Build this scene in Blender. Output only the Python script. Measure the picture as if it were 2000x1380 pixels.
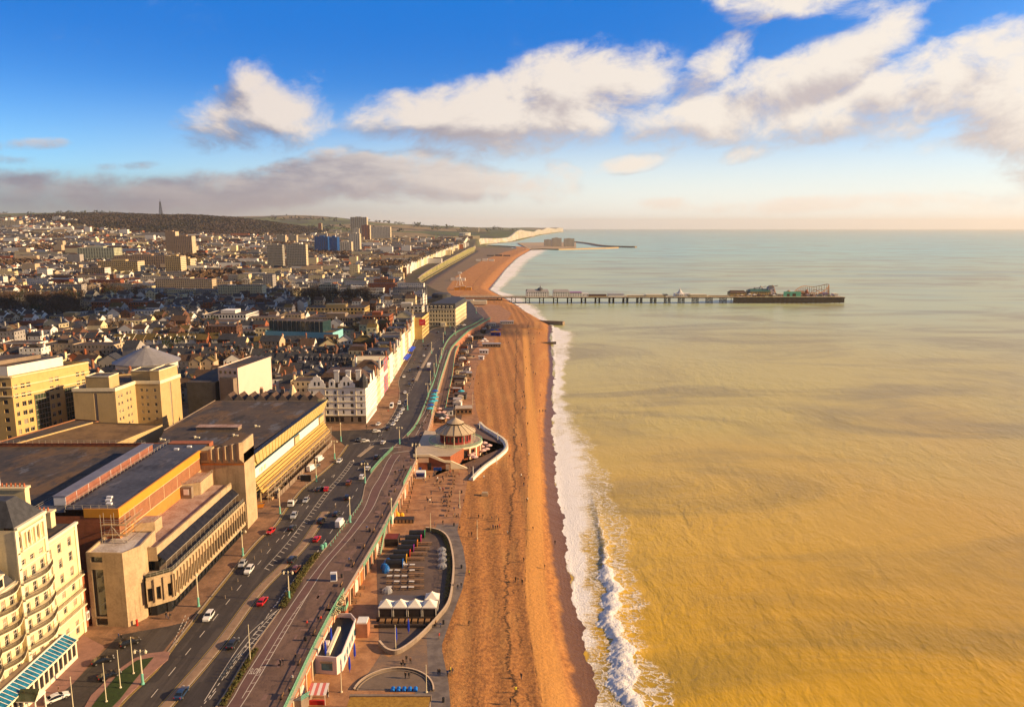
import bpy, bmesh, math, random
import numpy as np
from mathutils import Vector, Matrix
for o in list(bpy.data.objects): bpy.data.objects.remove(o)
S = bpy.context.scene; COL = S.collection
R = random.Random(7)
rad = math.radians
# ---------------------------------------------------------------- camera, sun, sky, exposure
F, CX, CY, CAMZ = 1490.0, 1000.0, 690.0, 110.0
PITCH = math.atan(247 / 1490.0)
cam = bpy.data.cameras.new('camera'); camo = bpy.data.objects.new('camera', cam); COL.objects.link(camo)
camo.location = (0, 0, CAMZ); camo.rotation_euler = (math.pi/2 - PITCH, 0, 0)
cam.sensor_width = 36; cam.lens = 36 * F / 2000; cam.clip_start = 1; cam.clip_end = 200000
S.camera = camo
S.view_settings.view_transform = 'Standard'; S.view_settings.look = 'None'
S.view_settings.exposure = 0.92; S.view_settings.gamma = 1; S.view_settings.use_curve_mapping = False
SUN_EL, SUN_AZ = rad(20), rad(95)         # azimuth measured from +Y towards +X
sd = Vector((math.sin(SUN_AZ)*math.cos(SUN_EL), math.cos(SUN_AZ)*math.cos(SUN_EL), math.sin(SUN_EL)))
sl = bpy.data.lights.new('sun', 'SUN'); sl.energy = 5.0; sl.angle = rad(0.6); sl.color = (1.0, 0.66, 0.33)
so = bpy.data.objects.new('sun', sl); COL.objects.link(so); so.rotation_euler = sd.to_track_quat('Z', 'Y').to_euler()
so.location = (600, 20, 400)

class NT:
    """tiny node-tree writer"""
    def __init__(s, tree): s.t = tree; s.n = tree.nodes; s.l = tree.links
    def put(s, sock, v):
        if isinstance(v, bpy.types.NodeSocket): s.l.new(v, sock)
        elif isinstance(v, (tuple, list)):
            v = tuple(v)
            if len(sock.default_value) == 4 and len(v) == 3: v = v + (1,)
            sock.default_value = v
        elif v is not None: sock.default_value = v
    def m(s, op, a, b=None, c=None, clamp=False):
        n = s.n.new('ShaderNodeMath'); n.operation = op; n.use_clamp = clamp
        s.put(n.inputs[0], a)
        if b is not None: s.put(n.inputs[1], b)
        if c is not None: s.put(n.inputs[2], c)
        return n.outputs[0]
    def add(s, a, b): return s.m('ADD', a, b)
    def mul(s, a, b): return s.m('MULTIPLY', a, b)
    def sub(s, a, b): return s.m('SUBTRACT', a, b)
    def v(s, op, a, b=None, k=None):
        n = s.n.new('ShaderNodeVectorMath'); n.operation = op; s.put(n.inputs[0], a)
        if b is not None: s.put(n.inputs[1], b)
        if k is not None: s.put(n.inputs['Scale'], k)
        return n.outputs[0]
    def ss(s, x, lo, hi, a=0.0, b=1.0):
        n = s.n.new('ShaderNodeMapRange'); n.interpolation_type = 'SMOOTHSTEP'
        s.put(n.inputs[0], x); s.put(n.inputs[1], lo); s.put(n.inputs[2], hi); s.put(n.inputs[3], a); s.put(n.inputs[4], b)
        return n.outputs[0]
    def mix(s, f, a, b, mode='MIX'):
        n = s.n.new('ShaderNodeMix'); n.data_type = 'RGBA'; n.blend_type = mode
        s.put(n.inputs[0], f); s.put(n.inputs[6], a); s.put(n.inputs[7], b); return n.outputs[2]
    def noise(s, vec, scale, detail=3, rough=0.55, dist=0.0):
        n = s.n.new('ShaderNodeTexNoise'); s.put(n.inputs['Vector'], vec); s.put(n.inputs['Scale'], scale)
        s.put(n.inputs['Detail'], detail); s.put(n.inputs['Roughness'], rough); s.put(n.inputs['Distortion'], dist)
        return n.outputs[0]
    def sep(s, v):
        n = s.n.new('ShaderNodeSeparateXYZ'); s.put(n.inputs[0], v); return n.outputs
    def comb(s, x, y, z):
        n = s.n.new('ShaderNodeCombineXYZ'); s.put(n.inputs[0], x); s.put(n.inputs[1], y); s.put(n.inputs[2], z); return n.outputs[0]
    def pos(s): return s.n.new('ShaderNodeNewGeometry').outputs['Position']
    def obj(s): return s.n.new('ShaderNodeTexCoord').outputs['Object']
    def attr(s, name):
        n = s.n.new('ShaderNodeAttribute'); n.attribute_name = name; return n.outputs['Fac']
    def bump(s, h, strength=0.5, dist=0.1):
        n = s.n.new('ShaderNodeBump'); s.put(n.inputs['Height'], h); s.put(n.inputs['Strength'], strength)
        s.put(n.inputs['Distance'], dist); return n.outputs[0]

def ray(px, py):
    dx = (px-CX)/F; dy = -(py-CY)/F; c, s = math.cos(PITCH), math.sin(PITCH)
    return (dx, c + dy*s, -s + dy*c)
def P(px, py, z=10.0):                     # photograph pixel -> ground point at height z
    d = ray(px, py); t = (z-CAMZ)/d[2]; return (d[0]*t, d[1]*t)
def ZY(px, py, Y):                         # photograph pixel -> (x, z) at distance Y
    d = ray(px, py); t = Y/d[1]; return (d[0]*t, CAMZ + d[2]*t)
def az_el(px, py):
    d = ray(px, py); return (math.atan2(d[0], d[1]), math.atan2(d[2], math.hypot(d[0], d[1])))

# ---------------------------------------------------------------- world: Nishita sky and clouds placed by direction
W = bpy.data.worlds.new('World'); S.world = W; W.use_nodes = True
wt = W.node_tree; wt.nodes.clear(); n = NT(wt)
sky = wt.nodes.new('ShaderNodeTexSky'); sky.sky_type = 'NISHITA'; sky.sun_disc = False
sky.sun_elevation = SUN_EL; sky.sun_rotation = SUN_AZ; sky.altitude = 100; sky.air_density = 1.0; sky.dust_density = 0.6; sky.ozone_density = 3.0
hs = wt.nodes.new('ShaderNodeHueSaturation'); hs.inputs['Saturation'].default_value = 1.35; n.put(hs.inputs['Color'], sky.outputs[0])
D = wt.nodes.new('ShaderNodeTexCoord').outputs['Generated']
dx, dy, dz = n.sep(D)
AZ = n.m('ARCTAN2', dx, dy); EL = n.m('ARCSINE', n.m('MINIMUM', n.m('MAXIMUM', dz, -1.0), 1.0))
# base gradient: a deeper blue high up in the north-east, a milky band along the sea horizon
skyc = n.mix(1.0, hs.outputs[0], (0.62, 0.92, 1.25, 1), 'MULTIPLY')
deep = n.mul(n.ss(EL, rad(2), rad(15)), n.ss(AZ, rad(48), rad(2)))
skyc = n.mix(n.mul(deep, 0.92), skyc, (0.01, 1.2, 4.4, 1))
front = n.ss(n.m('ABSOLUTE', AZ), rad(100), rad(60))
low = n.mul(n.ss(EL, rad(10), rad(0.2)), n.ss(AZ, rad(-42), rad(10)))
skyc = n.mix(n.mul(low, 0.86), skyc, (6.9, 6.9, 6.35, 1))
def blob_field(az, el, seed_off):
    """fluffy coverage: a chain of soft ellipses broken up by noise"""
    q = n.comb(n.mul(az, 1.0), n.mul(el, 1.7), 0.0)
    q = n.v('ADD', q, seed_off)
    w1 = n.noise(q, 5.0, 7, 0.62, 0.35)
    w2 = n.noise(n.comb(n.add(n.mul(az, 0.95), n.mul(el, 0.35)), n.add(n.mul(el, 1.5), n.mul(az, -0.35)), 2.0), 16.0, 7, 0.66, 0.35)
    acc = None
    BL = [  # px, py, rx, ry, tilt(deg), gain
     (500,235,112,52,8,1.15),(503,168,42,45,0,1.0),(600,195,60,45,30,.75),
     (810,225,120,42,5,.95),(960,215,150,62,8,1.1),(1130,190,150,78,12,1.15),(1240,185,90,60,0,1.0),(1000,280,120,35,10,.9),
     (1370,225,150,48,5,1.1),(1390,130,75,30,35,.9),(1500,170,110,45,22,1.05),(1620,130,120,45,30,1.05),(1730,70,85,38,40,1.0),
     (1600,235,130,45,0,1.0),(1760,170,110,45,25,1.0),(1880,140,110,55,20,1.05),(1990,200,90,110,20,1.05),(1760,250,80,26,20,.8),(1930,275,90,24,5,.9),
     (1240,318,75,17,8,.95),(1320,290,40,14,35,.8),(1465,298,50,15,12,.8),
     (1560,5,170,28,-8,.95),(1480,25,50,22,0,.7),
     (60,372,170,30,-4,1.05),(260,385,200,34,0,1.1),(480,368,180,34,4,1.15),(660,345,150,36,6,1.15),(840,350,170,40,-3,1.15),(1010,365,120,30,-4,.95),
     (850,305,90,18,0,.8),(640,300,50,13,12,.7),(1090,330,50,25,-20,.7),
     (38,282,60,10,6,.75),(10,312,40,10,0,.7),(250,325,55,8,4,.6),
     (1292,398,48,13,0,.85),(1560,400,220,14,2,.8),(1890,395,160,16,0,.7)]
    for (px, py, rx, ry, tilt, gain) in BL:
        a0, e0 = az_el(px, py)
        k = F  # px per radian, roughly
        sa, sb = math.sin(rad(tilt)), math.cos(rad(tilt))
        da = n.sub(az, a0); de = n.sub(el, e0)
        u = n.add(n.mul(da, sb*k/rx), n.mul(de, sa*k/rx)); w = n.add(n.mul(de, sb*k/ry), n.mul(da, -sa*k/ry))
        g = n.m('MULTIPLY', n.m('SUBTRACT', 1.0, n.mul(n.add(n.mul(u, u), n.mul(w, w)), 0.42), clamp=True), gain)
        acc = g if acc is None else n.m('SMOOTH_MAX', acc, g, 0.25)
    gate = n.ss(acc, 0.0, 0.4); base = n.add(acc, n.mul(n.mul(n.sub(w1, 0.5), 1.9), gate))
    return n.add(base, n.mul(n.mul(n.sub(w2, 0.5), 1.5), gate)), base
f0, g0 = blob_field(AZ, EL, (3.1, 1.7, 0.0))
f1, g1 = blob_field(n.sub(AZ, rad(-1.2)), n.sub(EL, rad(-1.3)), (3.1 , 1.7 , 0.0))
cover = n.ss(f0, 0.30, 1.02)
lit = n.ss(n.add(n.sub(g0, n.mul(g1, 0.95)), n.mul(n.sub(f0, g0), 0.30)), -0.26, 0.24)
low_bank = n.mul(n.ss(EL, rad(6.2), rad(4.4)), n.ss(AZ, rad(8), rad(-16)))
lit = n.mul(lit, n.sub(1.0, n.mul(n.mul(low_bank, n.ss(n.noise(n.comb(n.mul(AZ, 1.0), n.mul(EL, 3.5), 0.0), 12.0, 5, 0.6), 0.35, 0.65, 1.0, 0.55)), 0.92)))
shadecol = n.mix(n.ss(AZ, rad(-20), rad(10)), (1.5, 1.45, 1.95, 1), (3.9, 3.35, 3.2, 1))
litcol = n.mix(n.ss(AZ, rad(-35), rad(30)), (5.5, 4.75, 4.2, 1), (6.3, 5.65, 4.85, 1))
ccol = n.mix(lit, shadecol, litcol)
skyc = n.mix(n.mul(cover, 0.95), skyc, ccol)
# grey-mauve murk under the bank over the land
murk = n.mul(n.mul(n.ss(EL, rad(4.2), rad(1.2)), n.ss(AZ, rad(12), rad(-20))), 0.72)
skyc = n.mix(murk, skyc, n.mix(n.ss(AZ, rad(-34), rad(4)), (1.6, 1.5, 1.8, 1), (5.2, 4.3, 3.8, 1)))
# unseen sky overhead and behind the camera: grey cover added to control fill light
back = n.m('MAXIMUM', n.ss(n.m('ABSOLUTE', AZ), rad(62), rad(100)), n.ss(EL, rad(30), rad(48)))
bn = n.noise(D, 2.2, 5, 0.6)
skyc = n.mix(n.mul(back, 0.92), skyc, n.mix(bn, (0.65, 0.78, 1.2, 1), (1.3, 1.42, 1.8, 1)))
bg = wt.nodes.new('ShaderNodeBackground'); n.put(bg.inputs[0], skyc); bg.inputs[1].default_value = 0.085
wo = wt.nodes.new('ShaderNodeOutputWorld'); wt.links.new(bg.outputs[0], wo.inputs[0])
W.cycles.sampling_method = 'MANUAL'; W.cycles.sample_map_resolution = 512

# ---------------------------------------------------------------- mesh and object helpers
def link(o, parent=None):
    COL.objects.link(o)
    if parent is not None: o.parent = parent
    return o
def tag(o, label=None, cat=None, group=None, kind=None):
    if label: o['label'] = label
    if cat: o['category'] = cat
    if group: o['group'] = group
    if kind: o['kind'] = kind
    return o
def empty(name, loc=(0, 0, 0), rz=0.0, parent=None):
    o = bpy.data.objects.new(name, None); o.location = loc; o.rotation_euler = (0, 0, rz); o.empty_display_size = 1
    return link(o, parent)
class MB:
    def __init__(s): s.v = []; s.f = []; s.mi = []
    def quad(s, a, b, c, d, m=0):
        k = len(s.v); s.v += [a, b, c, d]; s.f.append((k, k+1, k+2, k+3)); s.mi.append(m)
    def poly(s, pts, m=0):
        k = len(s.v); s.v += list(pts); s.f.append(tuple(range(k, k+len(pts)))); s.mi.append(m)
    def box(s, x0, x1, y0, y1, z0, z1, m=0, top=None, M=None, bottom=True):
        c = [(x0,y0,z0),(x1,y0,z0),(x1,y1,z0),(x0,y1,z0),(x0,y0,z1),(x1,y0,z1),(x1,y1,z1),(x0,y1,z1)]
        if M is not None: c = [tuple(M @ Vector(p)) for p in c]
        k = len(s.v); s.v += c
        fs = [(0,1,5,4),(1,2,6,5),(2,3,7,6),(3,0,4,7),(4,5,6,7)] + ([(3,2,1,0)] if bottom else [])
        for i, f in enumerate(fs): s.f.append(tuple(k+j for j in f)); s.mi.append(top if (i == 4 and top is not None) else m)
    def prism(s, pts, z0, z1, m=0, top=None, bottom=False):
        """pts counter-clockwise seen from above; z1 may be a list"""
        N = len(pts); k = len(s.v)
        zt = z1 if isinstance(z1, (list, tuple)) else [z1]*N
        s.v += [(p[0], p[1], z0) for p in pts] + [(p[0], p[1], zt[i]) for i, p in enumerate(pts)]
        for i in range(N):
            j = (i+1) % N; s.f.append((k+i, k+j, k+N+j, k+N+i)); s.mi.append(m)
        s.f.append(tuple(k+N+i for i in range(N))); s.mi.append(m if top is None else top)
        if bottom: s.f.append(tuple(k+i for i in reversed(range(N)))); s.mi.append(m)
    def tube(s, a, b, r0, r1=None, n=8, m=0, caps=True):
        r1 = r0 if r1 is None else r1
        a = Vector(a); b = Vector(b); d = (b-a)
        if d.length < 1e-6: return
        q = d.to_track_quat('Z', 'Y'); k = len(s.v)
        for i in range(n):
            t = 2*math.pi*i/n; w = q @ Vector((math.cos(t), math.sin(t), 0))
            s.v.append(tuple(a + w*r0)); s.v.append(tuple(b + w*r1))
        for i in range(n):
            j = (i+1) % n; s.f.append((k+2*i, k+2*j, k+2*j+1, k+2*i+1)); s.mi.append(m)
        if caps:
            s.f.append(tuple(k+2*i+1 for i in range(n))); s.mi.append(m)
            s.f.append(tuple(k+2*i for i in reversed(range(n)))); s.mi.append(m)
    def lathe(s, c, prof, n=12, m=0, a0=0.0, a1=2*math.pi):
        """prof: (radius, z) list"""
        full = abs(a1-a0-2*math.pi) < 1e-6; N = n if full else n+1; k = len(s.v)
        for (r, z) in prof:
            for i in range(N):
                t = a0+(a1-a0)*i/n; s.v.append((c[0]+r*math.cos(t), c[1]+r*math.sin(t), c[2]+z))
        for j in range(len(prof)-1):
            for i in range(n):
                i2 = (i+1) % N; s.f.append((k+j*N+i, k+j*N+i2, k+(j+1)*N+i2, k+(j+1)*N+i)); s.mi.append(m)
    def ball(s, c, r, m=0, seg=8, ring=5, sz=1.0):
        s.lathe(c, [(max(1e-3, r*math.sin(math.pi*i/ring)), -r*sz*math.cos(math.pi*i/ring)) for i in range(ring+1)], seg, m)
    def strip(s, pts, w, z, m=0):
        """flat ribbon along a polyline (x,y)"""
        L, Rr = offs(pts, w/2), offs(pts, -w/2)
        zz = z if callable(z) else (lambda i: z)
        for i in range(len(pts)-1):
            s.quad((Rr[i][0],Rr[i][1],zz(i)), (Rr[i+1][0],Rr[i+1][1],zz(i+1)), (L[i+1][0],L[i+1][1],zz(i+1)), (L[i][0],L[i][1],zz(i)), m)
    def wallstrip(s, pts, th, z0, z1, m=0, top=None, closed=False):
        """solid wall of thickness th along polyline"""
        L, Rr = offs(pts, th/2), offs(pts, -th/2); N = len(pts)
        f0 = z0 if callable(z0) else (lambda i: z0); f1 = z1 if callable(z1) else (lambda i: z1)
        for i in range(N-1):
            a0, a1, b0, b1 = Rr[i], Rr[i+1], L[i], L[i+1]
            s.quad((*a0, f0(i)), (*a1, f0(i+1)), (*a1, f1(i+1)), (*a0, f1(i)), m)
            s.quad((*b1, f0(i+1)), (*b0, f0(i)), (*b0, f1(i)), (*b1, f1(i+1)), m)
            s.quad((*a0, f1(i)), (*a1, f1(i+1)), (*b1, f1(i+1)), (*b0, f1(i)), m if top is None else top)
        for (i, fl) in ((0, 0), (N-1, 1)):
            q = [(*Rr[i], f0(i)), (*Rr[i], f1(i)), (*L[i], f1(i)), (*L[i], f0(i))]
            if fl: q.reverse()
            s.poly(q, m)
    def mesh(s, name, mats, smooth=False):
        me = bpy.data.meshes.new(name); me.from_pydata(s.v, [], s.f)
        for m in (mats if isinstance(mats, (list, tuple)) else [mats]): me.materials.append(m)
        me.polygons.foreach_set('material_index', s.mi)
        if smooth: me.polygons.foreach_set('use_smooth', [True]*len(s.f))
        me.update(); return me
    def build(s, name, mats, parent=None, smooth=False, loc=None, rz=0.0):
        o = bpy.data.objects.new(name, s.mesh(name, mats, smooth)); link(o, parent)
        if loc is not None: o.location = loc
        o.rotation_euler[2] = rz
        return o
def offs(pts, d):
    """offset a polyline sideways (left is positive)"""
    out = []; N = len(pts)
    for i in range(N):
        a = Vector(pts[max(i-1, 0)][:2]); b = Vector(pts[min(i+1, N-1)][:2]); t = (b-a)
        if t.length < 1e-9: t = Vector((0, 1))
        t.normalize(); nn = Vector((-t.y, t.x))
        out.append((pts[i][0]+nn.x*d, pts[i][1]+nn.y*d))
    return out
def smooth_line(pts, n=6):
    """Catmull-Rom through 2D points"""
    out = []; N = len(pts)
    for i in range(N-1):
        p0, p1, p2, p3 = pts[max(i-1,0)], pts[i], pts[i+1], pts[min(i+2,N-1)]
        for k in range(n):
            t = k/n
            out.append(tuple(0.5*((2*p1[j]) + (-p0[j]+p2[j])*t + (2*p0[j]-5*p1[j]+4*p2[j]-p3[j])*t*t + (-p0[j]+3*p1[j]-3*p2[j]+p3[j])*t**3) for j in range(2)))
    out.append(tuple(pts[-1][:2])); return out
def along(pts, step, start=0.0):
    """points every step metres with heading angle (angle of travel, from +X)"""
    out = []; acc = start
    for i in range(len(pts)-1):
        a = Vector(pts[i][:2]); b = Vector(pts[i+1][:2]); L = (b-a).length
        if L < 1e-6: continue
        while acc <= L:
            p = a.lerp(b, acc/L); out.append((p.x, p.y, math.atan2(b.y-a.y, b.x-a.x))); acc += step
        acc -= L
    return out
def dup(o, loc=None, rz=None, label=None, parent=None, scale=None):
    """copy a thing with its parts and sub-parts"""
    c = o.copy(); COL.objects.link(c)
    if parent is not None: c.parent = parent
    if loc is not None: c.location = loc
    if rz is not None: c.rotation_euler[2] = rz
    if scale is not None: c.scale = scale
    if label: c['label'] = label
    for ch in o.children: dup(ch, parent=c)
    return c

# ---------------------------------------------------------------- materials
MATS = {}
def mat(name, col, rough=0.8, var=0.15, scale=0.6, bump=0.0, bscale=None, metal=0.0, col2=None, spec=0.3, stain=0.0, rows=None, emis=None, alpha=None, perobj=0.0):
    """procedural surface: base colour broken by two noises, optional course lines and streaks"""
    if name in MATS: return MATS[name]
    m = bpy.data.materials.new(name); m.use_nodes = True; MATS[name] = m
    t = m.node_tree; t.nodes.clear(); q = NT(t)
    out = t.nodes.new('ShaderNodeOutputMaterial'); b = t.nodes.new('ShaderNodeBsdfPrincipled'); t.links.new(b.outputs[0], out.inputs[0])
    p = q.obj()
    c2 = col2 or tuple(max(0, x*(1-var*2)) for x in col)
    f = q.add(q.mul(q.noise(p, scale, 4, 0.6), 0.6), q.mul(q.noise(p, scale*7.3, 3, 0.6), 0.4))
    c = q.mix(q.ss(f, 0.34, 0.62), c2, col)
    if stain:
        x, y, z = q.sep(p)
        st = q.noise(q.comb(q.mul(x, 1.3), q.mul(y, 1.3), q.mul(z, 0.12)), 0.9, 4, 0.7)
        c = q.mix(q.mul(q.ss(st, 0.52, 0.72), stain), c, tuple(x*0.35 for x in col))
    if rows:
        x, y, z = q.sep(p)
        fr = q.m('FRACT', q.m('DIVIDE', z, rows)); c = q.mix(q.mul(q.m('LESS_THAN', fr, 0.12), 0.35), c, tuple(x*0.5 for x in col))
    if perobj:
        oi = t.nodes.new('ShaderNodeObjectInfo').outputs['Random']
        c = q.mix(q.mul(oi, perobj), c, tuple(x*0.45 for x in col))
    q.put(b.inputs['Base Color'], c); b.inputs['Roughness'].default_value = rough; b.inputs['Metallic'].default_value = metal
    b.inputs['Specular IOR Level'].default_value = spec
    if bump: q.put(b.inputs['Normal'], q.bump(q.noise(p, bscale or scale*12, 3, 0.7), bump, 0.15))
    if emis: q.put(b.inputs['Emission Color'], emis[0]); b.inputs['Emission Strength'].default_value = emis[1]
    if alpha is not None: b.inputs['Alpha'].default_value = alpha
    return m
def glassmat(name, col=(0.02,0.025,0.03), rough=0.08, spec=0.8):
    if name in MATS: return MATS[name]
    m = mat(name, col, rough, 0.35, 0.9, spec=spec); return m
# ================================================================ THE GROUND, BEACH AND SEA
def ix(tbl):                       # piecewise function x(y) from world points
    t = sorted((p[1], p[0]) for p in tbl); ys = [a for a, b in t]; xs = [b for a, b in t]
    return lambda y: np.interp(y, ys, xs)
WPX = [(1175,1440),(1162,1380),(1152,1338),(1136,1276),(1126,1223),(1118,1165),(1107,1106),(1095,1038),(1087,979),(1081,930),(1077,850),(1079,780),(1084,720),(1078,660),(1079,637),(1025,610),(1012,597),(985,580),(958,566),(990,525),(1010,505),(1040,487)]
water_pts = [P(*w, 0) for w in WPX] + [(60, 4200), (-150, 4550), (-120, 5000), (10, 5640), (200, 8000), (440, 10900), (900, 15000), (1250, 18000), (1250, 60000)]
wx = ix([(19.6, 100)] + water_pts)
TOPPX = [(878,1440),(880,1380),(876,1330),(862,1262),(880,1210),(903,1150),(911,1110),(905,1070),(893,1035),(905,985),(915,930),(975,893),(990,875),(978,855),(940,835),(930,800),(925,760),(932,715),(955,690),(968,660),(985,632),(1000,612),(975,596),(925,592),(880,578),(872,565),(890,540),(940,510),(985,492),(1010,486)]
top_pts = [P(*w, 5) for w in TOPPX]
tx = ix([(-14, 100)] + top_pts + [(20, 4200), (-170, 4550), (-140, 5000), (-10, 5640), (180, 8000), (420, 10900), (880, 15000), (1230, 18000), (1230, 60000)])
CRPX = [(1058,1380),(1038,1256),(1025,1158),(1028,1011),(1031,930),(1026,800),(1024,745),(1020,650)]
cr_raw = ix([P(*w, 4.5) for w in CRPX])
def crx(y):
    c = cr_raw(y); a, b = tx(y), wx(y)
    return np.where(y < 800, np.minimum(np.maximum(c, a+2), b-4), a+(b-a)*0.62)
RAIL = [P(*w, 10) for w in [(545,1410),(560,1380),(645,1204),(749,1024),(815,890),(838,828),(855,761),(866,724),(879,686),(889,672),(914,648),(932,637),(958,622)]]
RAIL = [(-48.2, 60), (-48.0, 120)] + RAIL
RAIL_END = RAIL[-1]
rx_near = ix(RAIL + [(-62, 960), (-70, 1080), (-118, 1200), (-175, 1400)])
cliffw = ix([P(822,546,10), P(941,486,10)])
def railx(y):
    return float(rx_near(y)) if y < 1400 else float(np.interp(y, [1400, 1500, 2100, 3300, 4000, 4700, 5000, 5640, 8000, 10900, 15000, 18000, 60000], [-175, -178, -175, -165, -190, -205, -160, -30, 160, 400, 860, 1210, 1210]))
def sm(a, b, x):
    t = np.clip((x-a)/(b-a), 0, 1); return t*t*(3-2*t)
def T(x, y):
    """height of the land"""
    x = np.asarray(x, float); y = np.asarray(y, float)
    r = np.clip(-x/np.maximum(y, 1), -0.2, 0.95)
    left = np.interp(y, [0, 900, 1500, 2200, 3000, 4000, 5000, 6500, 9000, 14000, 60000], [10, 10, 14, 26, 58, 112, 165, 232, 265, 250, 250])
    mid = np.interp(y, [0, 1100, 2000, 3000, 4500, 6500, 9000, 14000, 60000], [10, 10, 16, 26, 52, 98, 150, 175, 175])
    rgt = np.interp(y, [0, 1100, 1600, 3000, 4500, 6500, 9000, 14000, 18000, 60000], [10, 10, 22, 28, 34, 48, 64, 84, 90, 90])
    w1 = sm(0.15, 0.62, r); w2 = sm(0.0, 0.24, r)
    z = rgt*(1-w2) + (mid*(1-w1)+left*w1)*w2
    # wooded ridge with the mast
    for (px, D, hh, sx, sy) in [(300, 4300, 34, 620, 700), (120, 4600, 22, 600, 650), (430, 4300, 34, 420, 650), (560, 4600, 28, 420, 700), (820, 6900, 40, 900, 900), (620, 8200, 60, 900, 900)]:
        cx = (px-1000)/F*D*1.0; z = z + hh*np.exp(-((x-cx)/sx)**2-((y-D)/sy)**2)
    k = sm(1500, 4200, y)
    z = z + k*(7*np.sin(x/310+y/520)+5*np.sin(x/170-y/260+1.3)+9*np.sin(y/900+x/1400))
    return z
def grid_obj(name, X, Y, Z, mats, attrs=None, smooth=True, flip=False):
    nr, nc = X.shape; me = bpy.data.meshes.new(name)
    V = np.stack([X, Y, Z], -1).reshape(-1, 3).astype(np.float32)
    i = np.arange(nr*nc).reshape(nr, nc)
    q = np.stack([i[:-1,:-1], i[:-1,1:], i[1:,1:], i[1:,:-1]], -1).reshape(-1, 4)
    if flip: q = q[:, ::-1]
    me.vertices.add(len(V)); me.vertices.foreach_set('co', V.ravel())
    me.loops.add(q.size); me.loops.foreach_set('vertex_index', q.ravel().astype(np.int32))
    me.polygons.add(len(q)); me.polygons.foreach_set('loop_start', np.arange(0, q.size, 4, dtype=np.int32)); me.polygons.foreach_set('loop_total', np.full(len(q), 4, np.int32))
    for m in (mats if isinstance(mats, list) else [mats]): me.materials.append(m)
    if smooth: me.polygons.foreach_set('use_smooth', np.ones(len(q), bool))
    me.update(calc_edges=True)
    for k, A in (attrs or {}).items():
        at = me.attributes.new(k, 'FLOAT', 'POINT'); at.data.foreach_set('value', A.ravel().astype(np.float32))
    return link(bpy.data.objects.new(name, me))
# ---- land sheet
def land_material():
    m = bpy.data.materials.new('land'); m.use_nodes = True; t = m.node_tree; t.nodes.clear(); q = NT(t)
    out = t.nodes.new('ShaderNodeOutputMaterial'); b = t.nodes.new('ShaderNodeBsdfPrincipled'); t.links.new(b.outputs[0], out.inputs[0])
    p = q.pos(); x, y, z = q.sep(p)
    town = q.mix(q.noise(p, 0.02, 4), (0.045, 0.04, 0.03), (0.11, 0.085, 0.06))
    town = q.mix(q.ss(q.noise(p, 0.09, 3), 0.5, 0.6), town, (0.05, 0.055, 0.02))
    near = q.mix(q.ss(q.noise(p, 0.25, 4), 0.35, 0.65), (0.18, 0.105, 0.065), (0.30, 0.175, 0.105))
    near = q.mix(q.mul(q.ss(q.noise(p, 1.9, 3), 0.48, 0.66), 0.35), near, (0.09, 0.07, 0.06))
    # pavement slab joints
    fr = q.m('MAXIMUM', q.m('GREATER_THAN', q.m('FRACT', q.mul(x, 0.8)), 0.93), q.m('GREATER_THAN', q.m('FRACT', q.mul(y, 0.8)), 0.93))
    near = q.mix(q.mul(fr, 0.25), near, (0.06, 0.05, 0.04))
    c = q.mix(q.ss(y, 500, 640), near, town)
    vor = t.nodes.new('ShaderNodeTexVoronoi'); vor.feature = 'F1'; q.put(vor.inputs['Vector'], q.comb(q.mul(x, 1.0), q.mul(y, 0.55), 0.0)); vor.inputs['Scale'].default_value = 0.0024
    cell = q.sep(vor.outputs['Color'])[0]
    field = q.mix(cell, (0.06, 0.085, 0.022), (0.17, 0.19, 0.05)); field = q.mix(q.ss(cell, 0.72, 0.8), field, (0.24, 0.18, 0.09))
    field = q.mix(q.ss(q.noise(p, 0.004, 4), 0.5, 0.62), field, (0.05, 0.045, 0.025))
    c = q.mix(q.ss(y, 3900, 5200), c, field)
    # chalk where the land breaks off
    nrm = t.nodes.new('ShaderNodeNewGeometry').outputs['Normal']; nz = q.sep(nrm)[2]
    chalk = q.mul(q.ss(nz, 0.75, 0.45), q.ss(y, 3500, 4300))
    c = q.mix(chalk, c, q.mix(q.noise(p, 0.05, 3), (0.62, 0.56, 0.47), (0.82, 0.78, 0.68)))
    q.put(b.inputs['Base Color'], c); b.inputs['Roughness'].default_value = 0.9; b.inputs['Specular IOR Level'].default_value = 0.15
    q.put(b.inputs['Normal'], q.bump(q.noise(p, 0.6, 4), 0.3, 0.3))
    return m
ys = np.concatenate([np.arange(60, 900, 12.0), np.geomspace(900, 16500, 210)])
K = 150
u = np.concatenate([np.linspace(0, 1, K)**1.0])
X = np.zeros((len(ys), K+2)); Y = np.zeros_like(X); Z = np.zeros_like(X)
for i, y in enumerate(ys):
    xr = railx(y); xl = -0.95*y-250
    X[i, :K] = xl+(xr-xl)*(1-(1-u)**1.25); Y[i] = y; Z[i, :K] = T(X[i, :K], y)
    if y < 3900: X[i, K:] = xr+0.01
    else: X[i, K:] = [xr+5, wx(y)+3]
    Z[i, K:] = [4.0, 3.0] if y < 3900 else [max(3, Z[i, K-1]*0.16), -2]
tag(grid_obj('ground', X, Y, Z, land_material(), smooth=True), kind='structure')
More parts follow.
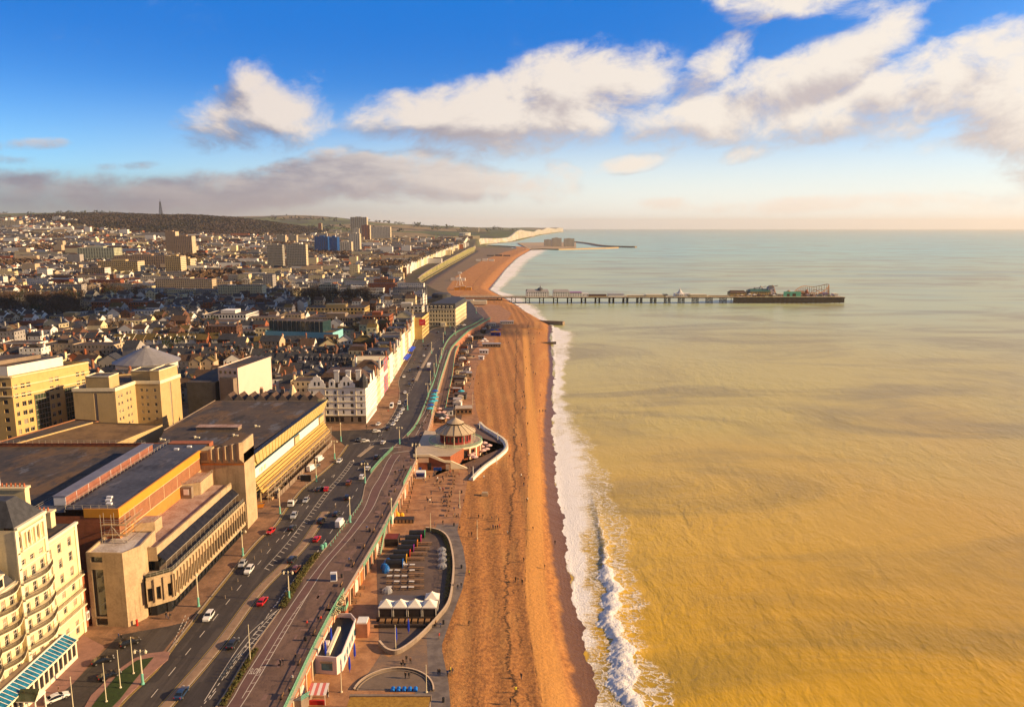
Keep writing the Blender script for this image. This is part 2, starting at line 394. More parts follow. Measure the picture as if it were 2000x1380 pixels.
# ---- beach
def beach_material():
    m = bpy.data.materials.new('shingle'); m.use_nodes = True; t = m.node_tree; t.nodes.clear(); q = NT(t)
    out = t.nodes.new('ShaderNodeOutputMaterial'); b = t.nodes.new('ShaderNodeBsdfPrincipled'); t.links.new(b.outputs[0], out.inputs[0])
    p = q.pos(); x, y, z = q.sep(p); d = q.attr('to_water'); cr = q.attr('to_crest'); tp = q.attr('to_top')
    c = q.mix(q.ss(q.noise(p, 0.9, 5, 0.65), 0.36, 0.62), (0.26, 0.110, 0.034), (0.49, 0.215, 0.058))
    c = q.mix(q.mul(q.ss(q.noise(p, 5.5, 3, 0.7), 0.45, 0.65), 0.6), c, (0.44, 0.21, 0.08))
    c = q.mix(q.mul(q.ss(q.noise(p, 3.0, 3, 0.7), 0.52, 0.7), 0.4), c, (0.15, 0.07, 0.03))
    # broad drifts of finer, paler shingle
    big = q.noise(q.comb(q.mul(x, 0.12), q.mul(y, 0.02), 0.0), 1.0, 3, 0.6)
    c = q.mix(q.mul(q.ss(big, 0.5, 0.62), 0.45), c, (0.48, 0.245, 0.075))
    band = q.mul(q.mul(q.ss(cr, -0.6, 0.6), q.ss(cr, 7.0, 5.2)), q.ss(y, 1000, 700))  # sunlit seaward slope below the crest, its brightness painted into the colour
    c = q.mix(q.mul(band, 0.55), c, (0.60, 0.30, 0.075))
    # wet shingle by the water, with an uneven edge
    e = q.add(d, q.mul(q.sub(q.noise(p, 0.16, 4), 0.5), 5.0))
    wet = q.ss(e, -5.8, -3.2)
    c = q.mix(wet, c, q.mix(q.noise(p, 2.0, 3), (0.085, 0.038, 0.016), (0.16, 0.075, 0.03)))
    # strandlines of weed
    wig = q.add(q.mul(q.sub(q.noise(q.comb(0.0, q.mul(y, 0.055), 0.0), 1.0, 5, 0.75), 0.5), 8.5), q.mul(q.sub(q.noise(p, 0.5, 3), 0.5), 2.4))
    dens = q.ss(q.noise(p, 0.06, 3), 0.30, 0.42)
    l1 = q.mul(q.mul(q.ss(q.m('ABSOLUTE', q.add(cr, q.add(5.8, wig))), 0.75, 0.15), dens), q.ss(q.noise(p, 1.6, 3), 0.36, 0.5))
    wig2 = q.mul(q.sub(q.noise(q.comb(5.0, q.mul(y, 0.03), 0.0), 1.0, 4, 0.7), 0.5), 2.2)
    wig3 = q.mul(q.sub(q.noise(q.comb(9.0, q.mul(y, 0.08), 0.0), 1.0, 5, 0.75), 0.5), 7.0)
    l3 = q.mul(q.mul(q.ss(q.m('ABSOLUTE', q.add(cr, q.add(3.2, wig3))), 0.4, 0.1), q.ss(q.noise(p, 0.13, 3), 0.5, 0.6)), 0.7)
    l2 = q.mul(q.mul(q.ss(q.m('ABSOLUTE', q.add(cr, wig2)), 0.25, 0.05), q.ss(q.noise(p, 0.3, 3), 0.45, 0.6)), 0.8)
    weed = q.m('MAXIMUM', l1, q.m('MAXIMUM', l2, l3))
    c = q.mix(q.mul(weed, 0.8), c, (0.03, 0.02, 0.012))
    q.put(b.inputs['Base Color'], c); q.put(b.inputs['Roughness'], q.mix(wet, (0.95,)*3, (0.42,)*3)); b.inputs['Specular IOR Level'].default_value = 0.25
    h = q.add(q.mul(q.noise(p, 1.1, 5, 0.7), 1.0), q.mul(q.noise(p, 0.25, 3), 0.9))
    trk = q.mul(q.m('SINE', q.mul(x, 5.0)), q.mul(q.ss(q.noise(q.comb(q.mul(x, 0.2), q.mul(y, 0.02), 0), 1.0, 2), 0.5, 0.6), 0.04))
    q.put(b.inputs['Normal'], q.bump(q.add(h, trk), 0.75, 0.38))
    return m
ys = np.concatenate([np.arange(90, 420, 1.2), np.arange(420, 1100, 4.0), np.geomspace(1100, 4600, 90)])
NC = 70; X = np.zeros((len(ys), NC)); Y = np.zeros_like(X); Z = np.zeros_like(X); AD = np.zeros_like(X); AC = np.zeros_like(X); AT = np.zeros_like(X)
for i, y in enumerate(ys):
    a, c, w = float(tx(y))-0.6, float(crx(y)), float(wx(y))
    xs = np.concatenate([np.linspace(a, c, 26), np.linspace(c, w+12, NC-26+1)[1:]])
    wid = max(w-c, 4)
    z = np.where(xs <= c, 4.86-(xs-a)/max(c-a, .1)*0.25+0.12*np.sin(xs*0.9+y*0.05)*np.clip((xs-a)/3, 0, 1), 0)
    s = xs-c
    zz = 4.6-0.85*(1-sm(700, 1000, y))*sm(0, 5.5, s)-(3.95+.85*sm(700, 1000, y))*sm(4.5/16*wid, wid+3, s)-0.09*np.maximum(0, s-wid-3)
    z = np.where(xs > c, zz, z)
    z = z+np.exp(-((xs-w)/5.0)**2)*(.10*math.sin(y*.23)+.12*math.sin(y*.071+1)+.07*math.sin(y*.61+.5)+.04*math.sin(y*1.7))
    X[i] = xs; Y[i] = y; Z[i] = z; AD[i] = xs-w; AC[i] = xs-c; AT[i] = xs-a
tag(grid_obj('beach', X, Y, Z, beach_material(), {'to_water': AD, 'to_crest': AC, 'to_top': AT}), kind='structure')
# ---- chalk cliffs behind the harbour
cm_ = bpy.data.materials.new('chalk'); cm_.use_nodes = True; q = NT(cm_.node_tree); p = q.pos(); x, y, z = q.sep(p)
c = q.mix(q.ss(q.noise(q.comb(q.mul(x, .03), q.mul(y, .03), q.mul(z, .01)), 1.0, 4), .4, .6), (.32, .28, .22), (.46, .42, .35)); q.put(cm_.node_tree.nodes['Principled BSDF'].inputs['Base Color'], q.mix(q.ss(q.noise(q.comb(q.mul(x, .01), q.mul(y, .01), q.mul(z, .08)), 1.0, 4), .52, .6), c, (.30, .30, .14)))
b = MB(); rc = random.Random(8); cy = list(np.geomspace(4640, 17500, 150)); cp = [(railx(v)+5+rc.uniform(-6, 6), v) for v in cy]
for i in range(len(cp)-1):
    a, c = cp[i], cp[i+1]; za, zc = float(T(a[0]-5, a[1]))+2, float(T(c[0]-5, c[1]))+2; q1, q2 = float(wx(a[1])), float(wx(c[1]))
    b.quad((a[0]+9, a[1], 2), (c[0]+9, c[1], 2), (c[0], c[1], zc), (a[0], a[1], za)); b.quad((q1+12, a[1], -1), (q2+12, c[1], -1), (c[0]+9, c[1], 3), (a[0]+9, a[1], 3)); b.quad((a[0], a[1], za), (c[0], c[1], zc), (c[0]-20, c[1], zc-3), (a[0]-20, a[1], za-3))
a = cp[0]; b.quad((a[0]-190, a[1], 2), (a[0]+9, a[1], 2), (a[0], a[1], 38), (a[0]-190, a[1], 34))
tag(b.build('cliffs', cm_), kind='structure')
# ---- lower esplanade sheet (between the promenade wall and the beach)
def esp_material():
    m = bpy.data.materials.new('esplanade'); m.use_nodes = True; t = m.node_tree; t.nodes.clear(); q = NT(t)
    out = t.nodes.new('ShaderNodeOutputMaterial'); b = t.nodes.new('ShaderNodeBsdfPrincipled'); t.links.new(b.outputs[0], out.inputs[0])
    p = q.pos(); x, y, z = q.sep(p); e = q.attr('to_edge')
    pav = q.mix(q.ss(q.noise(p, 0.22, 5, 0.65), 0.35, 0.64), (0.30, 0.145, 0.065), (0.48, 0.25, 0.115))
    pav = q.mix(q.mul(q.ss(q.noise(p, 1.7, 4, 0.7), 0.5, 0.66), 0.4), pav, (0.20, 0.115, 0.07))
    br = t.nodes.new('ShaderNodeTexBrick'); q.put(br.inputs['Vector'], p); br.inputs['Scale'].default_value = 1.0
    br.inputs['Color1'].default_value = (1,1,1,1); br.inputs['Color2'].default_value = (.86,.86,.86,1); br.inputs['Mortar'].default_value = (.62,.6,.58,1); br.inputs['Mortar Size'].default_value = 0.03
    pav = q.mix(0.6, pav, br.outputs[0], 'MULTIPLY')
    tar = q.mix(q.ss(q.noise(p, 0.4, 4), 0.35, 0.65), (0.13, 0.105, 0.09), (0.20, 0.165, 0.14))
    f = q.mul(q.ss(e, -8.0, -7.7), q.ss(y, 262, 258))
    c = q.mix(f, pav, tar); c = q.mix(q.ss(y, 1050, 1150), c, q.mix(q.noise(p, 0.05, 3), (0.10, 0.08, 0.05), (0.26, 0.17, 0.08)))
    q.put(b.inputs['Base Color'], c); b.inputs['Roughness'].default_value = 0.8; b.inputs['Specular IOR Level'].default_value = 0.3
    q.put(b.inputs['Normal'], q.bump(q.noise(p, 2.5, 4), 0.25, 0.1)); return m
ys = np.concatenate([np.arange(90, 1100, 3.0), np.geomspace(1100, 3900, 60)]); NC = 24
X = np.zeros((len(ys), NC)); Y = np.zeros_like(X); Z = np.full_like(X, 5.0); A = np.zeros_like(X)
for i, y in enumerate(ys):
    a, b_ = railx(y)-1.0, float(tx(y)); X[i] = np.linspace(a, b_, NC); Y[i] = y; A[i] = X[i]-b_
o = grid_obj('lower_esplanade', X, Y, Z, esp_material(), {'to_edge': A}); tag(o, kind='structure')
# ---- sea
def line(pxs): return ix([P(*w, 0) for w in pxs])
brL = line([(1166,1005),(1170,1060),(1176,1110),(1174,1160),(1181,1240),(1191,1300),(1210,1390)])
brR = line([(1169,1005),(1183,1070),(1200,1126),(1207,1165),(1215,1220),(1228,1275),(1262,1390)])
sw2 = line([(1215,1440),(1205,1380),(1190,1300),(1176,1240),(1170,1180),(1148,1120),(1142,1060),(1150,1000),(1150,950),(1142,900),(1130,850),(1108,800),(1100,760),(1102,720),(1112,690),(1118,650),(1090,640),(1060,615),(1045,600),(1015,580),(975,568),(1010,535),(1030,510),(1070,488)])
lace = line([(1330,1400),(1300,1300),(1262,1240),(1250,1160),(1245,1100),(1228,1040),(1212,990),(1196,950),(1180,910),(1160,870),(1135,830),(1110,790),(1108,740)])
ys = np.concatenate([np.linspace(-3000, 80, 12), np.arange(90, 320, 0.6), np.arange(320, 420, 1.0), np.geomspace(420, 35800, 240)])
vs = np.concatenate([np.linspace(-70, -8, 6), np.arange(-7, 42, 0.55), np.geomspace(43, 38000, 80)])
rng = np.random.RandomState(3)
X = np.zeros((len(ys), len(vs))); Y = np.zeros_like(X); Z = np.zeros_like(X); FO = np.zeros_like(X); FL = np.zeros_like(X); WF = np.zeros_like(X); VV = np.zeros_like(X)
for i, y in enumerate(ys):
    w = float(wx(max(y, 95))); x = w+vs; X[i] = x; Y[i] = y; VV[i] = vs
    far = sm(900, 300, y)
    s2 = float(sw2(y))+1.4*math.sin(y*.19)+1.1*math.sin(y*.47+1); lc = float(lace(y))
    wob = 1.6*math.sin(y*0.11)+1.1*math.sin(y*0.31+2)+0.7*math.sin(y*0.83)
    width = max(s2-w, 1.5)
    lob = 1.1*math.sin(y*.13)+.8*math.sin(y*.29+2)+.5*math.sin(y*.71)
    fo = np.clip((x-w+1.6+lob)/1.8, 0, 1)*np.clip(1-(x-w-width*0.62)/(width*0.95), 0, 1)
    core = (0.98 if y > 225 else max(0.56, (y-150)/75*0.42+0.56))
    if y > 4300: fo = fo*0.0
    ragged = 0.5+0.5*np.sin(y*0.047+1)*np.sin(y*0.021)
    FO[i] = fo*core*(1-0.28*ragged*sm(330, 420, y))
    if y < 560: FL[i] = np.clip((x-w)/2, 0, 1)*np.clip(1-(x-(lc-2.5)+wob)/4.5, 0, 1)*(0.95 if y < 420 else 0.65)
    # swash film on the beach, then swell
    Z[i] = 0.28*np.exp(-((vs+1)/2.2)**2)
    if y < 307:
        L, Rr = float(brL(y)), float(brR(y)); hgt = 0.8*sm(307, 205, y)+0.12; wl_ = 1.5*math.sin(y*.21)+1.0*math.sin(y*.43+1)+.6*math.sin(y*1.1); L += wl_*sm(262, 225, y)*.7; Rr += (1.1*math.sin(y*.17+2)+.9*math.sin(y*.55))*sm(290, 240, y); cc = (L*0.45+Rr*0.55); ww = max((Rr-L)*0.5, 1.1)
        jag = 1+0.25*math.sin(y*1.7)+0.18*math.sin(y*3.1+1)
        Z[i] += hgt*np.where(x < cc, np.exp(-((x-cc)/(ww*0.8))**2), np.exp(-((x-cc)/(ww*1.6))**2))*(0.8+0.2*jag)
        if y < 262:
            inner = np.clip((x-L+0.5+0.35*math.sin(y*2.3))/0.8, 0, 1)*np.clip((Rr+0.4+0.5*math.sin(y*1.3)-x)/0.9, 0, 1)
            FO[i] = np.maximum(FO[i], inner*sm(262, 222, y)*1.35)
            FO[i] = np.where((x > L-6.5) & (x < L-0.3), FO[i]*(1-0.55*sm(L-6, L-1, x)), FO[i])
        Z[i] += np.clip(FO[i], 0, 1)*(rng.rand(len(x))-.5)*0.42*((x > L-1) & (x < Rr+2))
        crest = np.exp(-((x-Rr+0.2)/0.35)**2)*sm(307, 285, y); FO[i] = np.maximum(FO[i], crest*0.85)
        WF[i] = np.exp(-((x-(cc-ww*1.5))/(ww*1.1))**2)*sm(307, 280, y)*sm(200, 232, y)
def sea_material():
    m = bpy.data.materials.new('sea_water'); m.use_nodes = True; t = m.node_tree; t.nodes.clear(); q = NT(t)
    out = t.nodes.new('ShaderNodeOutputMaterial'); b = t.nodes.new('ShaderNodeBsdfPrincipled'); t.links.new(b.outputs[0], out.inputs[0])
    p = q.pos(); x, y, z = q.sep(p); fo = q.attr('foam'); fl = q.attr('lace'); wf = q.attr('face'); v = q.attr('offshore')
    # suspended silt: ochre inshore and to the west, jade further out
    s1 = q.noise(q.comb(q.mul(x, 0.004), q.mul(y, 0.0022), 0.0), 1.0, 4, 0.55, 0.6)
    yy = q.add(y, q.mul(q.sub(s1, 0.5), 500.0))
    c = q.mix(q.ss(yy, 130, 520), (0.61, 0.36, 0.006), (0.53, 0.43, 0.07))
    c = q.mix(q.ss(yy, 420, 1200), c, (0.45, 0.52, 0.27))
    c = q.mix(q.ss(yy, 1200, 3800), c, (0.33, 0.60, 0.50))
    c = q.mix(q.mul(q.ss(v, 260, 900), q.ss(y, 700, 300)), c, (0.48, 0.40, 0.06))
    st = q.noise(q.comb(q.mul(x, 0.0045), q.mul(y, 0.010), 3.0), 1.0, 5, 0.62, 1.2)  # dark streaks, here and further out: cloud shadows painted into the water colour
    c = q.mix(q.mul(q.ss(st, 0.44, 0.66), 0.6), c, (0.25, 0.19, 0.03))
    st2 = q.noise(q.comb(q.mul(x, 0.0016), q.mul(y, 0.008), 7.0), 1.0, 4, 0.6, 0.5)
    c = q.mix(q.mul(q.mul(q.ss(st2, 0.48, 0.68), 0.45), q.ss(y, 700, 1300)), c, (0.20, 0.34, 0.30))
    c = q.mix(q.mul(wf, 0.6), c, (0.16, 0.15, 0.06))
    # churned foam: streaks pulled across the shore
    pw = q.v('ADD', p, q.v('SCALE', q.comb(q.noise(p, 0.6, 2), q.noise(p, 0.8, 2), 0.0), k=0.8))
    n1 = q.noise(q.comb(q.mul(x, 0.35), q.mul(y, 1.1), 0.0), 1.0, 6, 0.7, 0.4)
    n2 = q.noise(pw, 1.5, 5, 0.7)
    fn = q.add(q.mul(n1, 0.6), q.mul(n2, 0.4))
    n3 = q.noise(q.comb(q.mul(x, 0.10), q.mul(y, 0.07), 0.0), 1.0, 4, 0.65)
    foam = q.ss(q.add(fo, q.add(q.mul(q.sub(fn, 0.5), 2.3), q.mul(q.sub(n3, 0.5), 0.9))), 0.34, 0.86)
    foam = q.mul(foam, q.ss(fo, 0.02, 0.15))
    vo = t.nodes.new('ShaderNodeTexVoronoi'); vo.feature = 'DISTANCE_TO_EDGE'
    q.put(vo.inputs['Vector'], q.v('ADD', q.comb(q.mul(x, 0.34), q.mul(y, 0.55), 0.0), q.v('SCALE', q.comb(q.noise(p, 0.45, 4, 0.7), q.noise(p, 0.6, 4, 0.7), 0.0), k=1.9))); vo.inputs['Scale'].default_value = 1.0
    net = q.mul(q.ss(vo.outputs['Distance'], 0.12, 0.01), q.ss(q.add(q.mul(fl, 0.9), q.mul(q.sub(q.noise(p, 0.22, 4, 0.7), 0.5), 1.8)), 0.42, 0.85))
    net = q.mul(net, q.ss(fl, 0.01, 0.2))
    foam = q.m('MAXIMUM', foam, q.mul(net, 0.75))
    c = q.mix(foam, c, q.mix(q.noise(p, 0.9, 4), (0.78, 0.76, 0.72), (0.90, 0.89, 0.87)))
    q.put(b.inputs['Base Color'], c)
    q.put(b.inputs['Roughness'], q.mix(foam, (0.30,)*3, (0.8,)*3)); b.inputs['IOR'].default_value = 1.33; b.inputs['Specular IOR Level'].default_value = 0.34
    # ripples and swell
    r1 = q.noise(q.comb(q.mul(x, 0.62), q.mul(y, 0.34), 0.0), 1.0, 5, 0.6, 0.15)
    r2 = q.noise(q.comb(q.mul(x, 0.13), q.mul(y, 0.06), 0.0), 1.0, 4, 0.55, 0.35)
    near = q.ss(y, 1500, 200)
    r3 = q.noise(q.comb(q.mul(x, 1.6), q.mul(y, 0.8), 4.0), 1.0, 4, 0.65, 0.3)
    calm = q.ss(q.noise(q.comb(q.mul(x, 0.01), q.mul(y, 0.012), 9.0), 1.0, 3), 0.35, 0.65, 0.45, 1.0)
    hgt = q.mul(calm, q.add(q.mul(q.add(q.mul(r1, 0.36), q.mul(r3, 0.10)), near), q.mul(r2, q.add(0.35, q.mul(near, 0.55)))))
    hgt = q.add(hgt, q.mul(foam, q.mul(n2, 0.9)))
    q.put(b.inputs['Normal'], q.bump(hgt, 0.68, 1.0))
    return m
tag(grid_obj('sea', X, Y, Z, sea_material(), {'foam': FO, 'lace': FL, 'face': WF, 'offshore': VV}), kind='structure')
# ================================================================ ROADS, KERBS AND MARKINGS
def PL(pts, z=10.0): return [P(a, b, z) for a, b in pts]
N_KERB = smooth_line([(-83.6, 60), (-83.5, 120)] + PL([(228,1380),(300,1310),(336,1262)]) + [(-82.3, 182)] + PL([(391,1191),(440,1130),(499,1059),(537,1025),(557,994),(588,956),(610,938),(654,900),(678,868)]), 4)
S_KERB = smooth_line([(-64.5, 60), (-64.3, 120)] + PL([(424,1378),(490,1270),(556,1178),(590,1130),(625,1083),(655,1047),(690,1002),(707,975),(716,940),(742,903),(770,872),(790,852),(811,827),(826,796),(838,765),(846,735),(864,681),(884,653),(919,636),(945,623)]) + [(-40, 900), (-52, 1000), (-66, 1080)], 4)
N2 = smooth_line(PL([(722,838),(752,832),(775,795),(781,765),(780,738),(806,690),(812,667),(835,649),(853,640),(900,634)]) + [(-56, 860), (-68, 980), (-80, 1080)], 4)
asph = mat('asphalt', (0.062,0.052,0.046), 0.75, 0.18, 0.12, bump=0.3, bscale=4, spec=0.35)
def wear(m, sx, sy, dark, light):
    t = m.node_tree; q = NT(t); bs = [x for x in t.nodes if x.type == 'BSDF_PRINCIPLED'][0]; src = bs.inputs['Base Color'].links[0].from_socket; p = q.obj(); x, y, z = q.sep(p)
    a = q.noise(q.comb(q.mul(x, sx), q.mul(y, sy), 0.0), 1.0, 5, .65); src = q.mix(q.mul(q.ss(a, .5, .64), .6), src, dark); src = q.mix(q.mul(q.ss(a, .46, .34), .5), src, light)
    vo = t.nodes.new('ShaderNodeTexVoronoi'); q.put(vo.inputs['Vector'], q.comb(q.mul(x, .30), q.mul(y, .075), 0.0)); vo.inputs['Scale'].default_value = 1.0; vo.distance = 'CHEBYCHEV'; cc = q.sep(vo.outputs['Color'])[0]
    src = q.mix(q.mul(q.m('GREATER_THAN', cc, .86), .55), src, dark); src = q.mix(q.mul(q.m('LESS_THAN', cc, .10), .35), src, light)
    cr = t.nodes.new('ShaderNodeTexVoronoi'); cr.feature = 'DISTANCE_TO_EDGE'; q.put(cr.inputs['Vector'], q.v('ADD', q.comb(q.mul(x, .22), q.mul(y, .10), 0.0), q.v('SCALE', q.comb(q.noise(p, .3, 3), q.noise(p, .35, 3), 0.0), k=1.2))); src = q.mix(q.mul(q.m('LESS_THAN', cr.outputs['Distance'], .012), .6), src, tuple(v*.35 for v in dark))
    q.put(bs.inputs['Base Color'], src)
wear(asph, .7, .03, (.036,.031,.029), (.095,.08,.068))
kerbm = mat('kerb_stone', (0.34,0.27,0.20), 0.8, 0.15, 1.2)
paint = mat('road_paint', (0.66,0.60,0.50), 0.7, 0.10, 3)
ypaint = mat('yellow_paint', (0.62,0.42,0.10), 0.7, 0.10, 3)
redway = mat('cycle_lane_surface', (0.15,0.082,0.07), 0.8, 0.10, 0.3, bump=0.1)
promm = mat('promenade_paving', (0.175,0.11,0.08), 0.82, 0.20, 0.14, bump=0.2, bscale=3, col2=(0.125,0.078,0.058))
wear(promm, .35, .12, (.075,.05,.042), (.20,.13,.10))
promp = mat('promenade_patches', (0.22,0.135,0.11), 0.82, 0.15, 0.4)
def between(name, L, Rr, z, m, kind='structure', n=140):
    """sheet between two polylines resampled by y"""
    y0 = max(L[0][1], Rr[0][1]); y1 = min(L[-1][1], Rr[-1][1]); b = MB()
    fl, fr = ix(L), ix(Rr); yy = np.linspace(y0, y1, n)
    for i in range(n-1):
        b.quad((float(fl(yy[i])), yy[i], z), (float(fr(yy[i])), yy[i], z), (float(fr(yy[i+1])), yy[i+1], z), (float(fl(yy[i+1])), yy[i+1], z))
    return tag(b.build(name, m), kind=kind)
nk = N_KERB + N2
between('road', nk, S_KERB, 10.03, asph, n=260)
b = MB()                                            # side street at the junction and the hotel forecourt
for q in ([(640,842),(722,838),(700,872),(676,872)], [(600,812),(640,830),(640,845),(570,830)]):
    b.poly([(*P(*w), 10.024) for w in reversed(q)])
FC = PL([(60,1400),(142,1335),(190,1284),(232,1240),(272,1232),(330,1222),(362,1214),(391,1191)]) 
fr = [(-83.4, y) for y in (140, 150, 160, 168, 173, 178, 183, 188)]
for i in range(7):
    b.quad((*FC[i], 10.026), (fr[i][0], fr[i][1], 10.026), (fr[i+1][0], fr[i+1][1], 10.026), (*FC[i+1], 10.026))
tag(b.build('side_road', asph), kind='structure')
between('promenade', S_KERB, RAIL + [(-38, 960)], 10.05, promm, n=200)
b = MB()
for k in range(70):
    y = R.uniform(140, 460); x = R.uniform(float(ix(S_KERB)(y))+7, railx(y)-2)
    w, l = R.uniform(.5, 2.4), R.uniform(.4, 3.0); b.quad((x, y, 10.062), (x+w, y+R.uniform(-.3,.3), 10.062), (x+w, y+l, 10.062), (x, y+l, 10.062))
tag(b.build('promenade_patches', promp), kind='structure')
CYL = smooth_line([(-63, 60), (-62.4, 120)] + PL([(445.7,1377),(481,1318),(576,1171),(628,1100),(674,1047),(710,995),(726,956),(741,932),(755,903),(765,888)]), 4)
CYR = smooth_line([(-59, 60), (-58.7, 120)] + PL([(485,1357),(543,1259),(605,1155),(641,1100),(687,1047),(726,995),(744,956),(757,932),(770,903),(781,888)]), 4)
between('cycle_lane', CYL, CYR, 10.075, redway)
CY2L = smooth_line(PL([(797,852),(821,817),(831,801),(842,770),(850,735),(868,683)]), 4); CY2R = smooth_line(PL([(812,850),(834,811),(842,798),(852,768),(858,735),(873,683)]), 4)
# kerbs
b = MB(); b.wallstrip(N_KERB, 0.35, 9.9, 10.15); tag(b.build('kerb', kerbm), kind='structure')
b = MB(); b.wallstrip(N2, 0.35, 9.9, 10.15); tag(b.build('kerb', kerbm), kind='structure')
b = MB(); b.wallstrip(S_KERB, 0.35, 9.9, 10.16); tag(b.build('kerb', kerbm), kind='structure')
# central reservation
RES = smooth_line([(-75.2, 60), (-75.2, 120)] + PL([(392,1302),(442,1240),(503,1157),(559,1100),(594,1062),(622,1020),(636,999)]), 4)
b = MB(); b.wallstrip(RES, 2.3, 9.9, 10.16, 0); b.wallstrip([(p[0], p[1]) for p in offs(RES, 0)], 1.8, 10.0, 10.19, 1)
tag(b.build('central_reservation', [kerbm, mat('reservation_paving', (0.30,0.20,0.13), 0.85, 0.15, 0.5)]), kind='structure')
RES2 = smooth_line(PL([(700,892),(715,880),(727,871)]), 4); b = MB(); b.wallstrip(RES2, 1.8, 9.9, 10.17)
RES3 = smooth_line(PL([(812,744),(822,722),(832,704),(846,680)]), 4); b.wallstrip(RES3, 2.0, 9.9, 10.17)
tag(b.build('traffic_island', kerbm), kind='structure')
# markings: one sheet
b = MB(); by = MB()
def dashes(pts, w, on, off, mb=b, z=10.045):
    L = 0; cur = []
    pts = [p for p in pts]; step = 0.5; A = along(pts, step)
    for i, (x, y, h) in enumerate(A):
        s = (i*step) % (on+off)
        if s < on:
            c, s_ = math.cos(h), math.sin(h)
            q = [(-step/2, -w/2), (step/2, -w/2), (step/2, w/2), (-step/2, w/2)]
            mb.poly([(x+c*u-s_*v, y+s_*u+c*v, z) for u, v in q])
MIDN = smooth_line([(-79.3, 60), (-79.3, 130)] + PL([(280,1380),(492,1116),(560,1032),(610,958),(656,925)]), 4)
dashes(MIDN, 0.17, 3.2, 5)
MIDS = smooth_line([(-71.3, 60), (-71.3, 120)] + PL([(398,1380),(505,1225),(610,1090),(665,1010),(700,950)]), 4)
dashes(MIDS, 0.17, 3.2, 5)
BUSL = smooth_line([(-68.3, 60), (-68.3, 130)] + PL([(400,1372)]) + PL([(520,1205),(575,1130),(622,1075)]), 4)
dashes(BUSL, 0.2, 1.2, 1.0)
for q in ([(400,1367),(480,1245),(543,1190)], [(448,1310),(492,1255),(556,1192)], [(455,1290),(500,1235),(545,1188)]): dashes(smooth_line(PL(q), 6), 0.15, 50, 0)
for k in range(9):
    t = k/9; p = P(487+(545-487)*t, 1262+(1190-1262)*t); b.quad((p[0]-.9, p[1]-.1, 10.046), (p[0]+.8, p[1]-.7, 10.046), (p[0]+.8, p[1]-.5, 10.046), (p[0]-.9, p[1]+.1, 10.046))
for q in (CYL, CYR): dashes(q, 0.16, 500, 0, z=10.085)
for q in (CY2L, CY2R): dashes(q, 0.18, 500, 0, z=10.085)
c3 = smooth_line(PL([(520,1380-40),(565,1222),(605,1155)]), 6)
c4 = smooth_line(PL([(478,1378),(546,1240),(605,1155)]), 6)
dashes([(-58.1, 150)]+c4[6:], 0.13, 500, 0, z=10.088)
for k in range(14):
    y = 152+k*3.1; x = float(ix(CYR)(y)); 
    if y < 197: b.quad((x-.95, y, 10.089), (x-.1, y+.35, 10.089), (x-.1, y+.5, 10.089), (x-.95, y+.15, 10.089))
# hatched ladder beside the reservation
H0 = smooth_line(PL([(524,1110),(566,1062),(604,1012),(640,962),(668,930),(690,900)]), 5)
A = along(H0, 3.0)
for (x, y, h) in A:
    b.quad((x-1.1, y+.15, 10.047), (x+.55, y-1.0, 10.047), (x+.7, y-.82, 10.047), (x-.95, y+.33, 10.047))
dashes(offs(H0, 1.15), 0.12, 500, 0); 
dashes(offs(H0[12:], -0.6), 0.12, 500, 0)
for q in ([(362,1202),(336,1262)], [(368,1206),(342,1262)]): dashes(PL(q), 0.2, 0.9, 0.7)
A = along(smooth_line(PL([(545,1058),(560,1032)]), 3), 2.2)
for (px, py) in [(553,1048),(565,1042),(577,1040),(600,990),(632,938),(652,930),(676,968),(700,915),(712,905)]:
    p = P(px, py); b.quad((p[0]-.1, p[1]-1.6, 10.05), (p[0]+.1, p[1]-1.6, 10.05), (p[0]+.1, p[1]+1.6, 10.05), (p[0]-.1, p[1]+1.6, 10.05))
for q in ([(690,866),(744,860)], [(742,876),(783,872)], [(770,884),(800,880)]):
    dashes(PL(q), 0.4, 50, 0, z=10.06)
MF = smooth_line(PL([(728,868),(775,812),(806,755),(826,715),(846,672),(880,650)]), 5); dashes(MF, 0.16, 3, 5)
MF2 = smooth_line(PL([(700,890),(748,842),(790,785),(806,745),(836,690)]), 5); dashes(MF2, 0.16, 3, 5)
tag(b.build('road_markings', paint), kind='structure')
dashes(offs(N_KERB, -0.45), 0.12, 900, 0, by); dashes(offs(N_KERB, -0.75), 0.12, 900, 0, by)
dashes(offs(RES, -1.5), 0.12, 900, 0, by); dashes(offs(RES, 1.5), 0.12, 900, 0, by)
tag(by.build('kerbside_lines', ypaint), kind='structure')
def letters(s, x, y, h, w, z, name, m, parent=None, stretch=1.0, rz=0.0):
    cu = bpy.data.curves.new(name, 'FONT'); cu.body = s; cu.size = 1; cu.align_x = 'CENTER'; cu.align_y = 'CENTER'; cu.extrude = 0.0
    o = bpy.data.objects.new(name+'_src', cu); COL.objects.link(o); dg = bpy.context.evaluated_depsgraph_get()
    me = bpy.data.meshes.new_from_object(o.evaluated_get(dg)); bpy.data.objects.remove(o)
    xs = [v.co.x for v in me.vertices]; ys_ = [v.co.y for v in me.vertices]
    sx, sy = w/(max(xs)-min(xs)), h/(max(ys_)-min(ys_))
    for v in me.vertices: v.co.x *= sx; v.co.y *= sy
    me.materials.clear(); me.materials.append(m); r = bpy.data.objects.new(name, me); link(r, parent); r.location = (x, y, z); r.rotation_euler[2] = rz
    return r
p = P(499, 1311); tag(letters('SLOW', p[0], p[1], 2.3, 2.6, 10.09, 'road_lettering', paint), kind='structure')
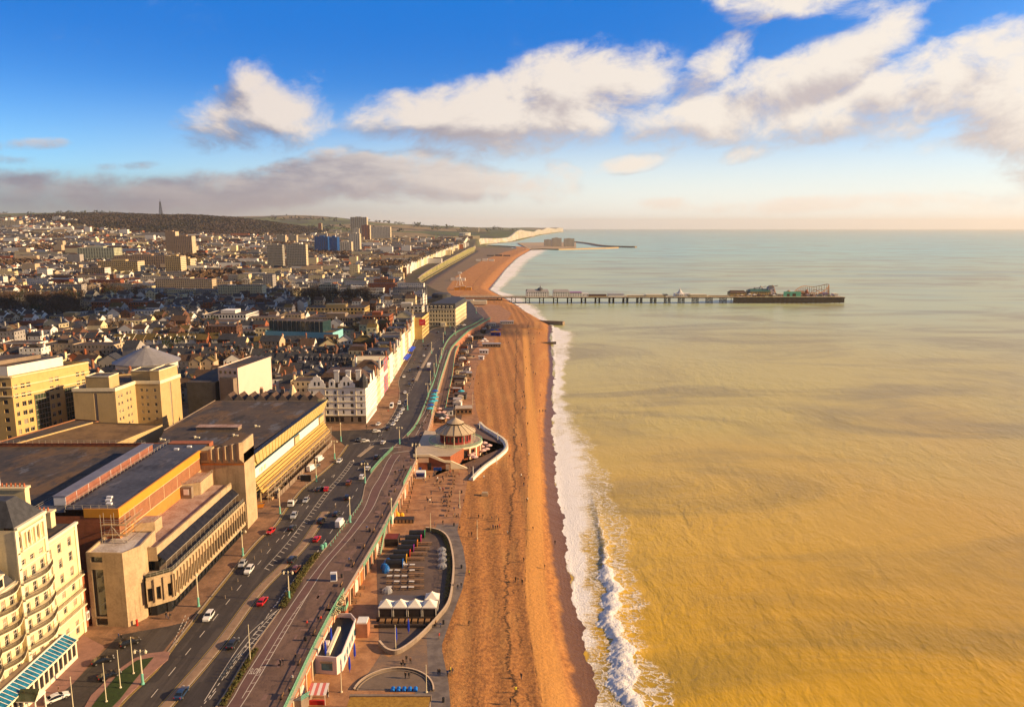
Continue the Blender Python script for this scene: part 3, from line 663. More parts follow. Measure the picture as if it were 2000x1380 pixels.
# grassed island in front of the hotel and the planted strips
GI = PL([(300,1284),(268,1290),(232,1316),(190,1366),(176,1386),(214,1386),(234,1366),(262,1330)])
IS = PL([(332,1274),(322,1272),(290,1276),(262,1286),(225,1312),(178,1358),(160,1390),(225,1390),(240,1368),(300,1312),(328,1288)])
b = MB(); b.prism(list(reversed(IS)), 9.95, 10.16, 0); b.prism(list(reversed(GI)), 10.1, 10.24, 1)
grass = mat('lawn', (0.035,0.062,0.014), 0.95, 0.3, 1.5, bump=0.8, bscale=9, col2=(0.022,0.036,0.010))
paveW = mat('pink_paving', (0.30,0.165,0.13), 0.85, 0.12, 0.6, bump=0.15)
tag(b.build('lawn_island', [paveW, grass]), kind='structure')
b = MB(); FW = PL([(163,1240),(205,1262),(142,1335),(60,1400),(20,1420)]); 
b.poly([(*w, 10.03) for w in [P(163,1240), P(20,1390), P(60,1400), P(142,1335), P(205,1262)]])
tag(b.build('hotel_pavement', paveW), kind='structure')
veg = mat('planting', (0.05,0.065,0.016), 0.9, 0.3, 2.0, col2=(0.10,0.06,0.018), bump=0.5, bscale=20)
def planting(name, pts, w, h, dens):
    b = MB(); L = along(smooth_line(PL(pts), 5), 0.35)
    for (x, y, a) in L:
        for k in range(dens):
            u = R.uniform(-w/2, w/2); px, py = x+u*math.sin(a)*-1, y+u*math.cos(a)
            s = R.uniform(.12, .34); z = 10.05+R.uniform(0, h)
            t = R.uniform(0, 3.14); c_, s_ = math.cos(t)*s, math.sin(t)*s; dz = R.uniform(-.1, .25)
            b.quad((px-c_, py-s_, z), (px+c_, py+s_, z+dz), (px+c_*.6-s_*.5, py+s_*.6+c_*.5, z+s), (px-c_*.6-s_*.5, py-s_*.6+c_*.5, z+s*.8))
    return tag(b.build(name, veg), kind='stuff', cat='planting', label='low green and rust coloured shrubs along the kerb')
planting('kerb_shrubs', [(436,1378),(470,1320),(500,1270)], 1.3, .55, 16)
planting('kerb_shrubs', [(552,1188),(580,1140),(605,1103),(622,1082)], 2.0, .9, 20)
# ================================================================ BUILDINGS ON THE FRONT
conc = mat('concrete', (0.48,0.36,0.22), 0.85, 0.14, 0.25, bump=0.15, bscale=2, stain=0.55)
concd = mat('dark_concrete', (0.26,0.20,0.15), 0.85, 0.15, 0.3, stain=0.3)
brick = mat('red_brick', (0.33,0.11,0.052), 0.9, 0.15, 0.8, bump=0.1, bscale=8, rows=0.9)
brick2 = mat('brown_brick', (0.30,0.135,0.07), 0.9, 0.12, 0.8, rows=0.7)
orange = mat('orange_cladding', (0.58,0.22,0.045), 0.75, 0.08, 0.5, stain=0.2)
yellow = mat('ochre_fascia', (0.60,0.27,0.03), 0.6, 0.05, 0.5)
cream = mat('cream_stucco', (0.72,0.61,0.37), 0.75, 0.08, 0.5, stain=0.2)
cream2 = mat('cream_trim', (0.78,0.70,0.50), 0.7, 0.05, 0.5)
white = mat('white_stucco', (0.74,0.72,0.67), 0.75, 0.06, 0.4, stain=0.15)
tan = mat('tan_stone', (0.56,0.40,0.16), 0.85, 0.07, 0.4, stain=0.15)
tan2 = mat('pale_tan_stone', (0.48,0.36,0.18), 0.85, 0.07, 0.3, stain=0.25)
slate = mat('slate', (0.055,0.058,0.068), 0.7, 0.25, 0.8, bump=0.2, bscale=6, rows=0.45)
slateb = mat('brown_tiles', (0.10,0.062,0.042), 0.8, 0.25, 0.8, bump=0.2, bscale=6, rows=0.45)
felt = mat('roof_felt', (0.085,0.062,0.045), 0.9, 0.3, 0.05, bump=0.1, col2=(0.03,0.03,0.034), stain=0.0)
def weather(m, tints):
    t = m.node_tree; q = NT(t); bs = [x for x in t.nodes if x.type == 'BSDF_PRINCIPLED'][0]; src = bs.inputs['Base Color'].links[0].from_socket; p = q.obj(); x, y, z = q.sep(p)
    for i, (c, sc, lo, am) in enumerate(tints): src = q.mix(q.mul(q.ss(q.noise(q.comb(q.add(q.mul(x, sc), i*7.0), q.mul(y, sc*.45), 0.0), 1.0, 6, .68, .3), lo, lo+.08), am), src, c)
    seam = q.m('GREATER_THAN', q.m('FRACT', q.mul(x, .45)), .965); src = q.mix(q.mul(seam, .5), src, (.015,.014,.014)); seam = q.m('GREATER_THAN', q.m('FRACT', q.mul(y, .11)), .985); src = q.mix(q.mul(seam, .5), src, (.015,.014,.014)); q.put(bs.inputs['Base Color'], src)
weather(felt, [((.16,.09,.035), .07, .5, .6), ((.14,.15,.18), .11, .56, .6), ((.02,.018,.016), .16, .56, .6), ((.20,.17,.14), .4, .62, .5)])
felt2 = mat('blue_felt', (0.075,0.08,0.10), 0.7, 0.25, 0.10, col2=(0.04,0.042,0.05))
weather(felt2, [((.13,.11,.10), .1, .52, .5), ((.02,.02,.025), .2, .55, .6), ((.17,.17,.19), .3, .6, .5)])
pinkroof = mat('weathered_roof', (0.42,0.30,0.25), 0.85, 0.25, 0.25, col2=(0.24,0.13,0.09))
whiteroof = mat('pale_roof_membrane', (0.52,0.48,0.46), 0.8, 0.2, 0.25, col2=(0.30,0.24,0.2))
glass = glassmat('dark_glass'); bglass = glassmat('blue_glass', (0.02,0.20,0.34), 0.15); gglass = glassmat('green_glass', (0.05,0.075,0.05), 0.12)
metal = mat('galvanised_metal', (0.42,0.38,0.32), 0.5, 0.1, 2, metal=0.4); black = mat('black_paint', (0.02,0.02,0.022), 0.5, 0.1, 1)
iron = mat('balcony_iron', (0.05,0.036,0.022), 0.6, 0.1, 1); turq = mat('turquoise_paint', (0.16,0.46,0.36), 0.55, 0.12, 1.5); lampcream = mat('cream_paint', (0.66,0.60,0.42), 0.5, 0.06, 1)
wfr = mat('white_window_frame', (0.74,0.70,0.62), 0.6, 0.03, 2); panel = mat('white_panel', (0.72,0.72,0.74), 0.5, 0.05, 1)
red = mat('red_paint', (0.55,0.03,0.02), 0.5, 0.06, 1); blue = mat('blue_canvas', (0.01,0.06,0.55), 0.6, 0.05, 1); ltblue = mat('pale_blue_stucco', (0.40,0.60,0.68), 0.8, 0.06, 0.4)

def facade(mb, A, B, z0, z1, rows=(), cols=(), depth=0.25, m=0, mg=1, wins=None, skip=None):
    """wall from A to B (outside on the right hand) with recessed openings at rows x cols"""
    A = Vector(A); B = Vector(B); L = (B-A).length; t = (B-A)/L; nn = Vector((t.y, -t.x))
    us = sorted(set([0, L]+[c for p in cols for c in p])); vs_ = sorted(set([z0, z1]+[r for p in rows for r in p]))
    cs = {round(c[0], 4): i for i, c in enumerate(cols)}; rs = {round(r[0], 4): j for j, r in enumerate(rows)}
    pt = lambda u, z, d=0: (A.x+t.x*u-nn.x*d, A.y+t.y*u-nn.y*d, z)
    ang = math.atan2(t.y, t.x)
    for i in range(len(us)-1):
        for j in range(len(vs_)-1):
            u0, u1, v0, v1 = us[i], us[i+1], vs_[j], vs_[j+1]
            ci, rj = cs.get(round(u0, 4)), rs.get(round(v0, 4))
            if ci is not None and rj is not None and not (skip and skip(ci, rj)):
                d = depth
                mb.quad(pt(u0,v0), pt(u0,v0,d), pt(u0,v1,d), pt(u0,v1), m); mb.quad(pt(u1,v0,d), pt(u1,v0), pt(u1,v1), pt(u1,v1,d), m)
                mb.quad(pt(u0,v0), pt(u1,v0), pt(u1,v0,d), pt(u0,v0,d), m); mb.quad(pt(u0,v1,d), pt(u1,v1,d), pt(u1,v1), pt(u0,v1), m)
                mb.quad(pt(u0,v0,d), pt(u1,v0,d), pt(u1,v1,d), pt(u0,v1,d), mg)
                if wins is not None:
                    c = pt((u0+u1)/2, v0, d-0.02); wins.append((c, ang, u1-u0, v1-v0))
            else: mb.quad(pt(u0,v0), pt(u1,v0), pt(u1,v1), pt(u0,v1), m)
def even(L, n, w, m0=1.0):
    """n openings of width w spread over L"""
    if n == 1: return [((L-w)/2, (L+w)/2)]
    s = (L-2*m0-w)/(n-1); return [(m0+i*s, m0+i*s+w) for i in range(n)]
WM = {}
def winmesh(w, h, fm, gm, bars=(1, 1)):
    k = (round(w, 1), round(h, 1), fm.name, gm.name, bars)
    if k not in WM:
        w, h = k[0], k[1]; b = MB(); f = min(.07, w*.06); d = 0.05
        b.quad((-w/2, 0.0, 0), (w/2, 0.0, 0), (w/2, 0.0, h), (-w/2, 0.0, h), 1)
        for (x0, x1, z0, z1) in [(-w/2, -w/2+f, 0, h), (w/2-f, w/2, 0, h), (-w/2+f, w/2-f, 0, f), (-w/2+f, w/2-f, h-f, h)]: b.box(x0, x1, -d, -0.004, z0, z1, 0)
        for i in range(bars[0]): x = -w/2+w*(i+1)/(bars[0]+1); b.box(x-f/3, x+f/3, -d*.8, -0.004, f, h-f, 0)
        for i in range(bars[1]): z = h*(i+1)/(bars[1]+1); b.box(-w/2+f, w/2-f, -d*.9, -0.004, z-f/2, z+f/2, 0)
        WM[k] = b.mesh('window', [fm, gm])
    return WM[k]
def paneglass():
    if 'window_pane' in MATS: return MATS['window_pane']
    m = glassmat('window_pane', (.018,.02,.024), .1); t = m.node_tree; q = NT(t); bs = [x for x in t.nodes if x.type == 'BSDF_PRINCIPLED'][0]; src = bs.inputs['Base Color'].links[0].from_socket
    r = t.nodes.new('ShaderNodeObjectInfo').outputs['Random']; z = q.sep(q.obj())[2]; drawn = q.m('GREATER_THAN', z, q.m('MULTIPLY_ADD', q.m('FRACT', q.mul(r, 7.3)), 2.6, -.2))
    q.put(bs.inputs['Base Color'], q.mix(q.mul(q.m('MULTIPLY', drawn, q.m('GREATER_THAN', r, .35)), .85), src, (.34,.29,.22))); return m
def windows(parent, wins, fm=None, gm=None, bars=(1, 1), limit=100):
    fm = fm or wfr; gm = paneglass()
    wins = sorted(wins, key=lambda w: (w[0][0]**2+w[0][1]**2))
    for (c, ang, w, h) in wins[:limit]:
        o = bpy.data.objects.new('window', winmesh(w, h, fm, gm, bars)); link(o, parent); o.location = c; o.rotation_euler[2] = ang
    if len(wins) > limit:
        b = MB()
        for (c, ang, w, h) in wins[limit:]:
            me = winmesh(w, h, fm, gm, bars); M = Matrix.Translation(c) @ Matrix.Rotation(ang, 4, 'Z'); k = len(b.v)
            b.v += [tuple(M @ v.co) for v in me.vertices]
            for p in me.polygons: b.f.append(tuple(k+i for i in p.vertices)); b.mi.append(p.material_index)
        tag(b.build('windows', [fm, gm], parent), kind='stuff')
def rail(mb, pts, z, h=1.05, step=1.8, r=0.035, m=0, bars=2, n=5):
    zz = z if callable(z) else (lambda x, y: z)
    for i in range(len(pts)-1):
        a, c = pts[i], pts[i+1]
        for k in range(bars):
            hh = h*(1-k/ max(bars, 1)); mb.tube((a[0], a[1], zz(*a)+hh), (c[0], c[1], zz(*c)+hh), r, n=n, m=m, caps=False)
    for (x, y, _) in along(pts, step): mb.tube((x, y, zz(x, y)), (x, y, zz(x, y)+h), r*1.2, n=n, m=m)
def cornice(mb, pts, z, out=0.4, h=0.4, m=0):
    """solid trim course standing proud of a wall along pts (outside on the right)"""
    mb.wallstrip(offs(pts, -out/2+0.02), out+0.04, z, z+h, m)

# ---------------------------------------------------------------- seafront grand hotel (bottom left)
gh = tag(empty('grand_hotel', (-112, 150, 10)), 'ornate cream Victorian hotel with curved iron balconies and slate roof, bottom left corner', 'hotel')
gh_off = gh.location
def G0(mb, name, mats, parent=None, **k):
    """build in world coordinates under a parent empty placed at its base"""
    o = mb.build(name, mats, parent, **k); 
    if parent is not None:
        root = parent
        while root.parent is not None: root = root.parent
        o.matrix_parent_inverse = Matrix.Identity(4)
        me = o.data; me.transform(Matrix.Translation(-Vector(root.location)))
    return o
def under(root, o): o.location = Vector(o.location)-Vector(root.location); return o
XW = -107.0; wins = []
b = MB(); FL = [17.6, 21.5, 25.4, 29.3, 33.2, 37.1]
rowsR = [(11.0, 14.6)] + [(z+0.6, z+3.0) for z in (17.9, 21.8, 25.7, 29.5, 33.3)]
facade(b, (XW, 164.5), (XW, 177.5), 10, 38.4, rowsR, [(1.3,2.75),(5.1,6.55),(9.2,10.65)], 0.3, 0, 1, wins)
facade(b, (XW, 177.5), (-121, 177.5), 10, 38.4, [], [], 0.3)
b.quad((XW-.5, 164.5, 38.39), (XW-.5, 177.5, 38.39), (-121, 177.5, 38.39), (-121, 164.5, 38.39), 2)
# tower bay
rowsT = [(z+0.6, z+3.0) for z in (14.0, 17.9, 21.8, 25.7, 29.5, 33.3)] + [(37.5, 38.8), (41.6, 44.2)]
facade(b, (XW+.9, 154.2), (XW+.9, 164.5), 10, 46.2, rowsT, [(1.1,2.6),(4.2,5.7),(7.4,8.9)], 0.3, 0, 1, wins)
facade(b, (XW+.9, 164.5), (-121, 164.5), 38.4, 46.2, [(41.6,44.0)], [(4,5.2),(8,9.2)], 0.3, 0, 1, wins)
facade(b, (XW+.9, 164.5), (XW, 164.5), 10, 38.4)
facade(b, (-121, 154.2), (XW+.9, 154.2), 10, 46.2)
# west range, with a bow and dormers above the cornice
rowsW = [(z+0.6, z+3.0) for z in (14.0, 17.9, 21.8, 25.7, 29.5)]
facade(b, (XW, 128), (XW, 154.2), 10, 34.4, rowsW, even(26.2, 9, 1.45, 1.0), 0.3, 0, 1, wins)
G0(b, 'wall', [cream, glass, felt], gh)
ws = [((c[0]-gh_off.x, c[1]-gh_off.y, c[2]-gh_off.z), a, w, h) for c, a, w, h in wins]; windows(gh, ws, limit=100)
b = MB(); seg = [((XW, 128), (XW, 154.2), 34.4), ((XW+.9, 154.2), (XW+.9, 164.5), 46.2), ((XW, 164.5), (XW, 177.5), 38.4)]
for a, c, z in seg: cornice(b, [a, c], z, 0.75, 0.55); cornice(b, [a, c], z-1.2, 0.25, 0.2)
for z in (17.2, 37.0, 40.6): cornice(b, [(XW+.9, 154.2), (XW+.9, 164.5)], z, 0.3, 0.3)
for z in (13.2, 17.3): cornice(b, [(XW, 164.6), (XW, 177.5)], z, 0.3, 0.35)
for y in (164.9, 177.2): b.box(XW+.01, XW+.28, y-.45, y+.45, 10, 38.3)
for y in (154.5, 164.2): b.box(XW+.91, XW+1.2, y-.5, y+.5, 10, 46.1)
for y in (155.4, 158.4, 161.6): b.box(XW+.93, XW+1.35, y+.3, y+.65, 41.2, 44.9); b.box(XW+.93, XW+1.35, y+1.9, y+2.25, 41.2, 44.9)
b.box(XW+.93, XW+1.6, 155.2, 163.8, 44.9, 45.5); b.box(XW+.93, XW+1.7, 155.2, 163.8, 40.9, 41.2)
G0(b, 'cornice', [cream2], gh)
b = MB()  # mansard roofs
def hip(mb, x0, x1, y0, y1, z0, h, inset, m=0, mt=None):
    a = [(x0,y0,z0),(x1,y0,z0),(x1,y1,z0),(x0,y1,z0)]; i = inset; t = [(x0+i,y0+i,z0+h),(x1-i,y0+i,z0+h),(x1-i,y1-i,z0+h),(x0+i,y1-i,z0+h)]
    for k in range(4): j = (k+1) % 4; mb.quad(a[k], a[j], t[j], t[k], m)
    mb.quad(*t, m if mt is None else mt)
hip(b, -121, XW+.8, 154.3, 164.4, 46.7, 4.8, 3.4); hip(b, -120, XW-.3, 128, 154.1, 34.9, 4.2, 2.0)
G0(b, 'roof', [slate], gh)
for y in (139, 144.5, 150):
    b = MB(); b.box(XW-1.5, XW-.2, y-.9, y+.9, 34.9, 37.6, 0); b.quad((XW-.195, y-.6, 35.4), (XW-.195, y+.6, 35.4), (XW-.195, y+.6, 37.1), (XW-.195, y-.6, 37.1), 1)
    b.box(XW-1.7, XW, y-1.1, y+1.1, 37.6, 37.9, 0); G0(b, 'dormer', [cream2, glass], gh)
for (x0, x1, y0, y1, z0, z1) in [(-120.5, -111, 174.6, 176.4, 38.4, 42.0), (-119, -110, 164.8, 166.4, 46.7, 51.5), (-120, -112, 152.0, 153.6, 38, 44)]:
    b = MB(); b.box(x0, x1, y0, y1, z0, z1); b.box(x0-.25, x1+.25, y0-.25, y1+.25, z1, z1+.5)
    k = int((x1-x0)/1.0)
    for i in range(k): b.tube((x0+.5+i, (y0+y1)/2, z1+.5), (x0+.5+i, (y0+y1)/2, z1+1.3), .24, .18, 7, 1)
    G0(b, 'chimney', [cream, mat('chimney_pot', (0.42,0.13,0.06), 0.9, 0.1, 2)], gh)
def bow(y0, y1, n, d, x):     # wavy balcony edge: bays swelling outwards
    pts = []
    for i in range(n):
        for k in range(8):
            t = k/8; pts.append((x+1.0+d*math.sin(math.pi*t)**1.2, y0+(y1-y0)*(i+t)/n))
    pts.append((x+1.0, y1)); return pts
for z in (34.4-0.3, 30.4, 26.5, 22.6, 18.7):
    for (pts) in ([bow(131, 154, 3, 1.3, XW), bow(154, 164.6, 1, 1.5, XW+.9)]):
        b = MB(); inner = [(XW if p[1] < 154 else XW+.9, p[1]) for p in pts]
        for i in range(len(pts)-1):
            a, c, e, f = inner[i], pts[i], pts[i+1], inner[i+1]
            b.quad((*a, z), (*c, z), (*e, z), (*f, z), 0); b.quad((*f, z-.3), (*e, z-.3), (*c, z-.3), (*a, z-.3), 0); b.quad((*c, z-.3), (*e, z-.3), (*e, z), (*c, z), 0)
            for s in np.linspace(0, 1, 9)[:-1]:
                x, y = c[0]+(e[0]-c[0])*s, c[1]+(e[1]-c[1])*s; b.tube((x, y, z), (x, y, z+1.05), .035, n=3, m=1, caps=False)
            b.tube((*c, z+1.05), (*e, z+1.05), .06, n=4, m=1, caps=False); b.tube((*c, z+.3), (*e, z+.3), .04, n=4, m=1, caps=False)
        G0(b, 'balcony', [cream2, iron], gh)
for z in (25.5, 21.6, 17.7):
    b = MB(); b.box(XW+.3, XW+1.3, 164.8, 177.2, z-.25, z); rail(b, [(XW+1.25, 164.9), (XW+1.25, 177.1), (XW+.3, 177.1)], z, 1.0, .5, .035, 1, 2, 4); G0(b, 'balcony', [cream2, iron], gh)
# conservatory
b = MB(); XC = -102.2
facade(b, (XC, 126), (XC, 165.5), 10, 14.4, [(11.0, 13.9)], even(39.5, 22, 1.35, .5), .2, 0, 1)
facade(b, (XC, 165.5), (XW, 165.5), 10, 14.4, [(11.0, 13.9)], even(4.8, 2, 1.6, .6), .2, 0, 1)
b.quad((XC-2.6, 126, 16.0), (XC-2.6, 165.5, 16.0), (XW, 165.5, 16.0), (XW, 126, 16.0), 2)
b.quad((XC-2.6, 165.5, 14.4), (XC, 165.5, 14.4), (XC-2.6, 165.5, 16.0), (XC-2.6, 165.5, 16.0), 0); b.box(XW, XC-2.6, 165.3, 165.5, 14.4, 16.0, 0)
b.box(XC-.1, XC+.35, 126, 165.8, 14.4, 14.65, 0)
cons = G0(b, 'conservatory', [cream2, glass, concd], gh)
b = MB(); b.quad((XC+.3, 126, 14.66), (XC+.3, 165.4, 14.66), (XC-2.6, 165.4, 16.05), (XC-2.6, 126, 16.05), 0)
for i in range(34):
    y = 126.4+i*1.18; b.quad((XC+.3, y, 14.72), (XC+.3, y+.16, 14.72), (XC-2.6, y+.16, 16.11), (XC-2.6, y, 16.11), 1)
b.box(XC-2.8, XC-2.5, 126, 165.5, 16.0, 16.25, 1)
G0(b, 'glass_roof', [bglass, wfr], cons)
b = MB(); b.box(XC+.2, XC+4.2, 143.0, 146.6, 13.6, 13.8, 0); b.poly([(XC+.2,143,13.8),(XC+4.2,143,13.8),(XC+4.2,144.8,15.6),(XC+.2,144.8,15.6)], 1); b.poly([(XC+4.2,146.6,13.8),(XC+.2,146.6,13.8),(XC+.2,144.8,15.6),(XC+4.2,144.8,15.6)], 1)
b.poly([(XC+4.2,143,13.8),(XC+4.2,146.6,13.8),(XC+4.2,144.8,15.6)], 2)
for y in (143.2, 146.4): b.tube((XC+4, y, 10), (XC+4, y, 13.6), .16, n=8)
G0(b, 'entrance_canopy', [wfr, gglass, cream2], gh)

# ---------------------------------------------------------------- brick link
lk = tag(empty('brick_annexe', (-112, 180, 10)), 'narrow orange brick link with tall slit windows between cream hotel and concrete tower', 'building')
b = MB(); facade(b, (-107.6, 177.8), (-107.6, 182), 10, 24, [(15, 21.5)], [(.9,1.3),(2.0,2.4)], .3, 0, 1); facade(b, (-107.6, 182), (-122, 182), 10, 24); facade(b, (-122, 177.8), (-107.6, 177.8), 10, 24)
b.quad((-107.6,177.8,24), (-107.6,182,24), (-122,182,24), (-122,177.8,24), 2); G0(b, 'wall', [brick, glass, felt], lk)
for y in (178.6, 180.8):
    b = MB(); b.box(-107.5, -107.0, y, y+1.2, 12.2, 14.4, 0); b.box(-106.99, -106.96, y+.2, y+1.0, 12.6, 14.0, 1); G0(b, 'wall_box', [panel, concd], lk)
# ---------------------------------------------------------------- conference centre
cc = tag(empty('conference_centre', (-110, 200, 10)), 'big concrete and orange brick conference centre with finned curved frontage and dark flat roofs', 'conference centre')
A_, B_, C_ = P(181,1222), P(251,1224), P(287,1206)
b = MB(); TZ = 29.6
tw = [(A_[0]-1, 194), A_, B_, C_, (C_[0]-1.0, C_[1]+10), (C_[0]-8, 194)]
L = (Vector(B_)-Vector(A_)).length
facade(b, A_, B_, 10, TZ, [(10.3,12.2),(12.6,25.3),(27.2,28.7)], [(L*.12, L*.44)], .5, 0, 1)
facade(b, B_, C_, 10, TZ); facade(b, C_, tw[4], 10, TZ); facade(b, tw[4], tw[5], 10, TZ); facade(b, tw[0], A_, 10, TZ)
b.poly([(*p, TZ-.35) for p in tw], 2)
o_ = offs([tw[0], A_, B_, C_, tw[4]], .25); b.wallstrip(o_, .5, TZ-.4, TZ+.25, 0)
G0(b, 'stair_tower', [conc, glass, whiteroof], cc)
# frontage
E1, E2, E3, E4 = (C_[0]+.6, C_[1]+1.2), P(305,1201), P(334,1192), P(475,1042)
E3 = (E3[0]+.3, E3[1]); b = MB()
for a, c in ((E1, E2), (E2, E3), (E3, E4)): facade(b, a, c, 10, 13.4, [(10.3, 13.2)], even((Vector(c)-Vector(a)).length, max(1, int((Vector(c)-Vector(a)).length/2.4)), 2.0, .2), .3, 0, 1)
G0(b, 'ground_floor_glazing', [black, glass], cc)
F1 = offs([E1, E2, E3, E4], -1.1); F1[0] = (E1[0]+.2, F1[0][1]-.6)
b = MB()
for i in range(3):
    a, c = F1[i], F1[i+1]; L = (Vector(c)-Vector(a)).length; n_ = max(2, int(L/1.95))
    facade(b, a, c, 13.2, 21.2, [(14.6, 18.2)], even(L, n_, 1.15, .45), .7, 0, 1)
facade(b, F1[3], (-97, F1[3][1]), 10, 21.2, [], [])
for i in range(3): b.poly([(*F1[i], 13.2), (*[E1,E2,E3,E4][i], 13.2), (*[E1,E2,E3,E4][i+1], 13.2), (*F1[i+1], 13.2)], 0)
b.poly([(*F1[0],21.15),(*F1[1],21.15),(*F1[2],21.15),(*F1[3],21.15),(-96,F1[3][1],21.15),(-97,190,21.15)], 2)
G0(b, 'curved_front', [conc, glass, concd], cc)
fins = []
for i in range(3):
    a, c = F1[i], F1[i+1]; L = (Vector(c)-Vector(a)).length
    for (x, y, h) in along([a, c], 1.95 if i == 2 else 2.3): fins.append((x, y, h))
fm = MB(); fm.box(-.12, .12, -.42, .0, 0, 6.2); fmesh = fm.mesh('fin', [conc])
for (x, y, h) in fins[:60]:
    o = bpy.data.objects.new('fin', fmesh); link(o, cc); o.location = (x-cc.location.x, y-cc.location.y, 14.3-10); o.rotation_euler[2] = h
# terrace glazing, roof and upper wall
U = offs([E1, E2, E3, E4], 3.4); U[0] = (E1[0]-1.5, U[0][1]+1)
b = MB(); 
for i in range(3):
    a, c = U[i], U[i+1]; L = (Vector(c)-Vector(a)).length; n_ = max(2, int(L/2.6)); facade(b, a, c, 21.15, 23.9, [(21.4, 23.7)], even(L, n_, 2.1, .3), .2, 0, 1)
G0(b, 'terrace_windows', [black, glass], cc)
b = MB(); U2 = offs(U, -.5)
for i in range(3): facade(b, U2[i], U2[i+1], 23.85, 27.6, m=0)
b.poly([(*U2[0],23.85)]+[(*U[0],23.85),(*U[1],23.85),(*U2[1],23.85)], 0)
b.wallstrip(offs(U2, .25), .5, 27.1, 27.62, 0)
b.poly([(U2[0][0]-.2,U2[0][1],26.8),(*U2[1],26.8),(*U2[2],26.8),(*U2[3],26.8),(-103,U2[3][1],26.8),(-103,192,26.8)], 1)
facade(b, (U2[0][0]-6, U2[0][1]+4.5), U2[0], 21, 27.6)
G0(b, 'upper_wall', [conc, pinkroof], cc)
b = MB(); s0 = offs([U[2], U[3]], -.55); s1 = offs([U[2], U[3]], -2.7)
b.quad((*s0[0],25.6), (*s1[0],23.8), (*s1[1],23.8), (*s0[1],25.6), 0); b.quad((*s0[1],25.4),(*s1[1],23.6),(*s1[0],23.6),(*s0[0],25.4), 1); b.quad((*s1[0],23.6),(*s1[1],23.6),(*s1[1],23.8),(*s1[0],23.8),1)
for (x, y, h) in along(s1, 3.0): b.tube((x, y, 21.1), (x, y, 23.6), .06, n=5, m=1)
G0(b, 'terrace_awning', [glassmat('awning_glass', (0.022,0.022,0.028), .5, .2), metal], cc)
b = MB(); rr = offs(F1[:4], .3); rail(b, [(rr[0][0]-1.5, rr[0][1]+1.5)]+rr, 21.15, 1.1, 1.6, .04, 0, 2, 4)
for i in range(3): b.quad((*rr[i],21.2), (*rr[i+1],21.2), (*rr[i+1],22.1), (*rr[i],22.1), 1)
G0(b, 'glass_balustrade', [metal, glassmat('balustrade_glass', (0.07,0.07,0.05), .15)], cc)
# hall walls
HX, HY0, HY1, HZ = -103.0, 190.0, 243.0, 37.4
b = MB()
b.quad((HX,HY0,10),(HX,HY1,10),(HX,HY1,30.6),(HX,HY0,30.6),1)          # orange lower band
b.quad((HX,HY0,30.6),(HX,HY1,30.6),(HX,HY1,34.8),(HX,HY0,34.8),2)
b.quad((-175,HY0,10),(HX,HY0,10),(HX,HY0,HZ-2),(-175,HY0,HZ-2),0)
b.box(HX, HX+.12, HY0, HY1, 34.8, 34.98, 3); b.box(HX, HX+.1, HY0, HY1, 30.5, 30.62, 3)
for y in range(int(HY0)+8, int(HY1), 9): b.box(HX, HX+.05, y, y+.1, 30.7, 34.8, 3)
G0(b, 'hall_wall', [brick, orange, brick2, cream], cc)
b = MB(); b.box(HX-.4, HX+.2, HY0-.1, HY1, 34.98, HZ, 0); b.box(-112, HX-.4, HY0-.1, HY0+.3, 35.0, HZ, 0); G0(b, 'fascia', [yellow], cc)
b = MB()
b.quad((HX-.4,HY0+.2,HZ-.3),(HX-.4,HY1+8,HZ-.3),(-117,HY1+8,HZ-.3),(-117,HY0+.2,HZ-.3),0)
b.quad((-117,HY0+.1,36.4),(-117,254,36.4),(-126,254,36.4),(-126,HY0+.1,36.4),1)
b.box(-117.05,-117.0,HY0+.1,254,36.4,HZ-.3,0)
b.quad((-126,HY0+.1,35.4),(-126,254,35.4),(-285,254,35.4),(-285,HY0+.1,35.4),2); b.box(-126.1,-126,HY0+.1,254,35.4,36.4,0)
b.box(-285, -117, 254, 254.4, 10, 36.6, 3); b.box(-117, HX, 251, 254.4, 10, HZ, 3)
G0(b, 'roof', [felt2, felt2, felt, brick], cc)
b = MB(); b.box(-122.6, -119.4, 195, 245, 36.5, 38.9, 0, top=1); b.box(-122.6, -119.4, 194.9, 195, 36.5, 38.9, 2); b.box(-122.9, -119.1, 194.8, 245.2, 38.9, 39.1, 1)
for y in range(200, 245, 6): b.box(-119.4, -119.34, y, y+.12, 36.5, 38.9, 2)
G0(b, 'clerestory', [mat('rooflight_brick', (0.30,0.12,0.08), 0.85, 0.15, 0.5), mat('lead_roof', (0.17,0.17,0.21), .6, .15, .4), panel], cc)
b = MB(); b.box(-158, -149, 205, 213, 35.4, 38.4, 0, top=1)
for i in range(9): b.box(-158.02+i, -157.94+i, 204.9, 205, 35.5, 38.3, 1)
for i in range(8): b.box(-149, -148.9, 205+i, 205.1+i, 35.5, 38.3, 1)
G0(b, 'roof_plant_box', [panel, felt2], cc)
for pts, z in (([(-125.6, 191), (-125.6, 253)], 36.4), ([(-117.3, 191), (-117.3, 253)], 37.1), ([(-117, 190.6), (-104, 190.6)], 37.1), ([(-200, 253.8), (-126, 253.8)], 36.6), ([(-140, 190.6), (-126, 190.6)], 35.4)):
    b = MB(); rail(b, pts, z, 1.1, 2.2, .045, 0, 2, 4); G0(b, 'roof_railing', [metal], cc)
for (x, y) in [(-108, 193.5), (-109.5, 196), (-110.5, 198.5), (-112, 244), (-109, 247)]:
    b = MB(); b.box(x, x+1.4, y, y+.9, 37.1, 37.6, 0); G0(b, 'rooflight', [panel], cc)
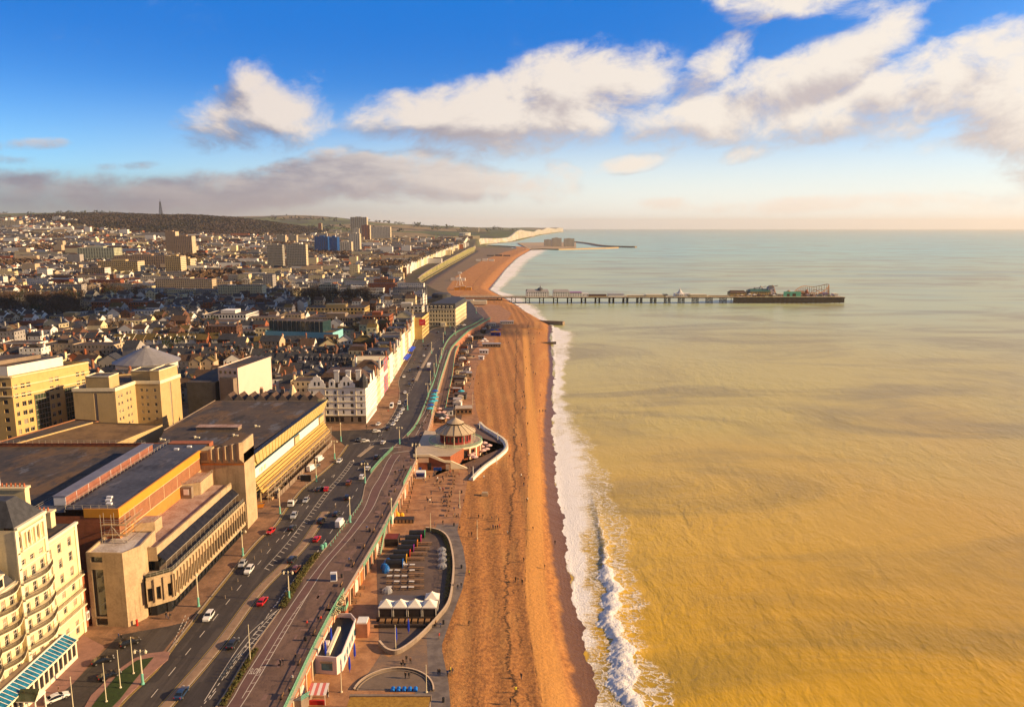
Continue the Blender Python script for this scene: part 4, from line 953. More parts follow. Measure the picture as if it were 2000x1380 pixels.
# concrete penthouse blocks on the pink roof
for (x0,x1,y0,y1,z1) in [(-102.9,-98.2,197.2,203.5,30.2),(-102.9,-98.0,228,240,30.8)]:
    b = MB(); b.prism([(x0,y0),(x1,y0+2),(x1,y1),(x0,y1)], 26.7, z1, 0, 1); rail(b, [(x0,y0),(x1,y0+2),(x1,y1)], z1, 1.0, 1.5, .04, 2, 2, 4); G0(b, 'rooftop_block', [conc, pinkroof, metal], cc)
b = MB(); b.box(-102.9,-99.5,226.5,227.95,26.8,30.4,0); b.box(-101.9,-100.3,226.4,226.5,28,29.8,1); G0(b, 'rooftop_block', [concd, panel], cc)
# folded concrete end wing
WX0, WX1, WY = -103.0, -88.6, 243.0
b = MB(); facade(b, (WX0, WY), (WX1, WY), 10, 33.0); facade(b, (WX1, WY), (WX1, 253), 10, 36.2, m=0); facade(b, (WX1, 253), (WX0, 253), 10, 36.2)
b.poly([(WX0,WY,32.9),(WX1,WY,32.9),(WX1,253,32.9),(WX0,253,32.9)], 1)
b.box(WX0+.2, WX1, WY-.06, WY, 32.3, 32.9, 2)
n_ = 5; w_ = (WX1-WX0-2.8)/n_
for i in range(n_):
    x = WX0+2.8+i*w_; zt = 38.0+i*0.55
    b.quad((x,WY,33),(x+w_*.55,WY-1.1,34.6),(x+w_*.55,WY-1.1,zt),(x,WY,zt-.4),0); b.quad((x+w_*.55,WY-1.1,34.6),(x+w_,WY,33),(x+w_,WY,zt),(x+w_*.55,WY-1.1,zt),0); b.poly([(x,WY,33),(x+w_,WY,33),(x+w_*.55,WY-1.1,34.6)],0)
    b.quad((x+w_,WY+.5,33),(x,WY+.5,33),(x,WY+.5,zt-.4),(x+w_,WY+.5,zt),0); b.quad((x,WY,zt-.4),(x+w_*.55,WY-1.1,zt),(x+w_,WY,zt),(x+w_*.5,WY+.5,zt-.2),0)
b.box(WX0, WX0+2.8, WY-.02, WY+5, 33.2, 37.3, 3); b.box(WX1-.5, WX1, WY, 253, 33, 40.3, 0); b.box(WX0+.3, WX0+2.3, WY-.06, WY-.02, 33.8, 36.6, 1)
G0(b, 'folded_concrete_wing', [conc, concd, orange, tan2], cc)
b = MB()                                                        # scaffold at the corner
for (x0, y0) in [(-106, 188.2), (-103.3, 188.2), (-100.6, 188.2), (-100.6, 191), (-100.6, 194), (-106, 186.8), (-103.3, 186.8), (-99.6, 186.8)]: b.tube((x0, y0, 26), (x0+R.uniform(-.1,.1), y0, 37), .06, n=4)
for z in (28.5, 31.2, 34):
    b.box(-106, -99.6, 186.8, 188.2, z, z+.08, 1); b.box(-100.6, -99.8, 188.2, 196, z, z+.08, 1)
    for y in (186.8, 188.2): b.tube((-106.3, y, z+1), (-99.4, y, z+1), .05, n=4)
    b.tube((-99.7, 186.8, z+1), (-99.7, 196.5, z+1.0), .05, n=4)
b.tube((-106, 186.8, 28.5), (-103.3, 186.8, 34), .05, n=4); b.tube((-103.3, 186.8, 34), (-99.6, 186.8, 28.5), .05, n=4)
tag(b.build('scaffold', [metal, mat('scaffold_boards', (0.42,0.28,0.14), .8, .1, 1)]), 'metal pole scaffold with boards wrapped round the brick corner of conference centre', 'scaffolding')
# ---------------------------------------------------------------- cinema and casino block
cn = tag(empty('cinema_block', (-110, 300, 10)), 'low wide block with dark flat roof, flared pale metal parapet and yellow louvred front', 'cinema building')
K0, K1 = (-94.0, 266.0), (-89.5, 351.0); RZ = 28.6
b = MB(); b.poly([(-96.5, 264.5, RZ), (-90.5, 351.6, RZ), (-141, 354, RZ), (-141, 300, RZ), (-128, 258, RZ)], 0)
b.box(-141.3, -141, 300, 354, 10, RZ+.3, 1); b.box(-141, -90.8, 353.6, 354.1, 10, RZ, 1)
G0(b, 'roof', [felt, concd], cn)
mflare = mat('flared_metal', (0.68,0.56,0.24), .45, .10, .35, stain=.35, metal=.2); wband = mat('white_fascia', (0.80,0.77,0.70), .5, .04, .5)
b = MB()                                                        # flared parapet
O = [(-98.4,264.2,29.2),(-92.2,262.4,29.6),(-87.2,353.0,29.6)]; I = [(-99.6,266,23.9),(K0[0],K0[1],23.9),(K1[0]+.2,K1[1],23.9)]
ap = (K0[0], K0[1]-.4, 28.9)
b.poly([I[0],I[1],ap,O[0]],0); b.poly([I[1],(K0[0]+.3,K0[1]+4,23.9),(-92.4,264.4,29.4),ap],0)
N_ = 26
for i in range(N_):
    t0, t1 = i/N_, (i+1)/N_
    f = lambda t: ((K0[0]+.3+(I[2][0]-K0[0]-.3)*t, K0[1]+4+(I[2][1]-K0[1]-4)*t, 23.9), (-92.4+(O[2][0]+92.4)*t, 264.4+(O[2][1]-264.4)*t, 29.5))
    p0, p1 = f(t0); q0, q1 = f(t1); mm = (p0[0]+.16, p0[1], p0[2]); m2 = (p1[0]+.16, p1[1], p1[2])
    b.quad(p0, q0, q1, p1, 0); b.quad(p0, mm, m2, p1, 0)
    b.quad(p1, q1, (q1[0]-3.4, q1[1], RZ+.02), (p1[0]-3.4, p1[1], RZ+.02), 1)
b.quad(I[2], (I[2][0]-4, I[2][1]+1, 23.9), (O[2][0]-5, O[2][1]+.5, 29.5), O[2], 0)
G0(b, 'flared_parapet', [mflare, slate], cn)
b = MB()
b.quad((-100.5,266,21.8),(K0[0],K0[1],21.8),(K0[0],K0[1],23.9),(-100.5,266,23.9),2); b.quad((-100.5,266.05,14),(K0[0],266.05,14),(K0[0],266.05,21.8),(-100.5,266.05,21.8),0)
b.quad((K0[0],K0[1],14),(K1[0],K1[1],14),(K1[0],K1[1],19.8),(K0[0],K0[1],19.8),3)
b.box(-100.3, -94.1, 266.1, 268, 10, 14, 4)
b.quad((-100.4,266,13.9),(-94,266,13.9),(-89.5,351,13.9),(-96,351,13.9),4)
b.quad((-92.6,352,10),(-110,352,10),(-110,352,28.2),(-89.6,352,28.2),0)
for i in range(12):
    y = 268+i*7.2; b.tube((-92.5+ (y-266)*.05, y, 10), (-92.5+(y-266)*.05, y, 14), .35, n=8, m=0)
b.quad((-96,268,10),(-91,351,10),(-91,351,14),(-96,268,14),4)
G0(b, 'wall', [tan2, glass, mat('blue_band', (0.05,0.08,0.16), .4, .1, .5), mat('yellow_panel', (0.62,0.50,0.20), .6, .08, .4), glass], cn)
b = MB(); t = (Vector(K1)-Vector(K0)).normalized(); nv = Vector((t.y, -t.x)); a = Vector(K0)+nv*.5; c = Vector(K1)+nv*.5
b.quad((a.x,a.y,19.6),(c.x,c.y,19.6),(c.x,c.y,23.2),(a.x,a.y,23.2),0); b.quad((a.x,a.y,23.2),(c.x,c.y,23.2),(K1[0],K1[1],23.3),(K0[0],K0[1],23.3),0)
b.quad((K0[0],K0[1],19.6),(a.x,a.y,19.6),(a.x,a.y,23.2),(K0[0],K0[1],23.2),0); b.quad((a.x+.02,a.y,23.2),(c.x+.02,c.y,23.2),(c.x+.02,c.y,23.6),(a.x+.02,a.y,23.6),1)
G0(b, 'fascia', [wband, mat('blue_trim', (0.06,0.16,0.24), .4, .1, 1)], cn)
def vtext(s, h, w, loc, rz, m, parent, name='lettering'):
    o = letters(s, 0, 0, h, w, 0, name, m, parent); o.rotation_euler = (math.pi/2, 0, rz); o.location = Vector(loc)-(Vector(parent.location) if parent and not parent.parent else Vector((0,0,0))); return o
hd = math.atan2(t.y, t.x); sgold = mat('bronze_letters', (0.62,0.52,0.34), .5, .1, 2); sbr = mat('brown_sign', (0.20,0.13,0.07), .6, .1, 2)
q = a+t*9; bl_ = MB()
for i_, (w_, h_) in enumerate([(.3,1.7),(.9,1.7),(.3,1.3),(.8,1.7),(.3,1.7)]): u_ = -4.2+i_*1.5; bl_.box(u_, u_+w_, -.05, 0, 0, h_)
o = bl_.build('worn_lettering', sgold, cn); o.location = (q.x+.04-cn.location.x, q.y-cn.location.y, 20.5-10); o.rotation_euler[2] = hd
for (d0, w_) in ((43, 6), (77, 7)):
    q = a+t*d0; b = MB(); b.box(0, w_, -.35, 0, 0, 3.4, 0); b.box(.25, w_-.25, -.4, -.35, .25, 3.15, 1); o = b.build('sign', [sbr, mat('sign_face', (0.60,0.47,0.24), .5, .12, 1)], cn); o.location = (q.x+.03-cn.location.x, q.y-cn.location.y, 19.8-10); o.rotation_euler[2] = hd
for k in range(5):                                              # yellow louvre ledges stepping outwards
    b = MB(); z = 19.0-k*1.05; o0, o1 = .2+k*.55, .75+k*.62; A0 = Vector(K0)+nv*o0; A1 = Vector(K1)+nv*o0; B0 = Vector(K0)+nv*o1; B1 = Vector(K1)+nv*o1
    b.quad((A0.x,A0.y,z+.25),(B0.x,B0.y,z),(B1.x,B1.y,z),(A1.x,A1.y,z+.25),0); b.quad((B0.x,B0.y,z-.45),(B1.x,B1.y,z-.45),(B1.x,B1.y,z),(B0.x,B0.y,z),0); b.quad((A1.x,A1.y,z-.2),(B1.x,B1.y,z-.45),(B0.x,B0.y,z-.45),(A0.x,A0.y,z-.2),1)
    b.quad((A0.x,A0.y,z-.2),(B0.x,B0.y,z-.45),(B0.x,B0.y,z),(A0.x,A0.y,z+.25),0); b.tube((B0.x,B0.y,z+.9),(B1.x,B1.y,z+.9),.05,n=4,m=1)
    G0(b, 'louvre', [mat('louvre_yellow', (0.68,0.45,0.14), .5, .1, .5), iron], cn)
sc = MB(); 
for i in range(40):
    q = Vector(K0)+t*(2+i*2.1)+nv*4.3; q2 = Vector(K0)+t*(2+i*2.1)+nv*3.4; sc.tube((q.x,q.y,10),(q.x,q.y,17.5),.06,n=4); sc.tube((q2.x,q2.y,14),(q.x,q.y,14),.05,n=4)
for z in (12.5, 14.5, 16.5):
    p0 = Vector(K0)+t*2+nv*4.3; p1 = Vector(K0)+t*84+nv*4.3; sc.tube((p0.x,p0.y,z),(p1.x,p1.y,z),.06,n=4); sc.quad((p0.x-.9,p0.y,z-.5),(p0.x,p0.y,z-.5),(p1.x,p1.y,z-.5),(p1.x-.9,p1.y,z-.5),1)
tag(sc.build('scaffold', [metal, mat('scaffold_boards', (0,0,0))]), 'long scaffold with walkway boards running along foot of yellow louvred cinema front', 'scaffolding')
b = MB(); b.box(-128, -111, 300, 304, RZ, RZ+1.3, 0, top=1); b.box(-128.2, -110.8, 299.8, 304.2, RZ+1.3, RZ+1.5, 1); G0(b, 'roof_plant_box', [concd, pinkroof], cn)
for (x, y) in [(-110, 292), (-124, 289), (-136, 286), (-106, 306)]:
    b = MB(); b.tube((x,y,RZ),(x,y,RZ+.8),.5,n=8); b.box(x+.5,x+1.8,y-.4,y+.4,RZ,RZ+.4); G0(b, 'roof_vent', [lampcream], cn)
# ---------------------------------------------------------------- two tan stone hotels
def block(name, label, cat, pts, z0, z1, faces, mw, mroof, glassm=None, frame=None, limit=100, parap=1.0, bars=(1,0), seps=()):
    """building on footprint pts (CCW); faces[i]=(rows, cols) for edge i"""
    cx_ = sum(p[0] for p in pts)/len(pts); cy_ = sum(p[1] for p in pts)/len(pts)
    r = tag(empty(name, (cx_, cy_, z0)), label, cat); b = MB(); wins = []; n_ = len(pts)
    for i in range(n_):
        a, c = pts[i], pts[(i+1) % n_]; rows, cols = faces.get(i, ((), ()))
        facade(b, a, c, z0, z1, rows, cols, .3, 0, 1, wins)
    b.poly([(*p, z1-parap) for p in pts], 2)
    G0(b, 'wall', [mw, glassm or glass, mroof], r)
    if frame: windows(r, [((c[0]-cx_, c[1]-cy_, c[2]-z0), a, w, h) for c, a, w, h in wins], frame, glassm or glass, bars, limit)
    return r
def Lof(a, b): return (Vector(b)-Vector(a)).length
fl = lambda z0, n_, h, s=1.1, w=1.6: [(z0+i*h+s, z0+i*h+s+w) for i in range(n_)]
hp = [(-262,336),(-225,336),(-211,374),(-248,374)]
hA = block('stone_hotel', 'tall tan stone hotel with white upper band and dark glazed bays, far left', 'hotel', hp, 10, 44, {0: (fl(13.6,7,4.1,1,2.0), even(37,6,2.0,2.5)), 1: (fl(11.6,7,4.15,1,2.2), [(1.2,2.6),(4.2,6.2),(7,9.0),(18.6,20.5),(21.6,23.5),(33.0,34.8),(36,37.8)])}, tan, felt, None, wfr, 100, 1.0)
b = MB(); t_ = Vector((14,38)).normalized()
for (u0, u1, z0_, z1_) in ((10.3,17.5,14,33.5),(26,32.5,14,33.5)):
    p0 = Vector((-225,336))+t_*u0; p1 = Vector((-225,336))+t_*u1; n2 = Vector((t_.y,-t_.x)); a0, a1 = p0+n2*.25, p1+n2*.25
    b.poly([(p0.x,p0.y,z0_),(a0.x,a0.y,z0_),(a0.x,a0.y,z1_),(p0.x,p0.y,z1_)],0); b.quad((a0.x,a0.y,z0_),(a1.x,a1.y,z0_),(a1.x,a1.y,z1_),(a0.x,a0.y,z1_),0)
    for k in range(9):
        z = z0_+k*2.4; b.quad((a0.x+.04,a0.y,z),(a1.x+.04,a1.y,z),(a1.x+.04,a1.y,z+.22),(a0.x+.04,a0.y,z+.22),1)
    for k in range(6):
        q = a0.lerp(a1, k/5); b.tube((q.x+.03,q.y,z0_),(q.x+.03,q.y,z1_),.07,n=4,m=1)
    b.poly([(p0.x,p0.y,z1_),(a0.x,a0.y,z1_),(a1.x,a1.y,z1_),(p1.x,p1.y,z1_)],2)
G0(b, 'glazed_bay', [gglass, metal, tan], hA)
b = MB()
for z in (34.4, 38.6, 43.2): cornice(b, [(-250,336),(-225,336)], z, .5, .5); cornice(b, [(-225,336),(-211,374)], z, .6, .5)
G0(b, 'cornice', [cream], hA)
b = MB(); b.prism([(-258,341),(-229.5,341),(-220,368),(-250,368)], 43, 47.4, 0, 1); b.prism([(-250,345),(-236,345),(-228,364),(-244,364)], 47.4, 49.2, 2, 1); G0(b, 'attic_storey', [white, felt, concd], hA)
hq = [(-203,345),(-184,346),(-183,363),(-171,363),(-169,381),(-185,388),(-203,380)]
hB = block('stone_hotel', 'tan stone hotel with zigzag frontage, small square windows and white coping', 'hotel', hq, 10, 36, {0: ([(12,34)], [(9.2,10.6)]), 1: (fl(12.5,6,3.6,.6,1.5), [(1.8,3.1),(4.4,5.7),(9.0,10.3),(11.6,12.9)]), 2: (fl(12.5,6,3.6,.6,1.5), [(2.3,3.5),(4.9,6.1),(8.8,10.0)]), 3: ([(12,34)], [(8.4,9.6)])}, tan2, felt, None, wfr, 100, .8)
b = MB(); b.wallstrip(offs([hq[6],hq[0],hq[1],hq[2],hq[3],hq[4]], 0), .9, 34.9, 36.4, 0); G0(b, 'coping', [cream2], hB)
for pts, z in (([(-199,349),(-188,349),(-188,358),(-199,358)], 41), ([(-186,366),(-177,366),(-177,376),(-186,376)], 40.5), ([(-176,364),(-171.5,364),(-169.5,380),(-176,380)], 41)):
    b = MB(); b.prism(pts, 35.3, z, 0, 1); b.wallstrip(pts+[pts[0]], .3, z, z+.4, 2); G0(b, 'lift_housing', [tan2, felt, cream2], hB)
# low buildings in front of the tan hotels
block('service_building', 'low flat building with ochre roof and pale coping behind the big dark roof', 'building', [(-205,262),(-160,262),(-150,318),(-182,322)], 10, 26.5, {}, tan2, mat('ochre_roof', (0.22,0.13,0.05), .9, .25, .1), parap=.6)
block('service_building', 'small orange brick annexe with white panels at the far left edge', 'building', [(-262,262),(-222,262),(-216,300),(-262,300)], 10, 27, {0: (fl(12,3,4.5,1,2), even(40,8,2,2))}, brick, pinkroof, parap=.6)
block('service_building', 'narrow brown annexe with orange edged roof between stone hotel and flat roofs', 'building', [(-215,265),(-206,262),(-184,330),(-196,333)], 10, 25, {}, brick2, felt, parap=.5)
for k in range(9):
    x = -138+k*5.2; b = MB(); b.poly([(x,356,28.4),(x+4.8,356,28.4),(x+2.4,356,31.2)],0); b.poly([(x,356,28.4),(x+2.4,356,31.2),(x+2.4,364,31.2),(x,364,28.4)],1); b.poly([(x+2.4,356,31.2),(x+4.8,356,28.4),(x+4.8,364,28.4),(x+2.4,364,31.2)],1); b.box(x,x+4.8,356,364,10,28.4,0)
    G0(b, 'sawtooth_gable', [concd, slateb], cn)
# ================================================================ MORE NAMED BUILDINGS AND THE TOWN
# -- white hotel with curly gables
def gable_profile(w, h, kind='dutch'):
    if kind == 'dutch': p = [(0,0),(0,.28),(.10,.34),(.14,.55),(.26,.62),(.30,.82),(.42,.86),(.5,1.0)]
    else: p = [(0,0),(0,.55),(.12,.9),(.5,1.0)]
    p = p+[(1-a, z) for a, z in reversed(p[:-1])]; return [(a*w, z*h) for a, z in p]
whiteh = mat('bright_white_stucco', (0.84,0.83,0.80), 0.7, 0.04, 0.4, stain=0.12)
wr = tag(empty('gabled_hotel', (-88, 400, 10)), 'white seafront hotel with two curly Dutch gables and steep dark roof at the junction', 'hotel')
Xg0, Xg1, Yg = -104.5, -75.0, 382.0; wins = []
rows5 = [(15.2,17.2),(18.8,20.6),(22.2,24.0),(25.6,27.2)]
b = MB()
facade(b, (Xg0,Yg), (Xg1,Yg), 14.2, 29, rows5, [(1.6,2.6),(5.4,6.4),(9.2,10.4),(13.4,14.4),(17.4,18.4),(21.6,23.2),(26.6,27.7)], .3, 0, 1, wins)
facade(b, (Xg0,Yg-.1), (Xg1,Yg-.1), 10, 14.2, [(11,13.6)], [(4,6),(6.3,8.3),(8.6,10.6),(11,13),(13.4,15.4),(16,18),(21.5,22.8),(25,27)], .3, 3, 1)
facade(b, (Xg1,Yg), (Xg1,412), 14.2, 29, rows5, even(30,9,1.0,1.2), .3, 0, 1, wins); facade(b, (Xg1,Yg-.1), (Xg1+.05,412), 10, 14.2, [(10.8,13.4)], even(30,9,1.8,1), .3, 0, 1)
b.quad((Xg1,412,10),(Xg0,412,10),(Xg0,412,29),(Xg1,412,29),0); b.quad((Xg0,412,10),(Xg0,Yg,10),(Xg0,Yg,29),(Xg0,412,29),0)
for (u, w, h, kd) in [(.5,8.6,6.6,'dutch'),(10.8,3.2,4.4,'r'),(15.6,8.6,6.6,'dutch')]:
    pf = gable_profile(w, h, kd); b.poly([(Xg0+u+a, Yg-.12, 29+z) for a, z in pf], 0); k = pf
    for i in range(len(k)-1): b.quad((Xg0+u+k[i][0],Yg-.12,29+k[i][1]),(Xg0+u+k[i][0],Yg+.5,29+k[i][1]),(Xg0+u+k[i+1][0],Yg+.5,29+k[i+1][1]),(Xg0+u+k[i+1][0],Yg-.12,29+k[i+1][1]),0)
    b.poly([(Xg0+u+a, Yg+.5, 29+z) for a, z in reversed(pf)], 0)
    for c in ((.5,) if kd == 'r' else (.38,.62)): b.quad((Xg0+u+w*c-.45,Yg-.14,30),(Xg0+u+w*c+.45,Yg-.14,30),(Xg0+u+w*c+.45,Yg-.14,31.9),(Xg0+u+w*c-.45,Yg-.14,31.9),1)
for y in (386, 397, 406):
    pf = gable_profile(5, 5, 'dutch'); b.poly([(Xg1+.1, y-2.5+a, 29+z) for a, z in pf], 0)
G0(b, 'wall', [whiteh, glass, slateb, concd], wr)
windows(wr, [((c[0]+88, c[1]-400, c[2]-10), a, w, h) for c, a, w, h in wins], mat('grey_frame', (.34,.33,.32), .6, .05, 2), glass, (0,1))
b = MB(); hip(b, Xg0+.6, Xg1-.6, Yg+1, 411.5, 29.1, 6.2, 6.5); G0(b, 'roof', [slateb], wr)
b = MB()
for z in (14.2, 18.0, 21.4, 24.9, 28.6): cornice(b, [(Xg0,Yg),(Xg1,Yg),(Xg1,412)], z, .35, .3)
for x in (Xg0+8.9, Xg0+15.1, Xg0+24.4): b.box(x-.12, x+.12, Yg-.2, Yg-.02, 14.3, 29, 0)
G0(b, 'cornice', [cream2], wr)
for (x, y) in [(Xg0+14,Yg+3),(Xg0+20,Yg+3),(Xg0+25,Yg+4)]:
    b = MB(); b.box(x-1, x+1.4, y, y+1.2, 29, 36.8); b.box(x-1.2, x+1.6, y-.2, y+1.4, 36.8, 37.3); G0(b, 'chimney', [white], wr)
b = MB(); b.lathe((Xg1-1, Yg+1, 29), [(2.2,0),(2.2,3.2),(2.5,3.3),(.1,7.6)], 8); G0(b, 'turret', [slate], wr)
# -- ornate dormered building
orn = block('villa', 'small ornate cream building with dormers, pepper-pot turret and red chimney pots', 'building', [(-127,372),(-106,372),(-106,386),(-127,386)], 10, 22, {0: ([(18.5,20.8)], even(21,6,1.2,1.3))}, cream, slateb, frame=wfr, parap=0)
b = MB(); hip(b, -127, -110, 372.3, 386, 22, 6.0, 3.0); G0(b, 'roof', [slate], orn)
for x in (-124.5, -120, -115.5):
    b = MB(); b.box(x-1.1, x+1.1, 371.9, 375, 22.2, 25.2, 0); b.quad((x-.65,371.88,22.8),(x+.65,371.88,22.8),(x+.65,371.88,24.7),(x-.65,371.88,24.7),1); G0(b, 'dormer', [cream2, glass], orn)
b = MB(); b.lathe((-109.5,373,10), [(2.3,0),(2.3,16),(2.7,16.2),(2.3,18),(.2,22.5)], 8); G0(b, 'turret', [cream], orn)
for (x, y) in [(-125.5,374),(-121,380),(-115,374.5),(-112,381)]:
    b = MB(); b.box(x-.8,x+.8,y-.6,y+.6,24,30,0); [b.tube((x-.5+.5*i,y,30),(x-.5+.5*i,y,31),.2,.15,6,1) for i in range(3)]; G0(b, 'chimney', [concd, mat('chimney_pot',(0,0,0))], orn)
# -- tall blank rendered building
pinkw = mat('pink_render', (0.66,0.52,0.44), .8, .04, .2); darkw = mat('dark_cladding', (0.07,0.07,0.075), .6, .2, .3)
bl = block('office_building', 'tall building with blank pink rendered seaward wall and dark stepped end', 'building', [(-153,390),(-142,388),(-136,424),(-148,426)], 10, 38, {0: (fl(20,5,3.4), even(11,4,1.4,.8))}, pinkw, felt, parap=.5)
b = MB(); b.prism([(-168,386),(-153.3,386),(-148.5,426),(-168,426)], 10, 31, 0, 1); b.prism([(-151,386.2),(-143.5,385),(-142.5,387.8),(-150.6,389.4)], 10, 33, 2, 1); G0(b, 'side_block', [darkw, felt, concd], bl)
# -- conical roofed arena
ar = tag(empty('arena', (-225, 520, 10)), 'wide round hall with shallow grey conical segmented roof among the terraces', 'hall')
leadr = mat('lead_roof', (0,0,0)); b = MB(); b.lathe((-243, 500, 10), [(19,0),(19,12)], 20); G0(b, 'wall', [white], ar)
b = MB(); b.lathe((-243, 500, 10), [(21,11.8),(21,12.4),(2.6,21),(2.2,22.2),(.1,22.6)], 20); G0(b, 'roof', [mat('grey_sheet_roof', (0.24,0.235,0.25), .55, .12, .1)], ar)
# -- cyan building with dark glass top
cy = block('office_building', 'pale cyan long office building with square windows and dark glass upper storey', 'building', [(-205,628),(-146,616),(-143,640),(-200,652)], 10, 25, {0: ([(13,15.2),(18,20.4)], even(60,14,2.4,1.4))}, mat('cyan_render', (0.22,0.52,0.60), .8, .05, .3), felt)
b = MB(); b.prism([(-203,633),(-156,624),(-153,640),(-198,650)], 24, 33, 0, 1); [b.box(-203+i*4-.1,-202.8+i*4,632.6-i*.77,632.9-i*.77,24,33,2) for i in range(12)]; G0(b, 'glass_storey', [glassmat('teal_glass',(.03,.07,.08),.15), felt, metal], cy)
# -- tan block with the red sign
tn = block('budget_hotel', 'plain tan hotel with square red sign on its blank end wall by the road', 'hotel', [P(801,662),P(825,662),P(838,649),(-97,728)], 10, 29.5, {0: (fl(11,5,3.4,1,1.5), [(1.4,2.2)]), 1: (fl(11,5,3.5,.6,1.7), even(Lof(P(825,662),P(838,649)),9,3.0,1.0))}, tan, felt)
p = P(825,662); q = P(801,662); redsign = mat('red_sign', (0.50,0.02,0.04), .5, .1, .5)
b = MB(); b.box(q[0]+8.5, q[0]+14, p[1]-.35, p[1]-.02, 22.5, 28, 0); o = G0(b, 'sign', [redsign], tn)
b = MB(); pk = mat('sign_mark', (.52,.16,.22), .5, .1, 1); yy_ = p[1]-.37
for (u0, z0_, u1, z1_, t_) in [(9.3,26.0,11.0,25.3,.6),(11.0,25.3,13.0,26.4,.6),(9.6,24.6,12.6,24.8,.35)]: b.quad((q[0]+u0,yy_,z0_-t_),(q[0]+u1,yy_,z1_-t_),(q[0]+u1,yy_,z1_),(q[0]+u0,yy_,z0_))
G0(b, 'sign_mark', [pk], tn)
# -- cream mansard hotel
mq = [P(838,637),P(890,637),P(911,621),(-72,846)]
mh = block('mansard_hotel', 'cream seafront hotel with dark mansard roof, arched dormers and white porch', 'hotel', mq, 10, 28, {0: (fl(10,4,4.2,1.2,2.4), even(Lof(mq[0],mq[1]),9,1.3,1.4)), 1: (fl(10,4,4.2,1.2,2.4), even(Lof(mq[1],mq[2]),14,1.5,1.6))}, cream, slate, parap=0)
b = MB(); i_ = [(p[0]*.94+(-66)*.06, p[1]*.94+812*.06) for p in mq]
for k in range(4):
    j = (k+1) % 4; b.quad((*mq[k],28.2),(*mq[j],28.2),(*i_[j],33),(*i_[k],33),0)
b.poly([(*p,33) for p in i_],0); G0(b, 'roof', [slate], mh)
for k in range(6):
    b = MB(); x = mq[0][0]+2.6+k*4.1; y = mq[0][1]; b.box(x-.9,x+.9,y-.2,y+2.5,28.4,31,0); b.quad((x-.5,y-.22,28.8),(x+.5,y-.22,28.8),(x+.5,y-.22,30.6),(x-.5,y-.22,30.6),1); G0(b, 'dormer', [cream2, glass], mh)
b = MB(); b.box(mq[0][0]+12, mq[0][0]+17, mq[0][1]-3, mq[0][1]-.05, 10, 14); G0(b, 'porch', [cream2], mh)
b = MB(); [cornice(b, [mq[0],mq[1],mq[2]], z, .5, .4) for z in (14, 27.7)]; G0(b, 'cornice', [cream2], mh)
NAMED = [(-300,-60,120,372),(-135,-70,372,418),(-178,-132,380,432),(-264,-222,478,522),(-210,-138,612,656),(-100,-70,680,732),(-88,-45,770,850)]
for (a_, c_, base_, dep_) in [(178,284,618,22),(96,162,642,24),(8,76,660,22),(598,712,622,30),(600,708,645,30),(708,760,650,26),(290,354,601,26),(398,480,640,40),(762,824,616,26)]:
    p0_, p1_ = P(a_, base_), P(c_, base_); NAMED.append((p0_[0]-2, p1_[0]+2, p0_[1]-16, p0_[1]+dep_))
